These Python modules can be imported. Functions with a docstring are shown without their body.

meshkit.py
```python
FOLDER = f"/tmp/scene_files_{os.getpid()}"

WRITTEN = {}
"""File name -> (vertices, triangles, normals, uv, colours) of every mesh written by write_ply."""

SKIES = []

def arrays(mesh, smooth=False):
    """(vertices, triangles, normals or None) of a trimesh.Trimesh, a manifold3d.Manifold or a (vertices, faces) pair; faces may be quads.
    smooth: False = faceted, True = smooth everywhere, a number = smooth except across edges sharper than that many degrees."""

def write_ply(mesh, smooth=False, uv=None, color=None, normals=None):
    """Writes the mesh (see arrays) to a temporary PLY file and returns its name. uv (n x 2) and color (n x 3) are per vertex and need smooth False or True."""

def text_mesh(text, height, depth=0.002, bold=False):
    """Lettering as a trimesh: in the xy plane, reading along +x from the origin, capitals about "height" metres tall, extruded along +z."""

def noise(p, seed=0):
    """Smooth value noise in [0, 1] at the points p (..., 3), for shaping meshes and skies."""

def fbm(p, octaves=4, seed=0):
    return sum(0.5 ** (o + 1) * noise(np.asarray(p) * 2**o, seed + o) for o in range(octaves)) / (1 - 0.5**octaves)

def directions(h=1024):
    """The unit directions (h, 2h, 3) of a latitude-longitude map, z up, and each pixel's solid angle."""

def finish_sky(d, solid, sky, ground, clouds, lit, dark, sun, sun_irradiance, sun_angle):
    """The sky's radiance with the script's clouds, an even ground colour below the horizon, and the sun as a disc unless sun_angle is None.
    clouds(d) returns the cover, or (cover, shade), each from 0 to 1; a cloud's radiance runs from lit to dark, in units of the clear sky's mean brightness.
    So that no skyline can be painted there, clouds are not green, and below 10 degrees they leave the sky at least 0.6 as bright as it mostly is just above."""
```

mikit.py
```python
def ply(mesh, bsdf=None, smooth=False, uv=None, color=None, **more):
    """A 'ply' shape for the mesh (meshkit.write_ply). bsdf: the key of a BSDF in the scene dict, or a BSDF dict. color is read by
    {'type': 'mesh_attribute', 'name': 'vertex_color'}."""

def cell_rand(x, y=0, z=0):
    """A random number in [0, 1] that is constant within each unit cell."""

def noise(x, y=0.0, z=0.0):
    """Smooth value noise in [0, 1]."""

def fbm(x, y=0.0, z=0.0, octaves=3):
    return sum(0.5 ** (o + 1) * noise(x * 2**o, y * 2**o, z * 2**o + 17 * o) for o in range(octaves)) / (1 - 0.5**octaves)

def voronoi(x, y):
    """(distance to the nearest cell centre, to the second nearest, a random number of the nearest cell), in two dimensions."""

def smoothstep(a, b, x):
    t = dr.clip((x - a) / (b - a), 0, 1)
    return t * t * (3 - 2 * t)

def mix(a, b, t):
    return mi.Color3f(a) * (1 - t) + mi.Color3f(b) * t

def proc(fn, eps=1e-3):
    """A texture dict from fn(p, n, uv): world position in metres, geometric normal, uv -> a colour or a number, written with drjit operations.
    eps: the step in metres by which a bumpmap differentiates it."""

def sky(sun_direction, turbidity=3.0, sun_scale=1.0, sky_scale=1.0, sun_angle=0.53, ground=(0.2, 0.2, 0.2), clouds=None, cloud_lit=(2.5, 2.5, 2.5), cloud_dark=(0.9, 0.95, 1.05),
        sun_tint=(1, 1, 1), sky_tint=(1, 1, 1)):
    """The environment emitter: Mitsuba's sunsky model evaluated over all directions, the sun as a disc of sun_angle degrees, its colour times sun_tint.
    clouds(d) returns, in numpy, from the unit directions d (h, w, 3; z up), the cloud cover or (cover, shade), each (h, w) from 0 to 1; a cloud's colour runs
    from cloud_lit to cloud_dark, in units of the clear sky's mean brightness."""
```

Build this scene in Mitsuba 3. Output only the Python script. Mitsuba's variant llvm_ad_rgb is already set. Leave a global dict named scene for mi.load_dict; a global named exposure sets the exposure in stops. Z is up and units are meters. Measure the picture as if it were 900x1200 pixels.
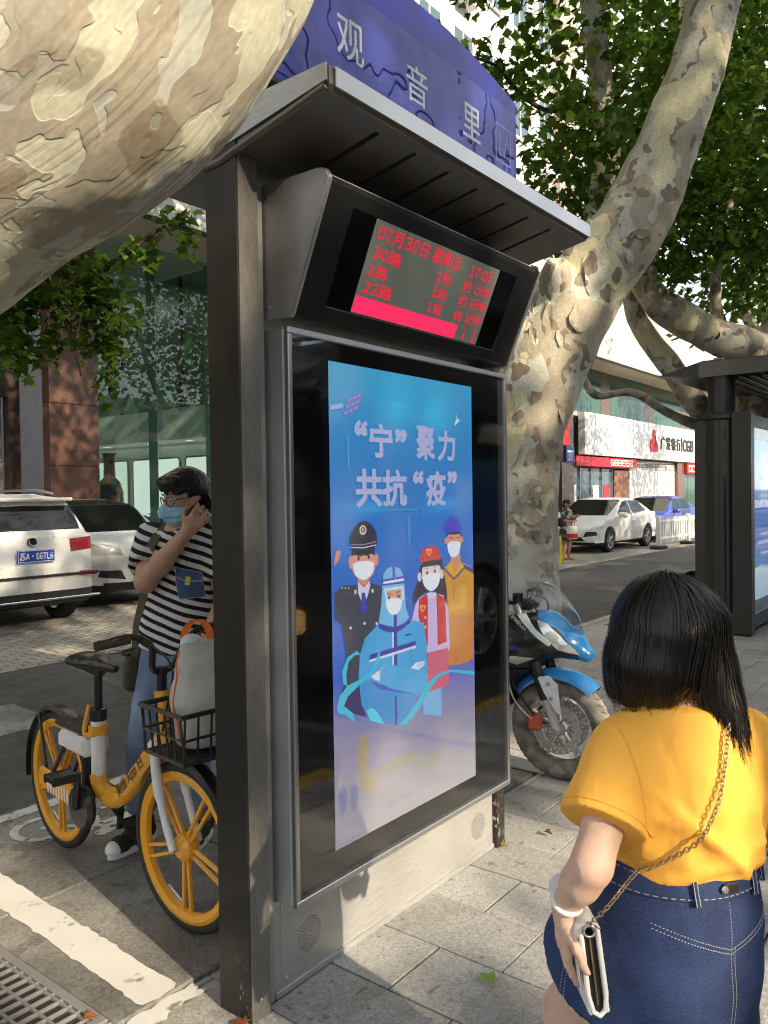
import math, random
import numpy as np, trimesh, manifold3d as m3, mitsuba as mi, drjit as dr, mikit, meshkit
from mikit import noise, fbm, voronoi, cell_rand, smoothstep, mix
from shapely.geometry import Polygon, Point, LineString, box as sbox
from shapely.ops import unary_union
from shapely import affinity
T = mi.ScalarTransform4f
R_ = np.random.RandomState
scene, labels = {}, {}

# ------------------------------------------------------------------ camera, sky, exposure
PITCH, ROLL = math.radians(-1.2), 0.0140
scene['camera'] = {'type': 'perspective', 'fov_axis': 'y', 'fov': 2 * math.degrees(math.atan(600 / 936.0)), 'near_clip': 0.05, 'far_clip': 600.0,
                   'to_world': T().look_at(origin=[0, 0, 1.6], target=[0, math.cos(PITCH), 1.6 + math.sin(PITCH)], up=[math.sin(ROLL), 0, math.cos(ROLL)])}
SUN = np.array([0.60, -0.68, 0.41])
SUN /= np.linalg.norm(SUN)
def cloud_cover(d):
    n = meshkit.fbm(d * np.array([3.0, 3.0, 6.0]), 4, 5)
    return np.clip((n - 0.28) * 2.6, 0, 0.93)
scene['daylight'] = mikit.sky(SUN.tolist(), turbidity=3.5, clouds=cloud_cover, cloud_lit=(2.7, 2.7, 2.72), sun_tint=(0.91, 1.0, 1.17))
exposure = 2.95

# ------------------------------------------------------------------ street frame: s along the street, t back from the kiosk front, z up
U3, B3, O3 = np.array([0.6160, 0.7877, 0]), np.array([-0.7877, 0.6160, 0]), np.array([-0.366, 2.507, 0])
ST = np.eye(4)
ST[:3, 0], ST[:3, 1], ST[:3, 3] = U3, B3, O3
def S(s, t, z=0.0):
    return O3 + s * U3 + t * B3 + np.array([0, 0, z])
def frame(o, y=None, x=None):
    """Upright frame at o from its horizontal forward direction y (or its rightward direction x)."""
    m = np.eye(4)
    if x is not None:
        x = np.array([x[0], x[1], 0.0]); x /= np.linalg.norm(x); y = np.array([-x[1], x[0], 0])
    else:
        y = np.array([y[0], y[1], 0.0]); y /= np.linalg.norm(y); x = np.array([y[1], -y[0], 0])
    m[:3, 0], m[:3, 1], m[:3, 2], m[:3, 3] = x, y, [0, 0, 1], o
    return m

# ------------------------------------------------------------------ mesh helpers
def nrm(v):
    v = np.asarray(v, float)
    return v / max(np.linalg.norm(v), 1e-12)
def perp(d):
    d = nrm(d)
    a = np.cross(d, [0, 0, 1] if abs(d[2]) < 0.9 else [1, 0, 0])
    a = nrm(a)
    return a, np.cross(d, a)
class MB:
    """Collects pieces into one mesh."""
    def __init__(self):
        self.v, self.f, self.c, self.n = [], [], [], 0
    def add(self, v, f, M=None, col=None):
        v = np.asarray(v, float); f = np.asarray(f, int)
        if f.shape[1] == 4:
            f = np.vstack([f[:, [0, 1, 2]], f[:, [0, 2, 3]]])
        if M is not None:
            v = v @ M[:3, :3].T + M[:3, 3]
        self.v.append(v); self.f.append(f + self.n); self.n += len(v)
        if col is not None:
            self.c.append(np.tile(col, (len(v), 1)) if np.ndim(col) == 1 else col)
        return self
    def mesh(self, m, M=None):
        if hasattr(m, 'to_mesh'):
            q = m.to_mesh(); return self.add(q.vert_properties[:, :3], q.tri_verts, M)
        return self.add(m.vertices, m.faces, M)
    def box(self, x0, x1, y0, y1, z0, z1, ch=0.0, M=None):
        v, f = cbox(x0, x1, y0, y1, z0, z1, ch)
        return self.add(v, f, M)
    def tube(self, pts, r, n=8, caps=True, M=None):
        v, f = tube(pts, r, n, caps)
        return self.add(v, f, M)
    def lathe(self, prof, n=24, M=None):
        v, f = lathe(prof, n)
        return self.add(v, f, M)
    def ext(self, poly, h, M=None):
        for g in getattr(poly, 'geoms', [poly]):
            if g.is_empty or g.geom_type != 'Polygon': continue
            self.mesh(trimesh.creation.extrude_polygon(g, h, engine='earcut'), M)
        return self
    def build(self):
        return trimesh.Trimesh(np.vstack(self.v), np.vstack(self.f), process=False)
_CUBE = (np.array([[x, y, z] for x in (0, 1) for y in (0, 1) for z in (0, 1)], float),
         np.array([[0, 1, 3], [0, 3, 2], [4, 6, 7], [4, 7, 5], [0, 4, 5], [0, 5, 1], [2, 3, 7], [2, 7, 6], [0, 2, 6], [0, 6, 4], [1, 5, 7], [1, 7, 3]]))
def _ch_unit():
    out = []
    for x in (0, 1):
        for y in (0, 1):
            for z in (0, 1):
                for k in range(3):
                    out.append((x, y, z, k))
    return out
def cbox(x0, x1, y0, y1, z0, z1, ch=0.0):
    if ch <= 0:
        return _CUBE[0] * [x1 - x0, y1 - y0, z1 - z0] + [x0, y0, z0], _CUBE[1]
    lo, hi, v = (x0, y0, z0), (x1, y1, z1), []
    for x, y, z, k in _ch_unit():
        p = [(lo, hi)[b][i] for i, b in enumerate((x, y, z))]
        for i, b in enumerate((x, y, z)):
            if i != k:
                p[i] += ch * (1 - 2 * b)
        v.append(p)
    v = np.array(v)
    if 'ch' not in _CH:
        unit = []
        for x, y, z, k in _ch_unit():
            p = [float(x), float(y), float(z)]
            for i, b in enumerate((x, y, z)):
                if i != k: p[i] += 0.2 * (1 - 2 * b)
            unit.append(p)
        unit = np.array(unit)
        h = trimesh.convex.convex_hull(unit)
        idx = np.array([np.argmin(np.linalg.norm(unit - q, axis=1)) for q in h.vertices])
        _CH['ch'] = idx[h.faces]
    return v, _CH['ch']
_CH = {}
def tube(pts, r, n=8, caps=True):
    pts = np.asarray(pts, float); m = len(pts)
    r = np.broadcast_to(np.asarray(r, float), (m,))
    d = np.gradient(pts, axis=0); d /= np.linalg.norm(d, axis=1, keepdims=True) + 1e-12
    a, b = perp(d[0]); A = [a]
    for i in range(1, m):
        a = A[-1] - d[i] * (A[-1] @ d[i]); A.append(nrm(a))
    A = np.array(A); Bv = np.cross(d, A)
    th = np.arange(n) * 2 * np.pi / n
    v = (pts[:, None] + r[:, None, None] * (np.cos(th)[None, :, None] * A[:, None] + np.sin(th)[None, :, None] * Bv[:, None])).reshape(-1, 3)
    i, j = np.meshgrid(np.arange(m - 1), np.arange(n), indexing='ij'); j2 = (j + 1) % n
    q = np.stack([i * n + j, i * n + j2, (i + 1) * n + j2, (i + 1) * n + j], -1).reshape(-1, 4)
    f = np.vstack([q[:, [0, 1, 2]], q[:, [0, 2, 3]]])
    if caps:
        k = len(v); v = np.vstack([v, pts[:1], pts[-1:]])
        jj = np.arange(n); j3 = (jj + 1) % n
        f = np.vstack([f, np.stack([jj * 0 + k, j3, jj], 1), np.stack([jj * 0 + k + 1, (m - 1) * n + jj, (m - 1) * n + j3], 1)])
    return v, f
def lathe(prof, n=24):
    """prof: (r, z) rows, revolved about z."""
    prof = np.asarray(prof, float); m = len(prof); th = np.arange(n) * 2 * np.pi / n
    v = np.stack([prof[:, :1] * np.cos(th), prof[:, :1] * np.sin(th), np.repeat(prof[:, 1:], n, 1)], -1).reshape(-1, 3)
    i, j = np.meshgrid(np.arange(m - 1), np.arange(n), indexing='ij'); j2 = (j + 1) % n
    q = np.stack([i * n + j, i * n + j2, (i + 1) * n + j2, (i + 1) * n + j], -1).reshape(-1, 4)
    return v, np.vstack([q[:, [0, 1, 2]], q[:, [0, 2, 3]]])
def spline(pts, n=24):
    """Smooth curve through the points (Catmull-Rom), n samples; works in any dimension."""
    p = np.asarray(pts, float)
    from scipy.interpolate import PchipInterpolator, CubicSpline
    t = np.concatenate([[0], np.cumsum(np.linalg.norm(np.diff(p[:, :3], axis=0), axis=1))])
    return CubicSpline(t, p, bc_type='natural')(np.linspace(0, t[-1], n))
def axisM(o, z, x=None):
    """Frame at o with its z axis along z."""
    z = nrm(z); x = perp(z)[0] if x is None else nrm(np.asarray(x, float) - z * (np.asarray(x, float) @ z))
    m = np.eye(4); m[:3, 0], m[:3, 1], m[:3, 2], m[:3, 3] = x, np.cross(z, x), z, o
    return m
def mtrans(x, y, z):
    m = np.eye(4); m[:3, 3] = x, y, z
    return m
def mrot(axis, deg):
    return trimesh.transformations.rotation_matrix(math.radians(deg), axis)

# ------------------------------------------------------------------ names, labels
def numbered(key):
    if key not in scene and key not in _USED:
        _USED.add(key); return key
    k = 1
    while f'{key}_{k:03d}' in _USED: k += 1
    _USED.add(f'{key}_{k:03d}')
    return f'{key}_{k:03d}'
_USED = set()
def thing(name, label, cat=None, group=None, kind=None):
    key = numbered(name); labels[key] = {'label': label}
    if cat: labels[key]['category'] = cat
    if group: labels[key]['group'] = group
    if kind: labels[key]['kind'] = kind
    return key
def put(mesh, mat, M=None, key=None, parent=None, name=None, smooth=False, label=None, kind=None, **kw):
    """One entry of the scene: key itself, or name under parent."""
    if isinstance(mesh, MB): mesh = mesh.build()
    if isinstance(mesh, tuple): mesh = trimesh.Trimesh(*mesh, process=False)
    if hasattr(mesh, 'to_mesh'):
        q = mesh.to_mesh(); mesh = trimesh.Trimesh(q.vert_properties[:, :3], q.tri_verts, process=False)
    if M is not None:
        mesh = trimesh.Trimesh(mesh.vertices @ M[:3, :3].T + M[:3, 3], mesh.faces if np.linalg.det(M[:3, :3]) > 0 else mesh.faces[:, ::-1], process=False)
    if key is None: key = numbered(f'{parent}__{name}')
    if len(mesh.faces) == 0: raise ValueError('empty mesh ' + key)
    scene[key] = mikit.ply(mesh, mat, smooth=smooth, **kw)
    if label or kind:
        labels.setdefault(key, {})
        if label: labels[key]['label'] = label
        if kind: labels[key]['kind'] = kind
    return key

# ------------------------------------------------------------------ smooth bodies from distance fields
class Field:
    def __init__(self, lo, hi, h):
        self.lo, self.h = np.array(lo, float), h
        n = np.ceil((np.array(hi) - lo) / h).astype(int) + 1
        self.d = np.full(n, 9.0, np.float32)
        self.ax = [self.lo[i] + h * np.arange(n[i]) for i in range(3)]
    def grid(self, a, b):
        i0 = np.clip(np.floor((np.asarray(a) - self.lo) / self.h).astype(int), 0, np.array(self.d.shape) - 1)
        i1 = np.clip(np.ceil((np.asarray(b) - self.lo) / self.h).astype(int) + 1, 1, self.d.shape)
        sl = tuple(slice(x, y) for x, y in zip(i0, i1))
        return sl, np.stack(np.meshgrid(*[self.ax[i][sl[i]] for i in range(3)], indexing='ij'), -1)
    def merge(self, sl, d, k):
        o = self.d[sl]
        hh = np.clip(0.5 + 0.5 * (o - d) / k, 0, 1)
        self.d[sl] = o + (d - o) * hh - k * hh * (1 - hh)
    def cone(self, a, b, ra, rb, k=0.02):
        a, b = np.asarray(a, float), np.asarray(b, float); m = max(ra, rb) + 2 * k + 0.02
        sl, P = self.grid(np.minimum(a, b) - m, np.maximum(a, b) + m)
        ab = b - a; t = np.clip(((P - a) @ ab) / max(ab @ ab, 1e-12), 0, 1)
        self.merge(sl, np.linalg.norm(P - a - t[..., None] * ab, axis=-1) - (ra + (rb - ra) * t), k); return self
    def chain(self, pts, rs, k=0.02):
        for i in range(len(pts) - 1): self.cone(pts[i], pts[i + 1], rs[i], rs[i + 1], k)
        return self
    def ell(self, c, r, Rm=None, k=0.02, sub=False):
        c, r = np.asarray(c, float), np.asarray(r, float); m = max(r) + 2 * k + 0.02
        sl, P = self.grid(c - m, c + m)
        q = (P - c) @ (np.eye(3) if Rm is None else np.asarray(Rm))
        q1 = np.linalg.norm(q / r, axis=-1); q2 = np.linalg.norm(q / r ** 2, axis=-1)
        d = q1 * (q1 - 1) / np.maximum(q2, 1e-6)
        if sub:
            o = self.d[sl]; d = -d; hh = np.clip(0.5 - 0.5 * (o - d) / k, 0, 1)
            self.d[sl] = o + (d - o) * hh + k * hh * (1 - hh)
        else: self.merge(sl, d, k)
        return self
    def rings(self, R, k=0.02):
        """R: rows (centre, right axis half-width a, forward half-width b, right direction); elliptical cones between them."""
        for (c0, a0, b0, x0), (c1, a1, b1, x1) in zip(R[:-1], R[1:]):
            c0, c1 = np.asarray(c0, float), np.asarray(c1, float); m = max(a0, b0, a1, b1) + 2 * k + 0.02
            sl, P = self.grid(np.minimum(c0, c1) - m, np.maximum(c0, c1) + m)
            ab = c1 - c0; L = np.linalg.norm(ab); z = ab / L
            t = ((P - c0) @ z) / L; tc = np.clip(t, 0, 1)
            x = np.asarray(x0, float)[None] * (1 - tc[..., None]) + np.asarray(x1, float)[None] * tc[..., None] if np.ndim(x0) == 1 else x0
            x = x - z * (x @ z)[..., None]; x /= np.linalg.norm(x, axis=-1, keepdims=True)
            y = np.cross(z, x)
            q = P - c0 - tc[..., None] * ab
            a, b = a0 + (a1 - a0) * tc, b0 + (b1 - b0) * tc
            px, py, pz = (q * x).sum(-1), (q * y).sum(-1), q @ z
            e1 = np.sqrt((px / a) ** 2 + (py / b) ** 2 + (pz / np.minimum(a, b)) ** 2); e2 = np.sqrt((px / a ** 2) ** 2 + (py / b ** 2) ** 2 + (pz / np.minimum(a, b) ** 2) ** 2)
            self.merge(sl, e1 * (e1 - 1) / np.maximum(e2, 1e-6), k)
        return self
    def apply(self, fn):
        P = np.stack(np.meshgrid(*self.ax, indexing='ij'), -1)
        self.d = fn(P, self.d).astype(np.float32); return self
    def cut(self, p, n):
        """Removes what lies on the side of the plane that n points to."""
        n = nrm(n)
        return self.apply(lambda P, d: np.maximum(d, (P - np.asarray(p)) @ n))
    def mesh(self, smooth_it=2):
        d = self.d; nx, ny, nz = d.shape
        off = [(i, j, k) for i in (0, 1) for j in (0, 1) for k in (0, 1)]
        s = d < 0
        C = [s[i:nx - 1 + i, j:ny - 1 + j, k:nz - 1 + k] for i, j, k in off]
        cnt = sum(c.astype(np.int8) for c in C); act = np.argwhere((cnt > 0) & (cnt < 8))
        V = np.stack([d[act[:, 0] + i, act[:, 1] + j, act[:, 2] + k] for i, j, k in off], 1)
        O = np.array(off, float); acc = np.zeros((len(act), 3)); w = np.zeros(len(act))
        for a in range(8):
            for b in range(a + 1, 8):
                if np.abs(O[a] - O[b]).sum() != 1: continue
                m = (V[:, a] < 0) != (V[:, b] < 0)
                t = V[m, a] / (V[m, a] - V[m, b])
                acc[m] += O[a] + t[:, None] * (O[b] - O[a]); w[m] += 1
        v = self.lo + self.h * (act + acc / w[:, None])
        idx = -np.ones((nx - 1, ny - 1, nz - 1), int); idx[tuple(act.T)] = np.arange(len(act))
        F = []
        for ax in range(3):
            sl0 = [slice(1, n - 1) for n in d.shape]; sl0[ax] = slice(0, d.shape[ax] - 1); sl1 = list(sl0); sl1[ax] = slice(1, d.shape[ax])
            a, b = s[tuple(sl0)], s[tuple(sl1)]
            e = np.argwhere(a != b)
            flip = a[tuple(e.T)]
            o = [1, 1, 1]; o[ax] = 0; e = e + np.array(o)
            p, q = (ax + 1) % 3, (ax + 2) % 3
            def at(dp, dq):
                g = e.copy(); g[:, p] -= dp; g[:, q] -= dq
                return idx[tuple(g.T)]
            quad = np.stack([at(1, 1), at(0, 1), at(0, 0), at(1, 0)], 1)
            quad[~flip] = quad[~flip][:, ::-1]
            F.append(quad)
        F = np.vstack(F); F = F[(F >= 0).all(1)]
        m = trimesh.Trimesh(v, np.vstack([F[:, [0, 1, 2]], F[:, [0, 2, 3]]]), process=False)
        if smooth_it:
            from scipy.sparse import coo_matrix
            e = np.vstack([F[:, [0, 1]], F[:, [1, 2]], F[:, [2, 3]], F[:, [3, 0]]]); e = np.vstack([e, e[:, ::-1]])
            A = coo_matrix((np.ones(len(e)), (e[:, 0], e[:, 1])), shape=(len(v), len(v))).tocsr(); A.data[:] = 1.0
            deg = np.maximum(np.asarray(A.sum(1)), 1); v0 = v.copy()
            for k in range(smooth_it * 3):
                v = v + 0.45 * (A @ v / deg - v); v = v - 0.47 * (A @ v / deg - v)
            v = v0 + np.clip(v - v0, -self.h * 1.5, self.h * 1.5)
            m = trimesh.Trimesh(v, m.faces, process=False)
        return m

# ------------------------------------------------------------------ lettering
def glyph_poly(ch):
    adv, rings = GLYPHS[ch]
    shp = []
    for ring in rings:
        p = Polygon(np.array(ring[1:], float).reshape(-1, 2) / 120.0).buffer(0)
        if ring[0] == 0: shp.append(p)
        else: shp[-1] = shp[-1].difference(p)
    return adv / 120.0, unary_union(shp)
def text_poly(txt, size, grow=0.0, space=0.0, squeeze=1.0):
    """Lettering of em size 'size', left at x = 0, on the baseline y = 0."""
    x, out = 0.0, []
    for ch in txt:
        if ch == ' ': x += 0.3 + space; continue
        adv, p = glyph_poly(ch)
        if grow: p = p.buffer(grow, join_style=2)
        out.append(affinity.translate(p, x, 0)); x += adv + space
    return affinity.scale(unary_union(out), size * squeeze, size, origin=(0, 0))
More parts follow.
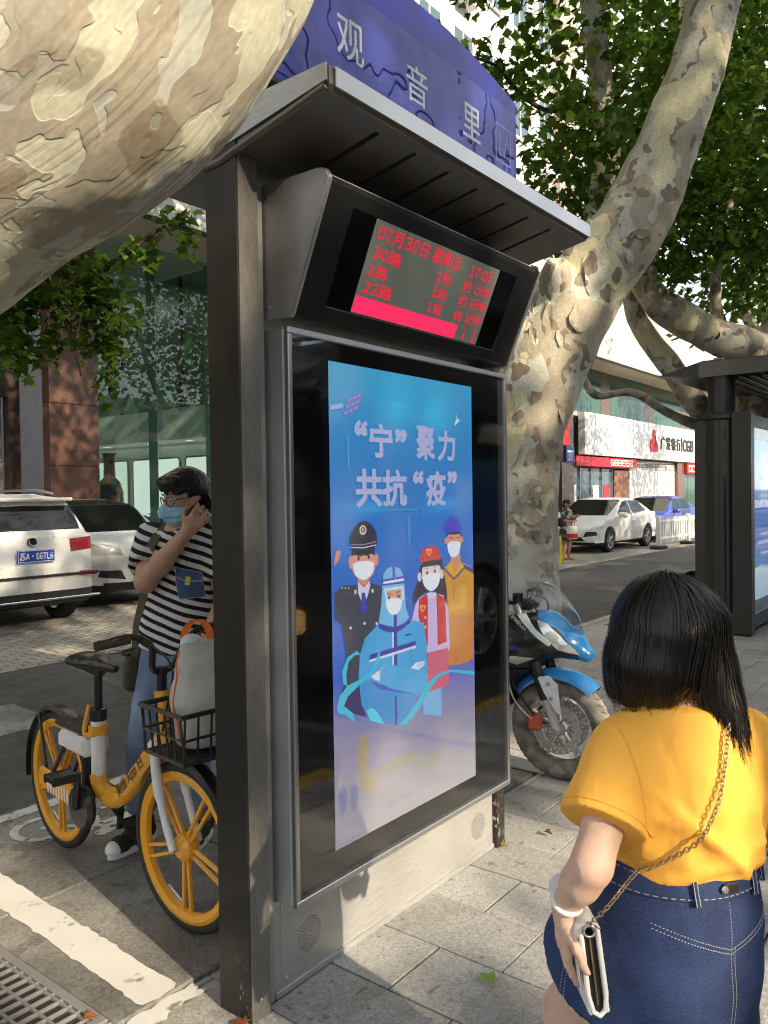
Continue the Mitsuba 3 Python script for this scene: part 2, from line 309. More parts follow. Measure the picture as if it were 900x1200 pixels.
# outlines of the characters on the signs: advance, then rings (first number 0 = outer, 1 = hole), in 1/120 em
GLYPHS = {
    '观': (120,[[0,43,-4,57,6,64,12,71,24,76,39,77,47,77,78,85,77,85,46,83,33,91,33,91,0,93,-1,104,-1,107,1,110,20,116,16,115,3,112,-5,108,-8,88,-7,83,-5,82,27,75,13,65,1,50,-9,48,-9],[0,55,96,108,96,108,31,99,31,99,87,64,87,64,31,55,31],[0,5,1,5,3,10,8,20,21,26,34,25,40,8,66,8,68,14,72,29,49,32,49,39,80,39,83,7,83,7,92,47,92,49,91,47,72,37,37,46,21,48,12,43,8,40,8,34,24,32,25,23,9,11,-5]]),
    '音': (120,[[0,7,53,7,62,37,62,35,70,30,79,31,81,35,81,36,82,13,83,14,91,56,91,56,93,53,101,57,102,62,102,67,91,108,91,108,83,87,82,87,81,92,79,84,62,113,62,113,53],[1,38,82,44,71,46,62,74,62,82,82],[0,23,43,98,43,98,-9,89,-9,88,-5,32,-5,32,-9,23,-9],[1,32,24,89,23,89,35,32,36],[1,32,16,32,3,89,3,89,16]]),
    '里': (120,[[0,7,2,55,2,55,20,15,20,15,28,55,29,55,42,19,42,19,97,103,97,103,42,66,42,66,29,107,28,107,20,66,20,66,2,113,2,113,-7,7,-7],[1,65,51,93,51,94,65,65,66],[1,65,74,93,73,94,88,65,88],[1,27,51,56,51,56,65,27,66],[1,27,74,56,73,56,88,27,88]]),
    '月': (120,[[0,4,-4,16,12,22,30,24,41,24,95,98,95,97,-4,91,-8,67,-9,63,-1,87,0,89,2,88,28,31,28,26,11,18,-3,11,-9,9,-9],[1,34,57,33,37,89,37,89,57],[1,34,66,89,66,89,86,34,86]]),
    '日': (120,[[0,22,94,99,94,99,-7,90,-7,89,-1,31,-1,30,-8,22,-8],[1,30,52,90,52,90,84,30,84],[1,31,42,30,9,90,9,90,43]]),
    '星': (120,[[0,7,25,18,37,27,52,27,53,21,53,21,97,100,97,100,53,34,53,34,52,37,52,37,50,32,42,55,41,55,51,65,51,65,41,105,41,105,34,65,34,65,23,99,22,99,15,65,15,65,1,112,1,112,-7,8,-7,8,1,55,1,55,15,22,15,22,22,55,23,55,33,27,34,14,21],[1,29,61,90,61,91,72,30,72],[1,29,79,90,79,91,89,30,89]]),
    '期': (120,[[0,59,-6,66,11,68,24,69,96,112,96,111,-5,108,-7,102,-9,88,-8,86,-1,101,-1,102,0,102,31,77,31,74,8,67,-8,64,-9],[1,78,40,102,40,102,60,78,60],[1,78,69,102,69,102,87,78,87],[0,5,20,5,28,17,29,17,76,7,77,7,85,17,86,17,100,24,100,25,85,46,85,47,100,54,100,54,86,64,85,64,77,54,76,54,29,64,28,64,20],[1,24,29,47,28,47,40,25,40],[1,24,67,47,67,47,77,25,77],[1,47,58,25,59,24,48,47,48],[0,39,11,40,15,46,17,54,7,58,-1,51,-5,45,5],[0,5,-5,15,6,21,17,30,15,22,0,13,-9]]),
    '五': (120,[[0,7,-3,7,6,35,6,36,7,43,46,21,46,21,54,45,55,49,78,47,82,14,82,14,90,105,90,105,82,59,81,54,55,94,54,89,6,113,6,113,-3],[1,47,7,78,6,80,7,83,46,54,46]]),
    '路': (120,[[0,6,-4,5,6,10,6,10,48,19,48,19,9,23,8,28,11,28,59,10,59,10,97,50,97,50,65,55,70,62,79,69,94,71,101,80,99,77,89,103,89,107,87,99,68,90,55,101,44,116,37,112,29,107,30,107,-9,98,-9,98,-5,69,-5,68,-9,60,-9,60,30,53,27,48,34,36,33,36,13,52,16,52,8,8,-4],[1,84,48,68,34,100,34],[1,68,3,98,3,98,26,69,26],[1,72,79,77,69,83,62,92,72,95,80,94,82,74,82],[1,50,59,36,59,36,43,51,42,51,37,67,45,77,55,67,70,57,58,53,59,50,62],[1,19,89,19,67,41,67,41,89]]),
    '站': (120,[[0,56,44,76,44,76,101,84,101,85,76,115,76,115,68,84,67,85,44,110,44,110,-9,101,-9,101,-4,65,-4,65,-9,56,-9],[1,65,5,101,5,101,35,65,35],[0,6,9,7,12,15,13,32,18,37,41,39,67,48,65,39,20,43,20,52,22,53,14,11,3,8,3],[0,7,70,7,79,29,79,26,89,22,97,23,99,28,101,31,98,37,83,30,81,30,79,53,79,53,70],[0,12,64,20,64,25,24,25,22,22,21,18,21,17,23,17,33]]),
    '约': (120,[[0,50,58,59,74,68,101,76,100,71,80,111,80,108,11,105,-2,100,-7,94,-9,77,-9,73,0,93,-1,97,2,100,25,102,71,67,71,57,53],[0,60,50,65,55,67,55,85,37,89,31,89,28,83,24,74,36],[0,6,-2,5,7,51,15,52,7,49,6,7,-3],[0,8,52,5,61,10,65,20,80,29,101,37,98,37,96,31,83,18,62,33,63,41,76,48,73,49,70,22,35,28,35,49,38,50,31,8,23,6,31,12,35,26,54,20,54]]),
    '分': (120,[[0,73,94,73,97,81,99,87,86,97,73,115,55,109,48,107,48,93,63],[0,6,53,6,54,13,59,23,71,31,82,38,98,49,97,37,74,23,56,97,55,95,9,91,-4,83,-8,61,-7,59,1,79,0,83,4,86,18,87,46,56,47,54,46,54,39,50,23,42,9,32,-1,13,-10,8,-2,22,4,35,16,43,32,45,46,23,47,22,54,14,47,12,47]]),
    '钟': (120,[[0,53,23,53,76,79,76,79,101,87,101,87,76,112,76,112,23,104,23,103,30,87,30,87,-9,79,-9,79,28,78,30,62,30,62,23],[1,87,39,104,39,104,66,103,67,87,67],[1,62,39,79,39,79,66,78,67,62,67],[0,8,33,8,41,24,42,24,58,13,58,14,67,47,67,47,58,33,58,33,41,50,41,50,33,33,33,33,8,35,8,50,15,50,6,23,-8,19,-1,21,0,24,5,24,32],[0,9,64,5,73,15,86,22,101,29,99,26,88,50,88,50,80,21,80]]),
    '宁': (120,[[0,8,45,8,53,112,53,112,45,65,45,65,-1,64,-5,61,-7,53,-9,36,-9,33,0,54,0,55,1,55,45],[0,12,83,59,83,59,86,53,100,61,102,68,88,68,86,62,85,62,83,109,83,109,61,99,61,99,75,21,75,21,61,12,61]]),
    '聚': (120,[[0,5,0,5,2,36,10,49,17,55,15,55,26,42,22,12,14,6,21,37,27,46,31,53,27,55,28,55,36,18,34,13,41,59,43,93,48,97,48,101,42,82,38,66,37,65,36,65,30,72,22,75,21,103,36,109,32,109,30,82,17,82,15,95,8,116,3,112,-5,102,-3,85,4,65,18,65,-11,55,-10,55,10,34,1,13,-6,11,-6],[0,6,46,5,53,14,53,16,55,16,90,7,90,7,97,64,97,64,92,107,92,111,90,107,81,96,66,112,55,112,53,108,49,104,50,101,53,90,60,79,53,67,47,62,52,57,52,56,45,48,45,47,51],[1,64,56,66,55,82,64,80,66,64,75,68,80,71,80,89,70,96,79,98,84,65,84,64,90,56,90,56,60,64,59],[1,24,56,47,57,48,63,25,64],[1,24,70,47,69,48,76,25,77],[1,25,90,25,83,48,83,47,90]]),
    '力': (120,[[0,7,-4,20,6,31,17,37,26,45,44,49,62,48,66,10,66,10,75,49,75,49,101,58,101,58,75,109,75,104,12,101,1,96,-7,92,-8,68,-8,66,1,88,0,92,4,97,26,99,66,58,65,54,41,49,26,41,14,27,-1,14,-10]]),
    '共': (120,[[0,6,30,6,38,34,39,34,67,10,68,10,76,34,76,34,100,43,100,44,76,77,76,77,100,86,100,86,76,111,76,111,68,86,67,86,39,114,38,114,30],[1,43,39,77,39,77,67,43,67],[0,71,17,71,19,75,22,80,22,104,4,112,-3,112,-5,103,-9,92,2],[0,8,-4,27,10,39,22,48,20,48,17,37,6,18,-8,14,-9]]),
    '抗': (120,[[0,38,-5,38,-3,49,6,56,22,57,59,97,59,98,2,99,0,108,0,109,19,111,19,116,16,115,-1,113,-6,109,-8,96,-8,93,-7,89,-3,88,51,67,50,66,23,59,5,54,-2,44,-10],[0,47,80,115,80,115,71,47,71],[0,75,82,68,100,76,102,84,84,79,82],[0,6,28,4,37,22,43,22,68,6,68,6,77,22,77,23,101,31,101,31,77,45,77,45,68,31,68,31,45,45,48,46,40,31,35,31,-3,29,-7,21,-9,9,-8,8,-1,21,-1,22,1,22,32,20,33]]),
    '疫': (120,[[0,4,30,23,42,23,57,16,54,6,76,13,79,20,66,23,63,23,88,65,88,61,100,68,102,70,102,76,88,114,88,114,80,33,80,33,43,30,20,24,3,16,-9,14,-9,8,-4,18,11,22,31,20,31,8,22,7,23],[0,36,-9,33,-2,46,0,62,5,52,15,45,27,41,28,41,36,36,42,36,44,40,45,49,52,51,57,51,72,93,72,94,50,111,50,111,41,88,42,84,49,84,65,60,65,59,54,56,48,52,42,42,36,98,37,102,35,103,32,98,23,81,5,93,1,112,-2,109,-8,97,-8,80,-4,73,0,41,-9],[1,53,27,62,16,72,10,80,15,91,28,54,28]]),
    '广': (120,[[0,5,-5,11,7,17,31,17,83,62,83,61,89,56,98,56,100,61,101,67,100,72,83,113,83,113,75,27,75,26,74,26,31,22,10,13,-10,11,-10]]),
    '发': (120,[[0,4,7,18,17,32,33,43,54,47,64,46,66,24,66,17,64,14,72,18,74,27,98,37,97,29,74,50,74,53,99,54,102,56,102,65,100,60,74,112,74,112,66,58,66,53,55,54,53,97,52,101,51,99,43,94,32,88,23,79,14,80,11,95,4,115,-2,111,-9,102,-8,89,-4,71,7,48,-6,33,-9,29,-2,47,4,63,13,55,22,46,36,32,17,17,4,10,0],[1,52,43,59,30,71,19,81,30,88,44,52,44],[0,82,97,89,99,103,83,96,78,89,87,82,94]]),
    '银': (120,[[0,52,-4,55,2,55,96,108,96,108,43,84,43,83,40,90,25,102,33,107,38,110,38,113,34,111,29,94,18,98,12,103,7,115,0,116,-2,111,-8,101,-4,91,7,85,15,80,27,76,42,65,43,65,4,85,7,86,0,56,-9],[1,65,51,99,51,99,65,65,66],[1,65,74,99,73,99,88,65,88],[0,5,70,5,73,16,87,22,101,29,99,26,87,49,87,49,79,20,79,9,64],[0,13,66,47,67,47,58,33,58,33,41,50,41,50,33,33,33,33,8,35,8,50,14,51,7,28,-5,24,-8,23,-8,20,-3,23,3,23,32,7,34,7,41,23,42,23,58,13,58]]),
    '行': (120,[[0,47,53,47,61,114,61,114,53,97,52,97,-2,93,-7,86,-9,68,-9,66,-2,86,-1,87,0,87,52],[0,52,94,112,94,112,85,53,85],[0,3,38,26,60,37,75,45,73,40,64,32,54,32,-10,23,-10,23,43,22,43,10,32,8,32],[0,8,68,5,76,16,84,32,101,40,98,37,92,11,68]]),
    '苏': (120,[[0,14,-9,9,-2,22,3,35,12,45,29,49,45,48,49,16,49,16,57,49,57,52,70,60,69,59,57,93,57,93,37,99,39,102,38,114,14,113,12,106,9,97,31,95,35,92,36,91,11,87,-4,81,-8,61,-8,59,0,76,-1,80,3,82,22,83,48,59,49,53,26,43,8,33,-1,17,-9],[0,8,82,8,90,34,90,35,101,43,101,44,90,76,90,77,101,85,101,86,90,112,90,112,82,86,81,85,68,77,68,76,82,44,82,43,68,35,68,34,81],[0,9,13,9,15,20,27,25,39,32,37,33,35,28,25,19,11,15,9]]),
    '美': (120,[[0,9,-9,6,-1,22,2,36,8,45,14,49,20,48,22,10,23,9,31,52,31,53,33,54,40,7,40,8,49,55,49,55,59,18,59,18,67,55,67,55,76,12,76,12,84,36,85,35,89,27,98,28,99,36,102,45,88,44,84,73,84,80,94,83,101,84,102,93,99,84,87,84,84,109,84,108,76,65,76,65,67,103,67,103,59,65,59,65,49,113,49,114,40,64,40,63,32,112,31,112,23,70,22,70,20,79,11,85,8,99,2,114,-1,110,-9,90,-5,79,1,65,13,60,21,54,11,47,4,36,-3,12,-9]]),
    '团': (120,[[0,10,97,110,97,110,-9,100,-9,100,-5,20,-5,20,-9,10,-9],[1,20,88,20,4,100,4,100,88],[0,26,25,27,28,46,40,62,58,27,59,27,67,65,68,67,83,75,82,75,68,94,67,93,59,75,59,75,18,73,13,64,10,55,10,53,16,53,19,66,19,65,47,48,31,33,21,31,21]]),
    '扫': (120,[[0,50,8,100,9,100,42,53,42,53,52,100,52,100,81,51,82,51,90,109,90,109,-9,100,-9,100,-1,99,0,50,0],[0,8,29,5,38,23,43,23,69,7,69,7,78,23,78,23,101,33,101,33,78,49,78,49,69,33,69,33,45,49,48,50,40,33,35,33,-2,29,-7,21,-9,11,-8,9,-1,23,-1,23,32]]),
    '0': (67,[[0,6,39,8,67,12,77,20,85,29,89,38,89,47,85,53,79,60,60,61,37,56,14,47,2,38,-2,29,-2,20,2,14,8,9,17],[1,17,57,18,25,22,14,26,10,29,8,38,8,43,11,47,18,50,30,50,58,46,72,38,80,31,81,27,79,20,69]]),
    '1': (67,[[0,10,9,30,10,30,75,14,75,14,82,28,85,32,88,41,88,41,10,59,9,59,0,10,0]]),
    '2': (67,[[0,5,76,13,84,25,89,37,89,46,85,51,82,56,69,56,57,53,48,44,32,23,9,61,9,61,0,6,0,6,7,31,31,40,44,45,56,46,64,43,74,35,80,24,80,18,77,12,70,10,70]]),
    '3': (67,[[0,4,9,8,17,10,17,19,9,25,8,36,8,46,13,49,20,49,28,46,34,42,37,34,40,22,41,22,50,36,52,44,58,46,64,44,74,36,80,25,80,12,72,7,79,15,85,26,89,37,89,46,86,55,77,57,65,53,54,42,45,52,41,56,37,59,31,60,19,56,9,50,3,37,-2,25,-2,18,0,13,2]]),
    '4': (67,[[0,3,33,38,88,52,88,52,33,63,33,63,24,52,24,52,0,41,0,41,24,3,24],[1,34,62,14,33,40,33,41,34,41,74,39,74]]),
    '5': (67,[[0,4,11,9,17,12,13,21,8,35,8,41,10,46,15,49,22,49,34,46,41,42,45,35,48,26,48,18,43,10,46,13,88,56,88,56,79,23,79,21,58,21,53,29,56,39,56,48,53,55,47,60,36,60,22,56,11,47,2,37,-2,25,-2,15,1,4,8]]),
    '6': (67,[[0,7,34,7,50,8,62,13,74,19,82,30,88,44,89,54,85,60,81,54,74,44,80,34,80,28,77,24,72,20,64,17,49,17,45,18,45,28,52,39,54,52,51,57,45,60,39,62,26,60,15,54,6,50,2,40,-2,31,-2,22,2,15,8,10,17],[1,18,36,19,23,26,10,30,8,38,7,43,9,48,13,51,20,51,33,48,40,44,44,39,46,27,44]]),
    '7': (67,[[0,6,79,6,88,61,88,61,81,51,67,41,46,37,24,36,0,23,0,25,22,33,52,48,78]]),
    '8': (67,[[0,6,17,6,26,9,36,21,46,15,52,10,60,9,69,13,80,21,86,29,89,39,89,49,85,54,80,58,69,56,56,51,48,47,45,47,43,56,37,60,30,61,16,58,9,49,1,39,-2,28,-2,21,0,14,4,8,11],[1,15,25,18,13,22,9,29,7,39,7,44,9,49,13,51,18,51,25,44,35,27,42,21,37,17,32],[1,21,73,21,60,26,55,40,48,48,59,48,72,41,80,29,81,26,79]]),
    '9': (67,[[0,6,53,6,67,8,74,17,85,26,89,36,89,45,85,52,80,59,63,60,37,56,20,48,6,37,-1,23,-2,16,0,8,7,12,14,23,8,32,8,37,10,43,15,47,23,50,42,48,42,45,38,37,34,22,34,15,37,10,41],[1,17,68,16,54,19,47,25,42,37,42,43,45,50,53,49,62,44,74,36,80,28,81,24,79,19,74]]),
    ':': (34,[[0,8,5,8,8,12,14,19,15,24,10,24,3,20,-2,12,-1],[0,8,53,9,60,14,64,19,64,24,59,24,52,20,47,12,48]]),
    '·': (120,[[0,47,45,49,52,56,58,64,58,67,56,71,52,73,46,71,38,64,33,56,33,53,35,49,38]]),
    '.': (34,[[0,8,5,8,8,12,14,19,15,24,10,24,3,20,-2,12,-1]]),
    'A': (73,[[0,1,0,29,86,30,88,43,88,72,0,60,1,52,27,21,27,12,0],[1,34,73,24,36,49,36,37,77,35,76]]),
    'p': (74,[[0,11,66,20,66,21,58,38,67,47,67,53,65,63,56,67,43,68,32,67,20,61,8,55,3,44,-2,36,-2,22,5,22,-27,11,-27],[1,22,14,30,8,42,8,47,9,52,15,56,26,56,42,52,51,49,55,44,57,36,57,29,54,23,49]]),
    'L': (66,[[0,12,0,12,88,23,88,23,10,62,9,62,0]]),
    'T': (72,[[0,4,79,4,88,68,88,68,79,41,78,41,0,30,0,30,78]]),
    'C': (77,[[0,7,41,8,55,11,67,15,74,26,84,40,89,52,89,64,84,70,79,65,71,55,78,47,80,39,79,32,76,24,68,19,53,20,30,26,16,36,9,47,8,59,11,67,18,72,10,64,3,51,-2,39,-2,24,4,18,9,10,22]]),
    'G': (82,[[0,7,41,8,54,10,65,17,76,25,83,37,88,52,89,67,83,72,79,67,71,55,79,46,80,37,78,25,69,19,53,19,34,24,19,31,12,46,8,55,8,64,13,64,35,45,36,45,45,74,45,74,8,67,3,53,-2,40,-2,26,3,13,16,9,24]]),
    'B': (79,[[0,12,88,52,87,63,82,67,77,68,71,67,59,65,53,57,47,66,43,70,38,73,32,73,20,70,12,64,6,48,0,12,0],[1,24,42,24,9,47,9,59,15,62,20,63,28,60,35,57,38,45,42],[1,23,51,41,51,51,54,57,61,57,70,55,74,46,79,24,80]]),
    'P': (76,[[0,12,88,45,88,56,85,66,79,70,67,68,51,60,40,48,36,24,34,23,0,12,0],[1,23,45,43,44,53,48,59,58,59,66,56,73,53,76,45,79,24,79]]),
    'I': (36,[[0,12,88,23,88,23,0,12,0]]),
    'R': (76,[[0,12,88,47,88,58,85,66,80,70,69,69,54,63,44,51,38,70,6,72,0,60,0,39,38,24,37,23,0,12,0],[1,23,46,46,47,53,50,59,59,59,68,56,74,46,79,24,79]]),
    'E': (70,[[0,12,88,63,88,63,79,24,78,24,51,56,51,56,41,24,41,23,10,64,9,64,0,12,0]]),
    'V': (69,[[0,0,87,12,88,33,15,35,12,57,88,68,88,67,82,41,0,28,0,27,2]]),
    '“': (120,[[0,98,81,101,93,106,98,113,102,115,98,107,91,105,84,112,83,114,82,114,71,111,68,105,68,101,70,98,75],[0,76,73,75,84,79,94,85,100,90,102,92,98,85,92,82,84,89,83,92,81,92,72,87,68,82,68]]),
    '”': (120,[[0,27,92,29,99,32,101,41,100,45,94,45,85,43,80,39,74,31,68,28,70,28,73,35,79,38,86,32,86],[0,7,68,5,73,12,78,15,84,15,86,9,86,6,89,5,97,8,101,16,101,22,96,22,83,18,76,12,70]]),
}
# printed figures of the screen picture: sRGB colour, outline in mm from the screen's lower left corner
PICTURE = [
([205,145,35],[669,905,725,936,791,927,875,898,895,864,889,517,845,508,754,510,689,520,684,691,661,848]),
([200,125,50],[688,720,891,706,889,517,845,508,754,510,689,520]),
([205,140,115],[724,982,789,978,798,921,752,898,722,930]),
([225,165,45],[725,936,751,876,734,861,692,897]),
([225,165,45],[794,929,751,876,756,859,821,897]),
([205,140,115],[702,1016,701,1011,698,1007,694,1004,689,1003,685,1004,681,1007,679,1012,678,1017,679,1022,682,1026,685,1029,690,1029,695,1028,698,1025,701,1021]),
([205,140,115],[819,1014,818,1009,815,1004,811,1002,806,1001,801,1002,797,1005,795,1010,794,1015,795,1020,798,1025,802,1027,807,1028,812,1027,816,1024,818,1019]),
([215,150,122],[804,1007,799,990,787,975,769,966,748,964,727,969,710,980,699,995,695,1013,699,1030,711,1044,729,1054,750,1056,770,1052,788,1041,800,1025]),
([35,30,30],[696,1051,799,1050,801,1028,786,1040,745,1037,712,1042,695,1031]),
([60,60,190],[681,1078,691,1091,708,1102,731,1109,753,1110,773,1105,788,1093,797,1074,801,1060,800,1050,784,1046,753,1048,726,1048,702,1046,687,1048,682,1053,678,1059,676,1067]),
([225,232,240],[723,1011,773,1011,797,1001,795,982,789,968,778,957,765,951,750,947,736,948,723,953,713,962,706,973,701,987,700,1003]),
([60,40,40],[724,1026,729,1026,739,1020,743,1022,731,1029,722,1029,710,1025,713,1023]),
([60,40,40],[771,1025,777,1025,788,1020,792,1023,779,1028,770,1028,758,1024,761,1022]),
([40,40,150],[742,857,745,856,749,857,825,897,817,901,745,863,679,910,672,907]),
([120,80,30],[739,773,743,773,747,859,743,859]),
([45,45,110],[816,914,892,887,892,870,826,895]),
([215,160,60],[786,827,839,826,839,747,784,744]),
([220,165,55],[702,755,832,751,837,732,707,737]),
([150,90,35],[749,514,753,513,755,577,751,578]),
([38,28,45],[509,925,556,960,657,953,675,890,693,808,694,749,653,790,603,832,528,825,461,787,466,832,493,871]),
([200,180,225],[452,730,479,789,504,812,578,826,667,802,700,748,709,584,685,566,548,596,550,702]),
([200,35,45],[503,807,560,822,556,622,536,629,495,745]),
([200,35,45],[618,816,679,789,687,617,623,611]),
([210,205,230],[553,823,618,819,612,800,560,803]),
([205,95,120],[554,594,695,590,701,445,594,430,527,441,546,533]),
([120,180,225],[521,442,645,442,643,329,519,364]),
([215,200,205],[520,888,519,881,516,875,511,872,506,871,501,873,497,877,494,883,493,890,494,897,497,903,502,906,507,907,512,905,516,901,519,895]),
([215,200,205],[671,886,670,879,667,873,662,869,656,868,651,870,646,875,643,881,642,889,644,896,647,901,652,905,657,906,663,904,667,900,670,893]),
([225,205,205],[523,924,648,925,648,892,642,878,523,885]),
([225,235,242],[553,896,616,896,647,887,644,871,638,856,627,843,613,834,594,828,577,828,561,834,547,843,535,854,527,869,524,887]),
([38,28,45],[515,904,537,934,605,945,651,914,646,942,574,950,518,935]),
([205,45,45],[509,942,520,986,557,1002,613,1002,634,986,652,946,574,946]),
([240,170,70],[553,990,565,994,572,988,583,994,592,987,585,974,567,964,555,978]),
([205,45,45],[561,987,572,982,582,989,580,977,567,971]),
([240,170,70],[506,780,519,783,526,776,536,781,545,774,538,762,520,753,509,767]),
([205,45,45],[515,776,526,771,536,776,533,765,521,760]),
([30,25,50],[563,900,562,897,561,895,559,893,557,893,554,894,552,896,551,898,551,901,551,903,553,906,555,907,557,907,559,907,561,905,563,902]),
([30,25,50],[616,902,615,899,614,897,612,895,609,895,607,896,605,897,604,900,603,903,604,905,605,908,607,909,610,909,612,909,614,907,615,904]),
([90,60,70],[568,918,567,920,544,918,545,916]),
([90,60,70],[620,918,620,920,600,921,600,918]),
([235,200,80],[548,730,547,727,546,726,543,725,541,725,538,726,535,727,534,729,533,731,534,734,536,735,538,736,541,736,544,735,546,734,548,732]),
([235,200,80],[547,694,547,692,545,691,543,690,540,690,537,690,535,692,533,694,533,696,533,698,535,700,537,701,540,701,543,700,545,699,547,696]),
([225,110,60],[677,769,676,774,633,774,634,770]),
([225,110,60],[677,757,676,760,633,761,634,758]),
([48,52,72],[21,876,54,897,144,896,206,896,276,875,278,772,259,716,186,694,146,637,146,503,135,457,78,477,49,492,63,589,78,655,52,774,21,790]),
([48,30,90],[51,554,143,555,161,468,180,431,96,463,54,485]),
([205,200,225],[142,912,204,910,210,885,195,851,170,821,143,866]),
([45,55,175],[161,865,179,865,183,850,192,809,172,789,155,807,162,851]),
([90,60,70],[71,872,99,869,139,855,141,858,100,872,70,875,22,871,23,868]),
([205,140,115],[142,936,203,934,206,903,173,882,142,907]),
([200,105,95],[142,913,173,890,206,910,206,903,173,882,142,907]),
([205,140,115],[119,974,118,965,115,958,111,954,106,952,101,955,97,960,95,967,94,976,95,984,98,992,102,996,107,997,112,995,116,990,118,983]),
([205,140,115],[258,973,257,964,254,957,250,953,245,952,241,954,237,959,234,966,233,975,235,983,237,990,242,994,246,996,251,994,255,989,258,981]),
([215,150,128],[242,963,237,939,221,920,198,908,172,906,146,913,125,928,111,949,106,973,112,996,127,1015,148,1027,174,1031,201,1024,223,1009,238,988]),
([40,30,40],[109,1020,237,1018,235,989,198,1005,148,1004,116,994]),
([225,232,240],[145,974,203,973,232,963,230,944,223,929,209,919,194,912,179,908,163,911,145,919,132,929,125,941,120,954,117,967]),
([22,24,50],[101,1047,106,1066,118,1082,136,1097,155,1107,175,1112,194,1110,215,1101,231,1090,243,1076,250,1059,252,1041,249,1028,240,1019,220,1014,188,1013,159,1013,132,1014,117,1019,113,1028,108,1034,101,1037]),
([16,16,34],[109,1022,172,1016,238,1020,234,1002,198,993,138,995,115,1006]),
([215,215,230],[174,1018,245,1024,244,1027,174,1021,109,1026,109,1023]),
([120,120,150],[174,1028,248,1035,246,1040,174,1032,108,1037,108,1033]),
([200,190,160],[193,1080,191,1074,187,1068,181,1065,173,1064,166,1065,160,1069,156,1075,155,1082,156,1088,160,1094,167,1097,174,1098,181,1097,187,1093,191,1087]),
([48,52,90],[185,1082,184,1078,181,1075,178,1073,173,1073,169,1074,166,1076,163,1079,163,1083,164,1086,166,1089,170,1091,174,1092,178,1091,182,1089,184,1085]),
([200,190,160],[180,1082,179,1080,178,1078,176,1077,174,1077,171,1078,169,1079,168,1081,168,1082,168,1084,169,1086,171,1087,174,1087,176,1087,178,1086,179,1084]),
([35,25,30],[164,990,167,995,131,1003,129,999]),
([35,25,30],[218,997,215,1002,182,995,185,990]),
([30,25,40],[153,985,153,983,152,980,150,979,147,978,145,979,143,981,142,983,142,986,142,989,143,992,145,993,148,993,150,993,152,991,153,988]),
([30,25,40],[209,986,208,983,207,981,205,979,203,979,200,979,198,981,197,984,197,987,197,990,199,992,201,994,203,994,205,993,207,992,208,989]),
([215,215,225],[106,752,106,750,104,748,102,748,100,748,98,748,96,750,95,751,94,753,95,755,96,757,98,757,100,758,103,757,104,756,106,754]),
([215,215,225],[180,757,180,755,178,753,176,753,174,752,172,753,170,755,169,756,168,758,169,760,170,762,172,763,174,763,177,762,179,761,180,759]),
([215,215,225],[248,748,248,746,246,744,244,743,242,743,239,744,237,745,236,747,236,749,236,751,237,753,239,754,242,754,244,753,246,751,248,750]),
([210,200,150],[62,892,62,891,61,890,60,889,59,889,57,889,56,890,55,891,55,892,55,894,56,895,57,895,59,895,60,895,61,894,62,893]),
([210,200,150],[79,890,79,889,78,888,77,887,76,887,74,888,73,888,72,890,72,891,72,892,73,893,74,893,76,893,77,893,78,892,79,891]),
([210,200,150],[97,888,96,887,95,886,94,886,93,886,91,886,90,887,89,888,89,889,89,890,90,891,91,892,93,892,94,891,96,891,96,889]),
([200,195,205],[121,878,133,880,135,867,123,864]),
([200,195,205],[213,871,226,873,228,860,215,860]),
([205,140,115],[24,998,37,1021,57,1014,44,986,21,967]),
([110,180,225],[276,878,284,920,310,939,345,942,383,931,405,901,410,851,416,782,439,738,385,724,340,723,286,737,252,748,269,813]),
([60,160,218],[176,707,254,747,340,719,437,737,526,714,544,639,549,532,544,453,471,440,449,377,365,360,205,418,152,476,138,575,146,650]),
([70,75,185],[336,942,352,941,353,903,338,903]),
([60,60,180],[277,900,405,902,409,875,278,878]),
([215,225,240],[281,892,405,894,406,884,281,884]),
([190,220,238],[287,868,402,866,406,818,378,807,296,815]),
([210,150,130],[299,857,392,857,389,818,307,821]),
([225,232,240],[296,820,305,825,316,829,328,830,348,828,378,822,391,810,388,793,379,780,365,770,351,765,337,766,323,771,310,782,300,795,295,810]),
([60,40,40],[324,841,326,844,304,850,303,847]),
([60,40,40],[380,847,377,851,355,846,357,843]),
([40,30,40],[321,831,320,829,319,827,317,826,315,826,313,826,311,828,310,830,310,832,310,835,311,836,313,837,315,838,317,837,319,836,320,833]),
([40,30,40],[377,830,377,828,375,826,373,825,371,825,369,826,367,827,366,829,366,832,366,834,368,836,369,837,372,837,374,836,376,835,377,833]),
([40,40,150],[252,747,297,734,346,720,408,729,435,743,442,725,384,705,345,700,291,713,254,730]),
([40,40,150],[341,768,359,766,357,579,339,582]),
([200,205,235],[329,706,339,704,338,584,327,586]),
([40,40,150],[198,645,474,652,473,636,198,628]),
([205,215,235],[198,627,473,635,473,625,197,619]),
([40,40,150],[407,685,447,685,447,679,407,678]),
([48,140,205],[144,573,249,534,472,452,446,377,365,360,205,418,152,476]),
([40,40,150],[339,472,350,470,352,365,341,366]),
([50,80,190],[193,561,249,534,448,457,357,482,249,514]),
([68,165,220],[257,585,274,590,334,580,441,555,509,537,534,528,546,508,546,475,527,456,490,453,416,470,310,506,257,538,251,568]),
([200,220,240],[257,572,267,586,294,592,293,594,265,587,254,573,250,537,253,536]),
([215,220,238],[438,555,472,570,530,567,529,550,488,540]),
([120,150,200],[529,559,528,561,474,560,474,559]),
([120,150,200],[529,553,528,555,480,551,481,549]),
([215,220,238],[204,568,251,582,252,543,225,553]),
([40,110,180],[449,571,452,570,442,628,438,628]),
([40,110,180],[164,660,166,659,188,700,185,701]),
([55,185,215],[23,492,35,532,79,561,168,572,219,592,243,636,261,670,254,618,219,579,138,549,79,523,59,496,106,461,115,427,68,463,30,478]),
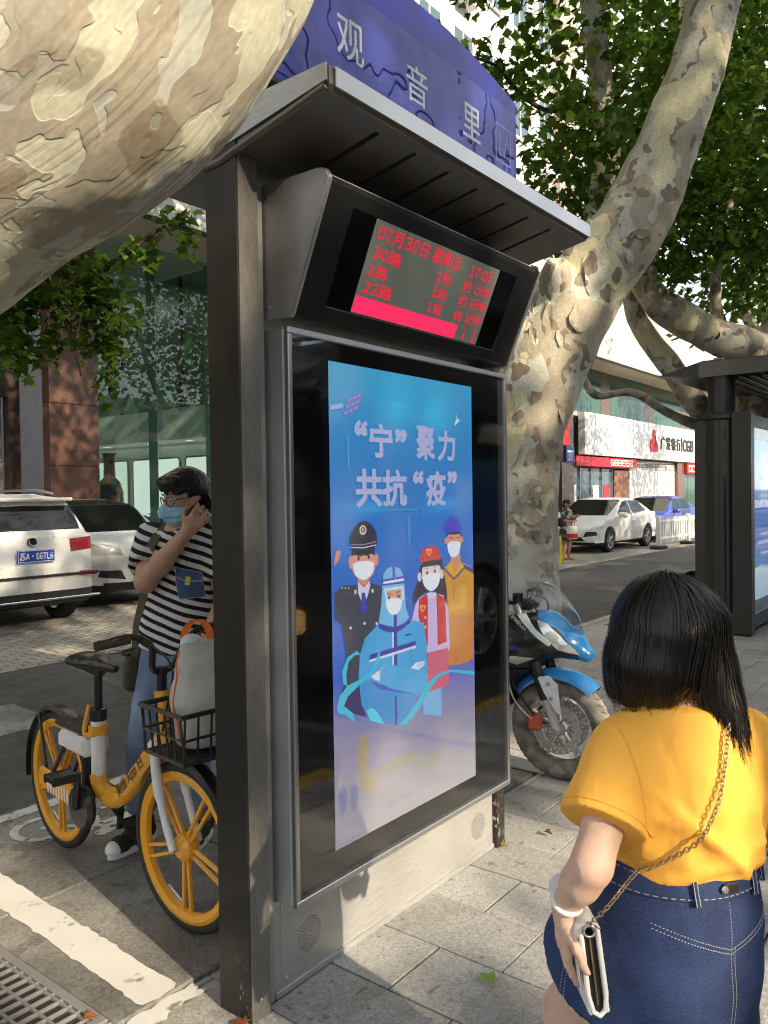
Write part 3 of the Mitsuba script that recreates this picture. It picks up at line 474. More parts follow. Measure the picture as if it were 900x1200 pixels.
([55,185,215],[55,572,52,616,82,657,130,671,150,652,120,657,86,641,73,599,76,558]),
([80,205,225],[201,459,232,442,278,382,195,415,177,454]),
([55,185,215],[356,358,435,394,495,437,545,476,608,500,713,501,887,462,887,445,713,491,634,488,569,457,494,395,411,351]),
]
# ------------------------------------------------------------------ materials
def mat(key, rgb, rough=0.5, metallic=0.0, spec=0.5, bump=None, two=True, **kw):
    d = {'type': 'principled', 'base_color': rgb if isinstance(rgb, dict) else {'type': 'rgb', 'value': [float(x) for x in rgb]},
         'roughness': rough, 'metallic': metallic, 'specular': spec, **kw}
    if bump: d = {'type': 'bumpmap', 'scale': bump[1], 'tex': bump[0], 'bsdf': d}
    scene[key] = {'type': 'twosided', 'bsdf': d} if two else d
    return key
def lin(r, g, b):
    return [((c / 255 + 0.055) / 1.055) ** 2.4 if c > 10 else c / 3295.0 for c in (r, g, b)]
def diffuse(key, rgb):
    scene[key] = {'type': 'twosided', 'bsdf': {'type': 'diffuse', 'reflectance': {'type': 'rgb', 'value': list(rgb)}}}
    return key
def stc(p):
    x, y = p.x - float(O3[0]), p.y - float(O3[1])
    return x * 0.6160 + y * 0.7877, y * 0.6160 - x * 0.7877
VC = {'type': 'mesh_attribute', 'name': 'vertex_color'}

def t_asphalt(p, n, uv):
    s, t = stc(p)
    big = fbm(s * 0.7, t * 0.7, 3.0); g = noise(s * 160, t * 160, 1.0); m = fbm(s * 9, t * 9, 2.0)
    c = mix((0.045, 0.045, 0.047), (0.085, 0.082, 0.078), smoothstep(0.3, 0.7, big * 0.6 + m * 0.4))
    patch = smoothstep(0.60, 0.63, fbm(s * 0.45 + 7, t * 0.8, 9.0))
    return mix(c, (0.13, 0.125, 0.12), patch * 0.7) * (0.65 + 0.7 * g)
def b_asphalt(p, n, uv):
    s, t = stc(p)
    return noise(s * 140, t * 140, 1.0) * 0.7 + fbm(s * 20, t * 20, 2.0) * 0.3
mat('m_asphalt', mikit.proc(t_asphalt), 0.75, bump=(mikit.proc(b_asphalt), 0.003))
def t_granite(p, n, uv):
    s, t = stc(p)
    k = dr.floor((s - 0.26) / 0.3); odd = k - 2 * dr.floor(k / 2)
    r = cell_rand(k, dr.floor((t + 0.25 * odd) / 0.5), 4)
    sp = noise(s * 210, t * 210, 1.0); sp2 = noise(s * 90, t * 90, 5.0)
    st = fbm(s * 3.1, t * 3.1, 8.0); sm = fbm(s * 14, t * 14, 3.0)
    c = mix((0.25, 0.248, 0.24), (0.35, 0.348, 0.335), r)
    c = c * (0.62 + 0.52 * sp + 0.26 * sp2)
    c = mix(c, c * mi.Color3f(0.74, 0.71, 0.67), smoothstep(0.4, 0.8, st) * 0.5 + smoothstep(0.55, 0.75, sm) * 0.3)
    spot = smoothstep(0.90, 0.93, noise(s * 27, t * 27, 6.0)) * 0.5
    return mix(c, (0.06, 0.055, 0.05), spot)
def b_granite(p, n, uv):
    s, t = stc(p)
    return noise(s * 120, t * 120, 1.0) * 0.6 + noise(s * 31, t * 31, 1.0) * 0.4
mat('m_granite', mikit.proc(t_granite), 0.62, bump=(mikit.proc(b_granite), 0.0022))
diffuse('m_joint', (0.05, 0.045, 0.04))
def t_concrete(p, n, uv):
    s, t = stc(p)
    a = fbm(s * 2.2, t * 2.2, 1.0, 4); g = noise(s * 130, t * 130, 1.0); m = fbm(s * 12, t * 12, 4.0)
    c = mix((0.13, 0.127, 0.12), (0.25, 0.243, 0.225), smoothstep(0.3, 0.72, a))
    c = mix(c, (0.07, 0.065, 0.06), smoothstep(0.58, 0.7, m) * 0.45)
    return c * (0.75 + 0.5 * g)
mat('m_concrete', mikit.proc(t_concrete), 0.75, bump=(mikit.proc(b_asphalt), 0.0014))
def t_worn_white(p, n, uv):
    s, t = stc(p)
    a = fbm(s * 9, t * 9, 2.0, 4); g = noise(s * 60, t * 60, 2.0)
    w = smoothstep(0.20, 0.34, a * 0.8 + g * 0.2)
    return mix((0.20, 0.19, 0.17), mix((0.48, 0.475, 0.455), (0.62, 0.615, 0.595), fbm(s * 3, t * 3, 1.0)), w)
mat('m_white_line', mikit.proc(t_worn_white), 0.6)
def t_worn_yellow(p, n, uv):
    s, t = stc(p)
    return mix((0.10, 0.095, 0.08), (0.60, 0.36, 0.06), smoothstep(0.33, 0.43, fbm(s * 9, t * 9, 2.0, 4)))
mat('m_yellow_line', mikit.proc(t_worn_yellow), 0.6)
def t_blocks(p, n, uv):
    s, t = stc(p)
    u, v = s / 0.22, t / 0.11
    row = dr.floor(v); uu = u + 0.5 * (row - 2 * dr.floor(row / 2))
    fx, fy = uu - dr.floor(uu), v - row
    j = dr.minimum(dr.minimum(fx, 1 - fx) * 2, dr.minimum(fy, 1 - fy))
    c = mix((0.22, 0.205, 0.18), (0.34, 0.315, 0.275), cell_rand(dr.floor(uu), row, 2)) * (0.7 + 0.6 * fbm(s * 1.3, t * 1.3, 6.0))
    return mix((0.06, 0.055, 0.05), c, smoothstep(0.04, 0.12, j))
mat('m_blocks', mikit.proc(t_blocks), 0.75)

# plane-tree bark: jigsaw plates of olive grey over cream and grey-green underbark
def _bark(p):
    w1 = noise(p.x * 8, p.y * 8, p.z * 6) - 0.5; w2 = noise(p.x * 23, p.y * 23, p.z * 17) - 0.5; w3 = noise(p.x * 11 + 5, p.y * 11, p.z * 8) - 0.5
    x, y, z = p.x + 0.16 * w1 + 0.05 * w2, p.y - 0.16 * w3 + 0.05 * w2, p.z + 0.22 * w1 - 0.06 * w2
    return noise(x * 5.0, y * 5.0, z * 1.9), noise(x * 7.0 + 9, y * 7.0, z * 2.8), noise(x * 11.0, y * 11.0 + 3, z * 7.0)
def t_bark(p, n, uv):
    a, b, c3 = _bark(p)
    g = fbm(p.x * 45, p.y * 45, p.z * 14, 3)
    c = mix((0.29, 0.25, 0.185), (0.40, 0.36, 0.28), g)
    c = mix(c, mix((0.40, 0.40, 0.33), (0.50, 0.495, 0.42), g), smoothstep(0.56, 0.57, b))
    c = mix(c, mix((0.17, 0.135, 0.095), (0.25, 0.205, 0.15), g), smoothstep(0.66, 0.67, c3))
    c = mix(c, mix((0.52, 0.47, 0.29), (0.64, 0.59, 0.41), g), smoothstep(0.655, 0.665, a))
    return c * (0.85 + 0.3 * noise(p.x * 90, p.y * 90, p.z * 60))
def b_bark(p, n, uv):
    a, b, c3 = _bark(p)
    h = -0.5 * smoothstep(0.56, 0.575, b) + 0.6 * smoothstep(0.66, 0.675, c3) - 0.6 * smoothstep(0.655, 0.67, a)
    return h + 0.6 * fbm(p.x * 45, p.y * 45, p.z * 10, 3)
mat('m_bark', mikit.proc(t_bark), 0.7, bump=(mikit.proc(b_bark), 0.006))
def _plates(p, uv):
    u, v = uv.x, uv.y
    wx = noise(u * 22, v * 18, 1.0) - 0.5; wy = noise(u * 22, v * 18, 5.0) - 0.5
    hx = noise(u * 55, v * 48, 2.0) - 0.5; hy = noise(u * 55, v * 48, 7.0) - 0.5
    U, V = u + 0.060 * wx + 0.024 * hx, v + 0.075 * wy + 0.028 * hy
    return noise(U * 11.5, V * 9.0, 3.0), noise(U * 12.0 + 4, V * 9.5, 8.0), noise(U * 26.0, V * 21.0, 6.0)
def t_barkbig(p, n, uv):
    a, b, c3 = _plates(p, uv)
    u, v = uv.x, uv.y
    g = fbm(u * 60, v * 9, 1.0, 3); w = fbm(u * 5, v * 3.5, 2.0, 3)
    line = smoothstep(0.62, 0.72, noise(u * 110 + 3 * noise(v * 3, u * 4), v * 3.2, 4.0)) * smoothstep(0.40, 0.60, w)
    base = mix((0.315, 0.28, 0.22), (0.41, 0.375, 0.305), 0.5 * g + 0.5 * w)
    c = mix(base, mix((0.30, 0.27, 0.21), (0.36, 0.33, 0.265), g), smoothstep(0.64, 0.655, b))
    c = mix(c, mix((0.42, 0.43, 0.385), (0.47, 0.48, 0.43), g), smoothstep(0.69, 0.70, c3))
    c = mix(c, (0.20, 0.14, 0.09), line * 0.30)
    edge = smoothstep(0.555, 0.59, a) * (1 - smoothstep(0.60, 0.612, a))
    c = mix(c, mix((0.47, 0.465, 0.36), (0.54, 0.535, 0.43), w), smoothstep(0.635, 0.645, a))
    c = mix(c, (0.17, 0.125, 0.08), smoothstep(0.80, 0.84, noise(u * 15, v * 11, 9.0)) * 0.5)
    return c * (0.9 + 0.2 * noise(u * 170, v * 120, 1.0))
def b_barkbig(p, n, uv):
    a, b, c3 = _plates(p, uv)
    u, v = uv.x, uv.y
    h = -0.7 * smoothstep(0.635, 0.652, a) - 0.5 * smoothstep(0.69, 0.705, c3) + 0.4 * smoothstep(0.64, 0.66, b)
    return h + 0.3 * fbm(u * 55, v * 8, 1.0, 3) - 0.25 * smoothstep(0.62, 0.72, noise(u * 110 + 3 * noise(v * 3, u * 4), v * 3.2, 4.0))
mat('m_bark_near', mikit.proc(t_barkbig), 0.78, spec=0.25, bump=(mikit.proc(b_barkbig), 0.0022))
def t_wash(p, n, uv):
    f = fbm(p.x * 14, p.y * 14, p.z * 11, 4)
    w = smoothstep(0.40, 0.47, f) * smoothstep(1.30, 1.06, p.z + 0.35 * (noise(p.x * 7, p.y * 7, p.z * 5) - 0.5))
    return mix(mi.Color3f(t_bark(p, n, uv)), (0.52, 0.50, 0.45), w * 0.9)
mat('m_bark_wash', mikit.proc(t_wash), 0.75, bump=(mikit.proc(b_bark), 0.006))
scene['m_leaf'] = {'type': 'principledthin', 'base_color': VC, 'roughness': 0.45, 'diff_trans': 0.85, 'spec_trans': 0.0}
diffuse('m_twig', (0.07, 0.055, 0.04))

# metals, paints, glass
def t_post(p, n, uv):
    f = noise(p.x * 220, p.y * 220, p.z * 60) * 0.6 + noise(p.x * 60, p.y * 60, p.z * 30) * 0.4
    fleck = smoothstep(0.66, 0.72, f) * smoothstep(0.46, 0.62, fbm(p.x * 9, p.y * 9, p.z * 2.2, 3))
    rust = smoothstep(0.5, 0.7, fbm(p.x * 12, p.y * 12, p.z * 5 + 3, 3))
    c = mix((0.026, 0.025, 0.024), (0.036, 0.029, 0.024), rust)
    return mix(c, (0.45, 0.43, 0.40), fleck * smoothstep(0.95, 0.30, p.z + 0.5 * noise(p.x * 20, p.y * 20, p.z * 8)))
mat('m_post', mikit.proc(t_post), 0.42, metallic=0.35, spec=0.5)
def t_brushed(p, n, uv):
    return mi.Color3f(0.42, 0.42, 0.42) * (0.8 + 0.4 * noise(p.x * 25, p.y * 25, p.z * 420)) * (0.85 + 0.3 * fbm(p.x * 5, p.y * 5, p.z * 5))
mat('m_steel', mikit.proc(t_brushed), 0.38, metallic=0.5)
def t_front(p, n, uv):
    f = noise(p.x * 220, p.y * 220, p.z * 40) * 0.6 + noise(p.x * 60, p.y * 60, p.z * 20) * 0.4
    return mix((0.13, 0.125, 0.12), (0.21, 0.20, 0.19), f) * (0.7 + 0.6 * fbm(p.x * 6, p.y * 6, p.z * 3))
mat('m_post_front', mikit.proc(t_front), 0.42, metallic=0.3)
mat('m_alu', (0.48, 0.48, 0.48), 0.28, metallic=0.9)
mat('m_alu_dark', (0.34, 0.35, 0.36), 0.36, metallic=0.35)
mat('m_grey_paint', (0.30, 0.30, 0.305), 0.38, metallic=0.3)
mat('m_black_gloss', (0.004, 0.004, 0.005), 0.06)
mat('m_black_matt', (0.012, 0.012, 0.013), 0.5)
mat('m_black_rubber', (0.018, 0.018, 0.018), 0.7)
mat('m_black_plastic', (0.015, 0.015, 0.016), 0.32)
mat('m_chrome', (0.75, 0.75, 0.76), 0.12, metallic=1.0)
mat('m_silver', (0.55, 0.55, 0.56), 0.3, metallic=0.85)
mat('m_white_plastic', (0.70, 0.70, 0.70), 0.35)
mat('m_white', (0.78, 0.78, 0.77), 0.5)
mat('m_red', (0.62, 0.02, 0.03), 0.45)
scene['m_pane'] = {'type': 'thindielectric', 'int_ior': 1.5}
scene['m_pane_green'] = {'type': 'thindielectric', 'int_ior': 1.5, 'specular_transmittance': {'type': 'rgb', 'value': [0.62, 0.78, 0.70]}}
mat('m_signblue', (0.012, 0.017, 0.40), 0.3, spec=0.4, clearcoat=0.3, clearcoat_gloss=0.9)
mat('m_signblue_face', (0.095, 0.115, 0.50), 0.22, clearcoat=0.6, clearcoat_gloss=0.9)
mat('m_signwhite', (0.72, 0.74, 0.80), 0.35)

# ------------------------------------------------------------------ ground
def sheet(key, s0, s1, t0, t1, z, m, ns=1, nt=1):
    a, b = np.meshgrid(np.linspace(s0, s1, ns + 1), np.linspace(t0, t1, nt + 1), indexing='ij')
    v = np.stack([a, b, 0 * a + z], -1).reshape(-1, 3)
    i, j = np.meshgrid(np.arange(ns), np.arange(nt), indexing='ij'); q = i * (nt + 1) + j
    f = np.stack([q, q + nt + 1, q + nt + 2, q + 1], -1).reshape(-1, 4)
    put(MB().add(v, f), m, ST, key=key)
def structure(key, label):
    _USED.add(key); labels[key] = {'label': label, 'kind': 'structure'}; return key
diffuse('m_earth', (0.16, 0.15, 0.13))
sheet(structure('ground', 'plain grey ground reaching to the horizon around the street'), -300, 300, -300, 300, -0.22, 'm_earth')
sheet(structure('main_road', 'dark asphalt main road beside the bus stop island'), -60, 160, -15, -1.39, -0.12, 'm_asphalt')
sheet(structure('side_lane', 'asphalt side lane between the bus stop island and the parked cars'), -60, 160, 2.2, 5.6, -0.012, 'm_asphalt')
sheet(structure('parking_apron', 'tan block paving under the parked cars in front of the building'), -60, 160, 5.6, 30, -0.016, 'm_blocks')
sheet(structure('far_pavement', 'pavement on the other side of the main road'), -60, 160, -30, -15, -0.02, 'm_granite')
# island: bed with recessed joints, slabs near, sheet farther off
put(MB().box(-60, 6.26, -1.15, 2.2, -0.2, -0.007), 'm_joint', ST, key=structure('pavement', 'grey granite slab pavement of the bus stop island'))
rs = R_(3)
slab_meshes = []
cells = []
for k in range(-6, 20):
    s0 = 0.26 + 0.3 * k
    off = 0.25 if k % 2 == 0 else 0.0
    for j in range(-4, 6):
        t0, t1 = j * 0.5 + off - 0.5, j * 0.5 + off
        t0, t1 = max(t0, -1.15), min(t1, 2.2)
        if t1 - t0 < 0.03: continue
        if s0 + 0.3 > -0.19 and s0 < 2.3 and t1 > 0.3:
            t1 = min(t1, 0.281)
            if t1 - t0 < 0.03: continue
        if s0 < -0.5 and s0 + 0.3 > -1.6 and t1 > 0.34 and t0 < 1.45:
            if t0 < 0.30: t1 = min(t1, 0.336)
            elif t1 > 1.5: t0 = max(t0, 1.452)
            else: continue
        cells.append((s0, t0, t1))
for s0, t0, t1 in cells:
    dz, g = rs.uniform(-0.0025, 0.0015), 0.0022 + 0.0015 * rs.rand()
    b = MB().box(s0 + g, s0 + 0.3 - g, t0 + g, t1 - g, -0.03, dz, 0.0025)
    m = b.build(); c = m.vertices.mean(0)
    tilt = rs.uniform(-0.004, 0.004, 2)
    m.vertices[:, 2] += (m.vertices[:, 0] - c[0]) * tilt[0] + (m.vertices[:, 1] - c[1]) * tilt[1]
    put(m, 'm_granite', ST, parent='pavement', name='slab')
sheet(structure('pavement__far_slabs', None), 6.26, 160, -1.15, 2.2, -0.001, 'm_granite'); labels['pavement__far_slabs'] = {'kind': 'stuff'}
# kerbs of the island, towards the main road and the side lane
put(MB().box(-60, 160, -1.385, -1.155, -0.25, -0.02), 'm_joint', ST, key=structure('kerb', 'pale granite kerb along the main road'))
for k in range(-4, 16):
    put(MB().box(k * 0.8 + 0.004, k * 0.8 + 0.796, -1.39, -1.152, -0.2, 0.002, 0.012), 'm_granite', ST, parent='kerb', name='kerb_stone')
put(MB().box(12.8, 160, -1.39, -1.152, -0.2, 0.001), 'm_granite', ST, parent='kerb', name='far_kerb', kind='stuff')
put(MB().box(2.32, 160, 2.14, 2.26, -0.25, 0.006, 0.008), 'm_granite', ST, key=structure('side_kerb', 'pale kerb edge between the island and the side lane'))
# bicycle bay: a raised concrete slab with a worn white border and a bicycle symbol
bay = structure('bicycle_bay', 'concrete bicycle parking bay with a worn white border')
bz = 0.014
for s0, s1, t0, t1 in ((-0.379, 0.62, 0.285, 1.18), (0.626, 1.5, 0.285, 1.18), (1.506, 2.3, 0.285, 1.18), (-0.379, 0.62, 1.186, 2.15), (0.626, 1.5, 1.186, 2.15), (1.506, 2.3, 1.186, 2.15)):
    put(MB().box(s0, s1, t0, t1, -0.1, bz, 0.006), 'm_concrete', ST, parent=bay, name='concrete_slab')
put(MB().box(-3.2, 2.3, 2.15, 2.2, -0.1, bz - 0.006), 'm_concrete', ST, parent=bay, name='edge_strip')
scene[bay] = scene.pop('bicycle_bay__edge_strip')
rs = R_(8)
def ragged(pts, amp=0.008, step=0.03):
    """A painted outline with a slightly uneven edge."""
    ring = LineString(list(pts) + [pts[0]]); n = max(int(ring.length / step), 8)
    q = np.array([ring.interpolate(ring.length * i / n).coords[0] for i in range(n)])
    return Polygon(q + rs.uniform(-amp, amp, q.shape)).buffer(0)
def paint(poly, z, m, **kw):
    b = MB()
    for g in getattr(poly, 'geoms', [poly]):
        v, f = trimesh.creation.triangulate_polygon(g, engine='earcut')
        b.add(np.c_[v, np.full(len(v), z)], f)
    put(b, m, ST, **kw)
paint(ragged([(-0.292, 0.29), (-0.155, 0.29), (-0.10, 2.14), (-0.235, 2.14)], 0.006), bz + 0.004, 'm_white_line', parent=bay, name='border_line')
paint(ragged([(-0.1, 2.06), (2.28, 2.06), (2.28, 2.148), (-0.1, 2.148)], 0.006), bz + 0.004, 'm_white_line', parent=bay, name='border_line')
paint(ragged([(-0.40, 0.20), (-0.10, 0.215), (-0.12, 0.279), (-0.36, 0.279)], 0.014), 0.006, 'm_white_line', parent=bay, name='paint_smear')
def arc(cx, cy, r, a0, a1, w):
    a = np.radians(np.linspace(a0, a1, 24))
    return LineString(np.c_[cx + r * np.cos(a), cy + r * np.sin(a)]).buffer(w / 2, cap_style=2)
sym = unary_union([arc(0.24, 1.83, 0.135, 20, 300, 0.04), arc(0.76, 1.78, 0.135, 0, 250, 0.04),
                   LineString([(0.24, 1.83), (0.42, 1.66), (0.66, 1.66), (0.76, 1.78)]).buffer(0.02), LineString([(0.24, 1.70), (0.46, 1.60)]).buffer(0.02),
                   LineString([(0.42, 1.66), (0.50, 1.84), (0.7, 1.80)]).buffer(0.018), LineString([(0.38, 1.56), (0.55, 1.62)]).buffer(0.035)])
rsx = R_(5)
sym = sym.difference(unary_union([Point(rsx.uniform(0.1, 0.9), rsx.uniform(1.5, 2)).buffer(rsx.uniform(0.006, 0.022), 3) for _ in range(60)]))
paint(sym, bz + 0.004, 'm_white_line', parent=bay, name='bicycle_symbol')
mat('m_grate_lid', (0.05, 0.05, 0.05), 0.5, metallic=0.3)
# markings of the main road
paint(ragged([(-6, -1.75), (30, -1.75), (30, -1.6), (-6, -1.6)], 0.008, 0.2), -0.115, 'm_yellow_line', key=structure('yellow_line', 'worn yellow line along the main road kerb'))
put(MB().ext(Point(0, 0).buffer(0.36, 24), 0.01), 'm_grate_lid', ST @ mtrans(17.0, 5.2, -0.018), key=structure('manhole_cover', 'dark round manhole cover in the side lane'))
paint(ragged([(0.15, 3.57), (1.33, 3.6), (1.38, 4.40), (0.12, 4.43)], 0.012), -0.008, 'm_concrete', key=structure('lane_patch', 'pale concrete patch in the asphalt of the side lane'))
# drain grate at the left foot of the picture
GR = thing('drain_grate', 'grey steel drain grate set in the paving, beside the white line', 'drain grate')
put(MB().box(-1.56, -0.40, 0.36, 1.42, -0.12, -0.10), 'm_joint', ST, parent=GR, name='pit')
GM = mat('m_grate', (0.26, 0.26, 0.265), 0.5, metallic=0.4)
mat('m_pebble', mikit.proc(t_granite), 0.7)
for j in range(21):
    t = 0.40 + j * 0.05
    put(MB().box(-1.56, -0.40, t - 0.006, t + 0.006, -0.05, 0.004, 0.002), GM, ST, parent=GR, name='bar')
for j in range(17):
    s = -1.54 + j * 0.07
    put(MB().box(s - 0.005, s + 0.005, 0.38, 1.42, -0.05, 0.0031, 0.002), GM, ST, parent=GR, name='cross_bar')
rg = R_(17); pb = MB()
for k in range(900):
    q = trimesh.creation.icosphere(0); e = rg.uniform(0.012, 0.028)
    q.apply_scale([e, e * rg.uniform(0.6, 1), e * 0.6]); q.apply_transform(mrot((0, 0, 1), rg.uniform(0, 360))); q.apply_translation((rg.uniform(-1.55, -0.42), rg.uniform(0.38, 1.41), rg.uniform(-0.075, -0.05)))
    pb.mesh(q)
put(pb, 'm_pebble', ST, parent=GR, name='gravel', kind='stuff')
for a in ((-1.58, -0.38, 0.34, 0.375), (-1.58, -0.38, 1.415, 1.45), (-1.58, -1.55, 0.34, 1.45), (-0.41, -0.38, 0.34, 1.45)):
    put(MB().box(*a, -0.05, 0.006 + 0.001 * rs.rand(), 0.002), GM, ST, parent=GR, name='rim')
# ------------------------------------------------------------------ bus information kiosk
def glow(rgb, gain=1.0):
    k = gain / 2 ** exposure
    return {'type': 'area', 'radiance': {'type': 'rgb', 'value': [c * k for c in lin(*rgb)]}, 'sampling_weight': 0.02}
def flat(poly, M, z=0.0):
    """A flat sheet of the polygon in the xy plane of M."""
    b = MB()
    for g in getattr(poly, 'geoms', [poly]):
        if g.is_empty or g.area < 1e-9: continue
        v, f = trimesh.creation.triangulate_polygon(g, engine='earcut')
        f = np.array(f); v = np.asarray(v)
        a = v[f]; ar = np.cross(a[:, 1] - a[:, 0], a[:, 2] - a[:, 0])
        f[ar < 0] = f[ar < 0][:, ::-1]
        b.add(np.c_[v, np.full(len(v), z)], f)
    m = b.build(); m.vertices = m.vertices @ M[:3, :3].T + M[:3, 3]
    return m
def prism(prof, s0, s1):
    """Profile of (t, z) points swept along s, as a manifold."""
    a = m3.CrossSection([[(float(t), float(z)) for t, z in prof]], m3.FillRule.NonZero).extrude(s1 - s0)
    return a.transform([[0, 0, 1, s0], [1, 0, 0, 0], [0, 1, 0, 0]])
KI = thing('bus_kiosk', 'tall grey bus stop kiosk with red LED board, lit poster and blue name board', 'bus stop kiosk')
put(MB().box(-0.131, -0.048, -0.030, 0.115, 0, 2.66, 0.004), 'm_post', ST, parent=KI, name='post', label='scratched dark post at the near end of the kiosk')
put(MB().box(-0.128, -0.051, -0.0335, -0.0302, 0.005, 2.62, 0.001), 'm_post_front', ST, parent='bus_kiosk__post', name='front_plate')
put(MB().box(1.366, 1.432, -0.022, 0.115, 0, 2.66, 0.004), 'm_post', ST, parent=KI, name='post')
put(MB().box(-0.047, -0.002, 0.0, 0.115, 0.0, 2.58), 'm_alu_dark', ST, parent=KI, name='side_strip')
# foot
put(MB().box(0.0, 1.362, 0.002, 0.15, 0, 0.312, 0.003), 'm_steel', ST, parent=KI, name='base')
b = MB()
b.box(0.03, 1.335, -0.002, 0.004, 0.03, 0.30, 0.0015)
base_panel = put(b, 'm_steel', ST, parent='bus_kiosk__base', name='panel')
put(MB().box(0.0, 1.362, -0.006, 0.004, 0.0, 0.022, 0.002), 'm_steel', ST, parent='bus_kiosk__base', name='rail')
for cx, cz in ((0.157, 0.147), (1.232, 0.143)):
    b, c = MB(), 0
    for r, n in ((0.010, 6), (0.019, 12), (0.028, 18), (0.037, 24), (0.046, 30), (0.054, 34)):
        for k in range(n):
            a = 2 * math.pi * k / n + r * 7
            b.add(*lathe([(0.00005, 0.0006), (0.0024, 0.0004), (0.0024, -0.001)], 6), M=axisM((cx + r * math.cos(a), -0.0022, cz + r * math.sin(a)), (0, -1, 0)))
    put(b, 'm_black_matt', ST, parent='bus_kiosk__base', name='speaker_grille')
# light box
Z0, Z1 = 0.312, 2.125
put(MB().box(0.010, 1.360, -0.072, 0.13, Z0, Z1, 0.006), 'm_alu_dark', ST, parent=KI, name='case')
fb = MB()
for a in ((0.010, 1.360, Z0, Z0 + 0.022), (0.010, 1.360, Z1 - 0.022, Z1), (0.010, 0.028, Z0 + 0.022, Z1 - 0.022), (1.342, 1.360, Z0 + 0.022, Z1 - 0.022)):
    fb.box(a[0], a[1], -0.094, -0.0725, a[2], a[3], 0.003)
put(fb, 'm_alu', ST, parent=KI, name='frame')
put(MB().box(0.0285, 1.3415, -0.0745, -0.0725, Z0 + 0.0225, Z1 - 0.0225), 'm_black_gloss', ST, parent=KI, name='back_plate')
FR = np.eye(4); FR[:3, 0], FR[:3, 1], FR[:3, 2] = (1, 0, 0), (0, 0, 1), (0, -1, 0)   # x along s, y up, z towards the viewer
SCR = ST @ mtrans(0.2, 0, 0.4) @ FR
scr_dull = {'type': 'principled', 'base_color': {'type': 'rgb', 'value': [0.12, 0.118, 0.115]}, 'roughness': 0.6, 'specular': 0.2}
scene['m_lcd'] = scr_dull
# backlit picture: ground colour bands, then flat printed shapes, each 0.4 mm in front of the other
W_, H_ = 0.905, 1.622
x0, y0 = 0.010, 0.022
rows = [(0.0, (142, 142, 150)), (0.10, (140, 138, 152)), (0.20, (132, 128, 160)), (0.285, (92, 100, 180)), (0.34, (40, 84, 180)), (0.5, (20, 88, 182)), (0.62, (8, 100, 186)), (0.8, (4, 114, 184)), (0.92, (8, 132, 188)), (1.0, (18, 146, 190))]
ys = np.linspace(0, 1, 41); xs = np.linspace(0, 1, 13)
gx, gy = np.meshgrid(xs, ys, indexing='ij')
K = 1.0 / 2 ** exposure
LC = np.array([lin(*r[1]) for r in rows]); LY = np.array([r[0] for r in rows])
col = np.stack([np.interp(gy, LY, LC[:, k]) for k in range(3)], -1)
glowp = np.exp(-((gx - 0.42) / 0.10) ** 2 - ((gy - 0.93) / 0.05) ** 2) + np.exp(-((gx - 0.7) / 0.10) ** 2 - ((gy - 0.92) / 0.05) ** 2) + 0.8 * np.exp(-((gx - 0.75) / 0.1) ** 2 - ((gy - 0.70) / 0.012) ** 2) + 0.8 * np.exp(-((gx - 0.22) / 0.12) ** 2 - ((gy - 0.70) / 0.008) ** 2)
col = col + glowp[..., None] * np.array(lin(60, 190, 200)) * 0.35
i, j = np.meshgrid(np.arange(12), np.arange(40), indexing='ij'); q = i * 41 + j
quad = np.stack([q, q + 41, q + 42, q + 1], -1).reshape(-1, 4)
V = np.stack([x0 + gx * (W_ - 2 * 0.010), y0 + gy * (H_ - 2 * 0.0), 0 * gx], -1).reshape(-1, 3)
V = np.c_[V[:, 0], V[:, 1], np.full(len(V), 0.0760)]
scene['bus_kiosk__screen'] = mikit.ply(trimesh.Trimesh(V @ SCR[:3, :3].T + SCR[:3, 3], np.vstack([quad[:, [0, 1, 2]], quad[:, [0, 2, 3]]]), process=False), 'm_lcd',
                                       color=col.reshape(-1, 3) * K, emitter={'type': 'area', 'radiance': VC, 'sampling_weight': 0.05})
labels['bus_kiosk__screen'] = {'label': 'lit blue poster screen with four cartoon workers in masks'}
SC = 'bus_kiosk__screen'
def art_poly(p):
    return Polygon(np.array(p, float).reshape(-1, 2) / 1000.0).buffer(0)
clip = sbox(x0 + 0.001, y0 + 0.001, x0 + W_ - 0.021, y0 + H_ - 0.001)
by_col, order = {}, 0
VV, FF, CC, nv = [], [], [], 0
FADE = [0.30, 0.55]
def draw(poly, rgb, z):
    global nv
    poly = poly.intersection(clip)
    for g in getattr(poly, 'geoms', [poly]):
        if g.is_empty or g.geom_type != 'Polygon' or g.area < 1e-8: continue
        v, f = trimesh.creation.triangulate_polygon(g, engine='earcut'); f = np.array(f); v = np.asarray(v)
        a = v[f]; ar = np.cross(a[:, 1] - a[:, 0], a[:, 2] - a[:, 0]); f[ar < 0] = f[ar < 0][:, ::-1]
        VV.append(np.c_[v, np.full(len(v), z)]); FF.append(f + nv); nv += len(v)
        CC.append(np.tile(np.array(lin(*rgb)) * K * 0.9, (len(v), 1)))
def flush_art(name, label=None):
    global VV, FF, CC, nv
    V = np.vstack(VV) @ SCR[:3, :3].T + SCR[:3, 3]
    key = numbered(f'{SC}__{name}')
    scene[key] = mikit.ply(trimesh.Trimesh(V, np.vstack(FF), process=False), 'm_lcd', color=np.vstack(CC), emitter={'type': 'area', 'radiance': VC, 'sampling_weight': 0.02})
    if label: labels[key] = {'label': label}
    VV, FF, CC, nv = [], [], [], 0
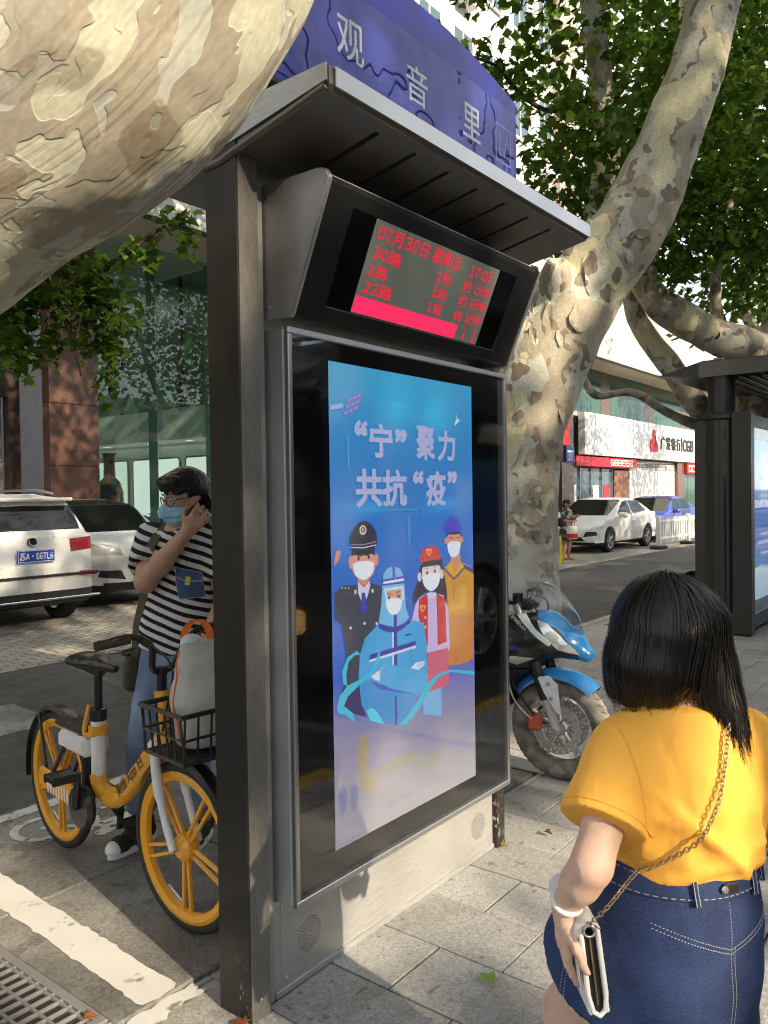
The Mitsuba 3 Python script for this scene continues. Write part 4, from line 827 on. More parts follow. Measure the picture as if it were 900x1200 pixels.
# pale ground of the picture
for k, (yy, c) in enumerate(((0.52, (128, 124, 168)), (0.40, (140, 134, 164)), (0.26, (146, 143, 156)))):
    top = [(x, yy - 0.10 * x - 0.30 * (k == 0) * (x - 0.03) / 0.9 + 0.008 * math.sin(x * 23 + k * 2)) for x in np.linspace(0, 0.91, 30)]
    if k == 0: top = [(0, 0.473), (0.91, 0.15)]
    if k == 1: top = [(x, min(y, 0.473 - 0.355 * x - 0.02)) for x, y in top]
    if k == 2: top = [(x, min(y, 0.473 - 0.355 * x - 0.05)) for x, y in top]
    draw(Polygon([(0, 0)] + top + [(0.91, 0)]), c, 0.0763 + 0.0002 * k)
for (px, py, ww, hh, c) in ((0.16, 0.28, 0.028, 0.20, (160, 138, 108)), (0.20, 0.20, 0.05, 0.08, (158, 142, 116)), (0.36, 0.22, 0.12, 0.05, (140, 140, 126)), (0.05, 0.18, 0.02, 0.10, (124, 116, 160)), (0.11, 0.17, 0.02, 0.09, (124, 116, 160)), (0.55, 0.18, 0.12, 0.05, (142, 141, 134))):
    draw(Polygon([(px + ww * math.cos(a) * (1 + 0.2 * math.sin(3 * a)), py + hh * 0.5 * math.sin(a)) for a in np.linspace(0, 6.2, 20)]), c, 0.0769)
flush_art('printed_ground')
for k, (c, p) in enumerate(PICTURE):
    draw(art_poly(p), c, 0.0772 + 0.00003 * k)
flush_art('printed_figures', 'four cartoon workers in masks printed on the screen')
# headline
def fit(txt, x, y, h, w, grow=0.035):
    p = text_poly(txt, 1.0, grow)
    a = p.bounds
    return affinity.translate(affinity.scale(p, w / (a[2] - a[0]), h / (a[3] - a[1]), origin=(a[0], a[1])), x - a[0], y - a[1])
TX, ZT = (168, 172, 214), 0.0808
for txt, s, z, h, w in (('“', 0.333, 1.805, 0.055, 0.072), ('宁', 0.412, 1.732, 0.122, 0.135), ('”', 0.56, 1.79, 0.05, 0.072), ('聚', 0.692, 1.730, 0.132, 0.125), ('力', 0.832, 1.730, 0.122, 0.13),
                        ('共', 0.335, 1.558, 0.135, 0.148), ('抗', 0.482, 1.558, 0.135, 0.148), ('“', 0.668, 1.642, 0.05, 0.07), ('疫', 0.752, 1.556, 0.135, 0.138), ('”', 0.90, 1.642, 0.05, 0.07)):
    draw(fit(txt, s - 0.2, z - 0.4, h, w), TX, ZT)
draw(Polygon([(0.76, 1.49), (0.772, 1.502), (0.768, 1.525), (0.78, 1.505), (0.80, 1.498), (0.785, 1.492), (0.776, 1.485), (0.758, 1.472)]), (205, 210, 225), ZT)
for k in range(9):
    a, b = 0.08 + 0.026 * (k % 3) + 0.010 * (k // 3), 1.47 + 0.022 * (k // 3) + 0.010 * (k % 3)
    draw(Polygon([(a, b), (a + 0.019, b + 0.007), (a + 0.021, b + 0.018), (a + 0.002, b + 0.010)]), (205, 100, 190), ZT)
draw(LineString([(0.012, 1.49), (0.07, 1.50)]).buffer(0.008), (140, 170, 215), ZT)
for (a, b, w) in ((0.10, 1.30, 0.003), (0.44, 1.02, 0.003)):
    draw(LineString([(a, b), (a, b + 0.10)]).buffer(w), (70, 170, 215), ZT)
draw(LineString([(0.05, 1.146), (0.49, 1.146)]).buffer(0.0018), (60, 170, 205), ZT)
draw(LineString([(0.49, 1.146), (0.52, 1.16), (0.53, 1.12), (0.55, 1.20), (0.57, 1.115), (0.59, 1.16), (0.60, 1.146), (0.70, 1.15)]).buffer(0.0016), (60, 150, 205), ZT)
draw(sbox(0.27, 1.545, 0.62, 1.585).boundary.buffer(0.0012), (40, 150, 205), ZT)
for k in range(9):
    if k != 4: draw(sbox(0.28 + 0.036 * k, 1.553, 0.307 + 0.036 * k, 1.578).boundary.buffer(0.002).union(LineString([(0.285 + 0.036 * k, 1.565), (0.30 + 0.036 * k, 1.565)]).buffer(0.002)), (50, 160, 210), ZT)
for k in range(18):
    draw(sbox(0.30 + 0.023 * k, 0.075, 0.316 + 0.023 * k, 0.092).boundary.buffer(0.002), (168, 168, 178), ZT)
flush_art('headline', 'pale headline lettering on the blue screen')
put(MB().box(0.0287, 1.3413, -0.0886, -0.0881, Z0 + 0.0222, Z1 - 0.0222).build().submesh([[4, 5]], append=True), 'm_pane', ST, parent=KI, name='cover_glass')
# LED case: grey ends, black front leaning forward
prof = [(0.10, 2.572), (-0.232, 2.566), (-0.262, 2.553), (-0.271, 2.528), (-0.113, 2.158), (-0.10, 2.150), (0.10, 2.150)]
inset = [(0.09, 2.564), (-0.229, 2.558), (-0.254, 2.548), (-0.262, 2.527), (-0.107, 2.162), (-0.095, 2.157), (0.09, 2.157)]
put(prism(prof, 0.006, 0.020), 'm_grey_paint', ST, parent=KI, name='led_case', smooth=20)
end = 'bus_kiosk__led_case'
put(prism(prof, 1.335, 1.349), 'm_grey_paint', ST, parent=end, name='end_cap', smooth=20)
for s in (0.0185, 1.3345):
    put(MB().tube([(s, -0.234, 2.566), (s, -0.262, 2.553), (s, -0.2715, 2.528), (s, -0.113, 2.157), (s, -0.10, 2.150)], 0.0042, 8), 'm_silver', ST, parent=end, name='bright_edge', smooth=True)
put(prism(inset, 0.019, 1.336), 'm_black_plastic', ST, parent=end, name='front', smooth=20)
put(MB().tube([(0.02, -0.228, 2.560), (1.335, -0.228, 2.560)], 0.006, 8), 'm_alu_dark', ST, parent=end, name='top_rail', smooth=True)
SL = np.eye(4); e = np.array([0, -0.155, 0.365]); e /= np.linalg.norm(e)
SL[:3, 0], SL[:3, 1], SL[:3, 2], SL[:3, 3] = (1, 0, 0), e, np.cross((1, 0, 0), e), (0, -0.107, 2.162)
LEDM = ST @ SL
put(flat(sbox(0.150, 0.045, 1.185, 0.352), LEDM, 0.0012), 'm_black_gloss', None, parent=end, name='window', label='black glass window around the LED display')
put(flat(unary_union([LineString([(0.15, 0.043), (1.187, 0.043)]).buffer(0.0016), LineString([(1.187, 0.043), (1.187, 0.1)]).buffer(0.0016)]), LEDM, 0.0016), 'm_silver', None, parent=end, name='window_trim')
mat('m_led_face', (0.16, 0.172, 0.155), 0.35)
put(flat(sbox(0.266, 0.047, 1.048, 0.350), LEDM, 0.0020), 'm_led_face', None, parent=end, name='led_matrix', label='grey LED display with red bus arrival times', emitter=glow((70, 76, 68), 0.7))
rows = []
def led_text(txt, x, y, h, w):
    return fit(txt, x, y, h, w, 0.022)
rows += [led_text('07月30日', 0.288, 0.288, 0.050, 0.285), led_text('星期五', 0.60, 0.287, 0.052, 0.185), led_text('17:05', 0.85, 0.287, 0.042, 0.16)]
for k, (a, m_) in enumerate((('30路', '1分钟'), ('1路', '6分钟'), ('22路', '3分钟'))):
    y = 0.228 - 0.057 * k
    rows += [led_text(a, 0.290, y, 0.046, 0.052 * len(a)), led_text('1站', 0.66, y, 0.046, 0.095), led_text('约', 0.835, y, 0.046, 0.055), led_text(m_, 0.915, y, 0.046, 0.115)]
rows += [led_text('1', 0.93, 0.056, 0.046, 0.02), led_text('1', 1.0, 0.052, 0.050, 0.028)]
for g_ in rows:
    put(flat(g_, LEDM, 0.0028), 'm_black_matt', None, parent=end, name='red_lettering', emitter=glow((240, 34, 60), 0.95))
put(flat(sbox(0.268, 0.049, 0.885, 0.104), LEDM, 0.0026), 'm_black_matt', None, parent=end, name='red_band', emitter=glow((250, 42, 96), 1.0))
# canopy with slotted underside
cprof = [(-0.395, 2.757), (-0.397, 2.708), (-0.385, 2.693), (0.0, 2.617), (0.095, 2.613), (0.44, 2.632), (0.45, 2.757)]
can = prism(cprof, -0.125, 1.552)
tilt = np.array([[1, 0, 0, 0], [0, 0.981, 0, 0], [0, -0.194, 1, 0]])
for k in range(7):
    s = 0.15 + 0.19 * k
    slot = m3.Manifold.batch_hull([m3.Manifold.cylinder(0.06, 0.011, 0.011, 16).translate([s, y, 0]) for y in (-0.335, -0.05)])
    z = 2.685
    slot = slot.transform([[1, 0, 0, 0], [0, 1, 0, 0], [0, -0.197, 1, 2.5945]])
    can = can - slot
mat('m_canopy', (0.20, 0.19, 0.175), 0.42, metallic=0.55)
cn = put(can, 'm_canopy', ST, parent=KI, name='canopy', smooth=25, label='grey metal canopy with slots in its underside')
put(MB().box(-0.105, 1.556, -0.404, -0.3965, 2.702, 2.759, 0.002), 'm_alu', ST, parent=cn, name='front_trim', label='bright metal front edge of the canopy')
endp = [(-0.392, 2.762), (-0.392, 2.715), (0.07, 2.645), (0.07, 2.762)]
put(prism(endp, -0.134, -0.1265), 'm_steel', ST, parent=cn, name='end_plate')
put(prism([(0.085, 2.762), (0.085, 2.645), (0.44, 2.655), (0.44, 2.762)], -0.134, -0.1265), 'm_steel', ST, parent=cn, name='end_plate')
put(MB().tube([(-0.131, -0.39, 2.698), (-0.131, 0.0, 2.621), (-0.131, 0.04, 2.612), (-0.131, 0.095, 2.611), (-0.131, 0.44, 2.630)], 0.013, 10), 'm_canopy', ST, parent=cn, name='end_rail', smooth=True)
# blue name board on brackets
ap = 0.93
arch = [(ap + dx, 3.60 - 0.105 * (abs(dx) / 0.84) ** 1.9) for dx in np.linspace(0.835, -0.835, 30)]
bd = Polygon([(0.095, 2.977), (1.765, 2.977)] + arch)
bm = trimesh.creation.extrude_polygon(bd, 0.09, engine='earcut')
BR = ST @ mtrans(0, 0.155, 0) @ FR
nb = put(bm, 'm_signblue', BR, parent=KI, name='name_board', label='blue name board with white characters')
def b_film(p, n, uv):
    s, t = stc(p)
    f = fbm(s * 6, p.z * 7, 1.0, 3)
    return dr.exp(-dr.square((f - 0.5) / 0.012)) + 0.6 * f
def t_film(p, n, uv):
    s, t = stc(p)
    f = fbm(s * 6, p.z * 7, 1.0, 3)
    r = dr.exp(-dr.square((f - 0.5) / 0.013)) * smoothstep(0.50, 0.6, noise(s * 3.3, p.z * 3, 4.0))
    c = mix((0.052, 0.066, 0.44), (0.072, 0.088, 0.47), fbm(s * 4, p.z * 4, 7.0))
    return mix(c, (0.03, 0.04, 0.36), r * 0.45)
mat('m_film', mikit.proc(t_film), 0.3, spec=0.35, clearcoat=0.25, clearcoat_gloss=0.95, bump=(mikit.proc(b_film), 0.01))
BF = ST @ mtrans(0, 0.062, 0) @ FR
put(flat(sbox(0.125, 3.0, 1.735, 3.445), BF, 0.0), 'm_film', None, parent=nb, name='face_sheet', label='blistered blue face sheet')
for ch, s in (('观', 0.44), ('音', 0.855), ('里', 1.275)):
    put(flat(fit(ch, s, 3.185, 0.15, 0.15, 0.004), BF, 0.0006), 'm_signwhite', None, parent=nb, name='character')
mat('m_ghost', (0.20, 0.23, 0.60), 0.3)
put(flat(sbox(1.565, 3.17, 1.70, 3.34).boundary.buffer(0.004).union(LineString([(1.6, 3.2), (1.6, 3.31)]).buffer(0.004)).union(LineString([(1.64, 3.2), (1.67, 3.3)]).buffer(0.004)), BF, 0.0005), 'm_ghost', None, parent=nb, name='ghost_character', label='trace of a peeled-off character')
put(MB().box(0.095, 1.765, 0.058, 0.152, 2.955, 2.976, 0.002), 'm_black_matt', ST, parent=nb, name='bottom_rail')
for s in (0.03, 0.75, 1.60):
    put(MB().box(s, s + 0.035, 0.06, 0.13, 2.757, 2.957, 0.002), 'm_alu', ST, parent=KI, name='bracket')
# screws
for x, y, z, d in ((0.0055, -0.02, 2.19, (-1, 0, 0)), (0.0055, -0.02, 2.53, (-1, 0, 0)), (0.0095, 0.02, 0.45, (-1, 0, 0)), (0.0095, 0.02, 1.25, (-1, 0, 0)), (0.0095, 0.02, 2.0, (-1, 0, 0)),
                   (-0.09, -0.0338, 0.06, (0, -1, 0)), (-0.09, -0.0338, 2.45, (0, -1, 0)), (0.05, -0.0025, 0.285, (0, -1, 0)), (1.31, -0.0025, 0.285, (0, -1, 0)), (0.05, -0.0025, 0.05, (0, -1, 0)), (1.31, -0.0025, 0.05, (0, -1, 0))):
    put(MB().lathe([(0, 0.0022), (0.0045, 0.002), (0.006, 0.0)], 12, axisM((x, y, z), d)), 'm_silver', ST, parent=KI, name='screw', smooth=40)
# ------------------------------------------------------------------ buildings on the far side of the lane
def t_stone(p, n, uv):
    s, t = stc(p)
    return mix((0.42, 0.41, 0.385), (0.55, 0.54, 0.515), fbm(s * 1.2, p.z * 1.2, t * 1.2)) * (0.9 + 0.2 * noise(s * 40, p.z * 40, t * 40))
mat('m_stone', mikit.proc(t_stone), 0.65)
def t_redstone(p, n, uv):
    s, t = stc(p)
    g = noise(s * 60, p.z * 60, t * 60) * 0.6 + noise(s * 25, p.z * 25, t * 25) * 0.4
    return mix((0.070, 0.035, 0.026), (0.14, 0.075, 0.056), g)
mat('m_redstone', mikit.proc(t_redstone), 0.25)
def t_greystone(p, n, uv):
    s, t = stc(p)
    return mix((0.15, 0.125, 0.13), (0.24, 0.20, 0.205), fbm(s * 3, p.z * 9, t * 3)) * (0.85 + 0.3 * noise(s * 50, p.z * 50, t * 50))
mat('m_greystone', mikit.proc(t_greystone), 0.35)
mat('m_soffit', (0.50, 0.44, 0.35), 0.6)
mat('m_dark_frame', (0.05, 0.035, 0.03), 0.4)
mat('m_green_glass', (0.030, 0.085, 0.060), 0.10)
mat('m_window_blue', (0.06, 0.10, 0.13), 0.08)
mat('m_pink_stone', (0.42, 0.32, 0.29), 0.6)
mat('m_lobby_white', (0.62, 0.63, 0.60), 0.5)
mat('m_lobby_floor', (0.25, 0.24, 0.22), 0.15)
mat('m_wood', (0.22, 0.085, 0.04), 0.35)
mat('m_fin', (0.12, 0.26, 0.19), 0.12)
OB = thing('office_building', 'pale stone office building with a red stone column and tall glass lobby', 'building')
def bx(name, m, *a, ch=0.0, parent=OB, **kw):
    return put(MB().box(*a, ch), m, ST, parent=parent, name=name, **kw)
# columns clad in red stone, slab by slab
for s0, s1 in ((5.65, 6.60), (12.45, 13.35), (19.2, 20.1), (25.85, 26.9)):
    col = bx('column', 'm_joint', s0 + 0.02, s1 - 0.02, 11.32, 11.53, 0, 6.58)
    for k in range(6):
        bx('stone_panel', 'm_redstone', s0, s1, 11.30, 11.545, k * 1.1 + 0.004, min(k * 1.1 + 1.096, 6.58), ch=0.006, parent=col)
# lobby glazing and what stands behind it
for k in range(4):
    a = 6.62 + 1.455 * k; b = min(a + 1.45, 12.43)
    bx('window', 'm_pane_green', a + 0.004, b - 0.004, 11.549, 11.5495, 0.12, 6.56, label=None)
    bx('glass_fin', 'm_fin', b - 0.010, b + 0.010, 11.56, 11.84, 0.12, 6.56)
for k in range(4):
    a = 13.4 + 1.45 * k
    bx('window', 'm_green_glass', a, a + 1.44, 11.5, 11.53, 0.12, 6.56)
for k in range(4):
    a = 20.15 + 1.42 * k
    bx('window', 'm_green_glass', a, a + 1.41, 11.5, 11.53, 0.12, 6.56)
bx('plinth', 'm_greystone', 6.6, 25.85, 11.42, 11.6, -0.02, 0.12)
lob = bx('lobby_floor', 'm_lobby_floor', 6.6, 14, 11.6, 21, -0.02, 0.04)
bx('lobby_back_wall', 'm_lobby_white', 3, 14, 21, 21.2, 0, 6.6)
bx('lobby_side_wall', 'm_lobby_white', 13.9, 14, 11.6, 21, 0, 6.6)
bx('lobby_side_wall', 'm_greystone', 6.3, 6.5, 11.6, 21, 0, 6.6)
for t in (15.9, 18.2):
    put(flat(sbox(-0.9, -0.9, 0.9, 0.9), ST @ mtrans(8.1, t, 6.598) @ mrot((1, 0, 0), 180)), 'm_white_plastic', None, parent=OB, name='ceiling_light', emitter=glow((255, 246, 228), 2.2))
bx('lobby_ceiling', 'm_lobby_white', 6.3, 14, 11.62, 21, 6.605, 6.65)
# balcony edge running into the depth, green panels over it and rounded glass frames under it
mat('m_balcony', (0.55, 0.62, 0.58), 0.4)
mat('m_green_panel', (0.10, 0.24, 0.16), 0.25)
bal = bx('balcony', 'm_balcony', 9.55, 9.75, 11.62, 20.9, 2.92, 3.62)
bx('balcony_floor', 'm_lobby_white', 9.75, 13.9, 11.62, 20.9, 2.92, 3.05)
for k in range(8):
    bx('green_panel', 'm_green_panel', 9.62, 9.68, 11.66 + 1.15 * k, 11.66 + 1.15 * k + 1.03, 3.64, 6.55)
    bx('mullion', 'm_dark_frame', 9.58, 9.72, 11.66 + 1.15 * k + 1.05, 11.66 + 1.15 * k + 1.13, 3.64, 6.55)
mat('m_frost', (0.60, 0.64, 0.60), 0.35)
for k in range(4):
    t0 = 12.0 + 2.15 * k
    g = sbox(t0, 0.06, t0 + 1.95, 2.62).buffer(-0.12).buffer(0.12)
    fr = g.difference(g.buffer(-0.04))
    Mx = ST @ np.array([[0, 0, 1.0, 10.6], [1, 0, 0, 0], [0, 1, 0, 0], [0, 0, 0, 1]])
    put(MB().ext(fr, 0.06), 'm_alu', Mx, parent=OB, name='partition_frame')
    put(MB().ext(g.buffer(-0.045), 0.02), 'm_frost', Mx, parent=OB, name='frosted_pane', emitter=glow((232, 238, 230) if k < 2 else (205, 218, 205), 1.0))
for s, t in ((10.0, 13.0), (10.1, 14.6), (10.0, 16.3), (10.3, 12.2), (10.2, 18.0)):
    put(flat(Point(0, 0).buffer(0.10), ST @ mtrans(s, t, 2.915) @ mrot((1, 0, 0), 180)), 'm_white_plastic', None, parent=OB, name='downlight', emitter=glow((255, 252, 240), 1.6))
# left of the column
bx('stone_wall', 'm_joint', 3.7, 5.42, 12.55, 12.8, 0, 6.6)
for k in range(3):
    bx('stone_panel', 'm_greystone', 3.72, 5.40, 12.50, 12.56, k * 1.15 + 0.005, k * 1.15 + 1.143, ch=0.006, parent='office_building__stone_wall')
bx('dark_panel', 'm_dark_frame', 3.7, 5.64, 12.3, 12.49, 3.46, 6.58)
bx('dark_recess', 'm_dark_frame', 5.43, 5.64, 12.3, 12.5, 0, 3.46)
for k in range(9):
    a = 2.2 - 1.5 * k
    bx('window', 'm_green_glass', a, a + 1.46, 12.3, 12.33, 0.1, 3.3)
bx('wall', 'm_greystone', -12, 3.69, 12.3, 12.6, 3.3, 6.6)
# canopy over the pavement: beam, soffit boards, stone fascia
mat('m_brown_beam', (0.06, 0.05, 0.045), 0.5)
bx('canopy_beam', 'm_brown_beam', -12, 60, 9.86, 9.98, 6.45, 6.72)
for k in range(11):
    bx('soffit_board', 'm_soffit', -12, 25.8, 9.985 + 0.14 * k, 9.985 + 0.14 * k + 0.134, 6.60, 6.64)
for k in range(11):
    bx('soffit_board', 'm_soffit', 25.81, 60, 9.985 + 0.14 * k, 9.985 + 0.14 * k + 0.134, 6.60, 6.64)
for k in range(50):
    bx('fascia_panel', 'm_stone', -12 + 1.44 * k, -12 + 1.44 * k + 1.43, 9.80, 9.855, 6.48, 9.0, ch=0.008)
bx('canopy_roof', 'm_stone', -12, 60, 9.86, 14, 8.6, 8.98)
# tower
bx('tower', 'm_stone', -12, 25.3, 10.6, 24, 9.0, 40)
bx('lower_block', 'm_stone', 25.31, 60, 12.2, 24, 0, 9.0)
bx('end_pier', 'm_pink_stone', 23.95, 25.35, 10.35, 10.598, 9.0, 40)
for i in range(8):
    s = 23.1 - 1.7 * i
    bx('pilaster', 'm_white', s - 0.80, s - 0.62, 10.38, 10.598, 9.0, 40)
    for z in (9.6, 13.0, 16.4, 19.8, 23.2):
        w = bx('window', 'm_window_blue', s - 0.45, s + 0.62, 10.56, 10.595, z, z + 1.9)
        bx('frame', 'm_white', s - 0.45, s + 0.62, 10.50, 10.555, z - 0.06, z - 0.004, parent=w)
        bx('frame', 'm_white', s + 0.06, s + 0.10, 10.53, 10.558, z, z + 1.9, parent=w)
        if i in (0, 3): bx('air_conditioner', 'm_white_plastic', s - 0.35, s + 0.4, 10.2, 10.5, z - 0.85, z - 0.25, ch=0.02)
# upper storey of the bank side: greenish panes between brown piers
for k in range(24):
    a = 26.95 + 1.02 * k
    pier = k % 5 == 3
    bx('pier' if pier else 'window', 'm_redstone' if pier else 'm_green_glass', a, a + 1.0, 11.5, 11.56, 4.78, 6.58)
bx('sill', 'm_stone', 26.95, 60, 11.4, 11.62, 4.60, 4.775)
# ground floor under the sign
bx('wall', 'm_white', 33.3, 39.2, 11.5, 11.7, 0, 3.0, label='white wall panel under the bank sign')
bx('column', 'm_redstone', 39.25, 40.3, 11.35, 11.8, 0, 3.05)
bx('door', 'm_wood', 31.4, 33.0, 11.5, 11.56, 0, 2.55, ch=0.01)
bx('pier', 'm_white', 33.02, 33.28, 11.45, 11.7, 0, 3.0)
for k in range(4):
    a = 26.95 + 1.1 * k
    w = bx('window', 'm_window_blue', a, a + 1.06, 11.62, 11.64, 0.05, 2.58)
    bx('frame', 'm_silver', a + 1.065, a + 1.095, 11.55, 11.66, 0.05, 2.58, parent=w)
    if k != 1:
        bx('notice', 'm_white' if k != 3 else 'm_red', a + 0.2, a + 0.8, 11.60, 11.612, 1.1, 1.9, parent=w)
for k in range(4):
    a = 40.4 + 1.3 * k
    bx('window', 'm_green_glass', a, a + 1.26, 11.6, 11.63, 0.05, 2.5)
bx('lintel', 'm_dark_frame', 26.95, 60, 11.5, 11.75, 2.60, 3.04)
# shop signs are things of their own
mat('m_board_white', (0.74, 0.74, 0.72), 0.35)
SG = thing('bank_sign', 'long white bank sign board with a red emblem and dark lettering', 'sign')
put(MB().box(27.5, 45.0, 11.10, 11.38, 3.08, 4.74, 0.01), 'm_board_white', ST, parent=SG, name='board')
BK = ST @ mtrans(0, 11.095, 0) @ FR
mat('m_ink', (0.03, 0.025, 0.03), 0.4)
lx = 34.55
em = Polygon([(lx, 3.45), (lx + 1.05, 3.45), (lx + 1.05, 3.72), (lx + 0.78, 4.0), (lx + 0.70, 4.45), (lx + 0.46, 4.45), (lx + 0.36, 4.1), (lx + 0.08, 3.85)])
em = em.difference(Polygon([(lx + 0.52, 3.62), (lx + 0.66, 4.25), (lx + 0.74, 4.25), (lx + 0.80, 3.62), (lx + 0.70, 3.62), (lx + 0.66, 3.85), (lx + 0.60, 3.62)]))
put(MB().ext(em, 0.04), 'm_red', BK, parent=SG, name='emblem')
for ch, a in zip('广发银行', (36.0, 36.75, 37.5, 38.25)):
    put(MB().ext(fit(ch, a, 3.58, 0.62, 0.62, 0.012), 0.04), 'm_ink', BK, parent=SG, name='character')
put(MB().box(39.03, 39.08, 11.05, 11.095, 3.55, 4.25), 'm_ink', ST, parent=SG, name='divider')
put(MB().ext(fit('CGB', 39.25, 3.58, 0.62, 1.7, 0.03), 0.04), 'm_ink', BK, parent=SG, name='lettering')
RB1 = thing('led_banner', 'long red banner strip under the bank sign above the glass doors', 'banner')
put(MB().box(26.95, 33.25, 11.2, 11.35, 2.64, 3.02, 0.01), 'm_red', ST, key='led_banner')
put(flat(unary_union([sbox(30.3 + 0.42 * k, 2.72, 30.62 + 0.42 * k, 2.94).boundary.buffer(0.02).union(LineString([(30.3 + 0.42 * k, 2.83), (30.62 + 0.42 * k, 2.83)]).buffer(0.02)) for k in range(6)]), ST @ mtrans(0, 11.197, 0) @ FR), 'm_board_white', None, parent=RB1, name='lettering')
RB2 = thing('red_shop_sign', 'small red shop sign beyond the white wall, right of the bank doors', 'sign')
put(MB().box(40.4, 43.6, 11.2, 11.36, 2.5, 3.02, 0.01), 'm_red', ST, key='red_shop_sign')
put(flat(unary_union([sbox(40.6 + 0.6 * k, 2.62, 41.05 + 0.6 * k, 2.9).boundary.buffer(0.03) for k in range(4)]), ST @ mtrans(0, 11.197, 0) @ FR), 'm_board_white', None, parent=RB2, name='lettering')
RS = thing('red_side_sign', 'red sign box sticking out beside the trunk near the bank', 'sign')
put(MB().box(24.0, 25.3, 10.7, 10.95, 3.3, 4.35, 0.02), 'm_red', ST, key='red_side_sign')
put(MB().box(25.0, 25.6, 10.9, 11.4, 3.7, 3.78), 'm_dark_frame', ST, parent=RS, name='bracket')
NP = thing('number_plate', 'small blue house number plate on the red stone column', 'sign')
mat('m_plate_blue', (0.02, 0.06, 0.32), 0.35)
put(MB().box(26.05, 26.75, 11.20, 11.29, 2.75, 3.35, 0.01), 'm_plate_blue', ST, key='number_plate')
put(flat(unary_union([sbox(26.12, 3.12, 26.68, 3.2), text_poly('27', 0.28).buffer(0.01) if False else affinity.translate(text_poly('27', 0.3), 26.2, 2.83)]), ST @ mtrans(0, 11.197, 0) @ FR), 'm_board_white', None, parent=NP, name='lettering')
# lobby vase and plants
VS = thing('floor_vase', 'tall dark floor vase with flowers painted on it, behind the lobby glass', 'vase')
def t_vase(p, n, uv):
    f = fbm(p.x * 5, p.y * 5, p.z * 5, 3); g = noise(p.x * 14, p.y * 14, p.z * 14)
    c = mix((0.025, 0.018, 0.015), (0.24, 0.10, 0.03), smoothstep(0.5, 0.6, f))
    c = mix(c, (0.40, 0.22, 0.06), smoothstep(0.62, 0.7, f * 0.6 + g * 0.4))
    return mix(c, (0.05, 0.03, 0.14), smoothstep(0.62, 0.66, noise(p.x * 3, p.y * 3, p.z * 2.5 + 4)))
mat('m_vase', mikit.proc(t_vase), 0.12)
put(lathe([(0.0, 0.45), (0.17, 0.45), (0.18, 0.5), (0.23, 0.9), (0.27, 1.4), (0.26, 1.75), (0.20, 1.93), (0.115, 2.02), (0.105, 2.3), (0.12, 2.46), (0.15, 2.5), (0.10, 2.5)], 32), 'm_vase', ST @ mtrans(7.35, 12.15, 0), key='floor_vase', smooth=40)
put(MB().box(7.05, 7.65, 11.85, 12.45, 0.04, 0.45, 0.02), 'm_wood', ST, parent=VS, name='stand')
def plant(name, label, s, t, h, n, rad, seed, leaf=(0.03, 0.08, 0.02), z0=0.04, pot=True, wid=0.05):
    r = R_(seed); key = thing(name, label, 'potted plant' if pot else 'shrub', group=None)
    c = S(s, t, z0)
    if pot:
        put(lathe([(0.0, 0), (0.13, 0), (0.18, 0.32), (0.19, 0.34), (0.16, 0.34), (0.15, 0.28), (0, 0.28)], 20), 'm_white_plastic', mtrans(*c), parent=key, name='pot', smooth=40)
    b, st = MB(), MB()
    for i in range(n):
        a, L = r.uniform(0, 6.28), h * r.uniform(0.55, 1.0)
        d = np.array([math.cos(a), math.sin(a), 0])
        pts = [c + [0, 0, 0.28 * pot]] + [c + d * rad * q ** 1.6 * r.uniform(0.8, 1.1) + [0, 0, 0.28 * pot + L * (q - 0.35 * q ** 3)] for q in (0.3, 0.6, 0.85, 1.0)]
        pts = np.array(pts); side = np.cross(d, [0, 0, 1])
        w = wid * np.array([0.15, 0.3, 1.0, 0.9, 0.05])
        v = np.vstack([pts - side * w[:, None], pts + side * w[:, None]]); k = np.arange(4)
        f = np.stack([k, k + 1, k + 6, k + 5], 1)
        b.add(v, f, col=np.clip(np.array(leaf) * r.uniform(0.6, 1.5), 0, 1))
    m = b.build()
    put(m, 'm_leaf', None, parent=key, name='foliage', kind='stuff', color=np.vstack(b.c))
    return key
plant('potted_plant', 'tall leafy potted plant right of the floor vase', 8.15, 12.3, 1.5, 46, 0.55, 1, wid=0.07)
plant('potted_plant', 'leafy potted plant left of the floor vase', 6.85, 12.5, 1.9, 40, 0.4, 2, leaf=(0.08, 0.16, 0.03))
plant('potted_plant', 'leafy potted plant farther right behind the man with a phone', 8.9, 12.3, 1.6, 46, 0.55, 3, wid=0.07)
for k, s in enumerate((3.4, 4.3, 5.2)):
    plant('shrub', ('leftmost', 'middle', 'rightmost')[k] + ' dark shrub of three between the white hatchback and the red column', s, 11.1, 1.9, 150, 0.75, 10 + k, leaf=(0.018, 0.035, 0.012), z0=0.0, pot=False, wid=0.06)
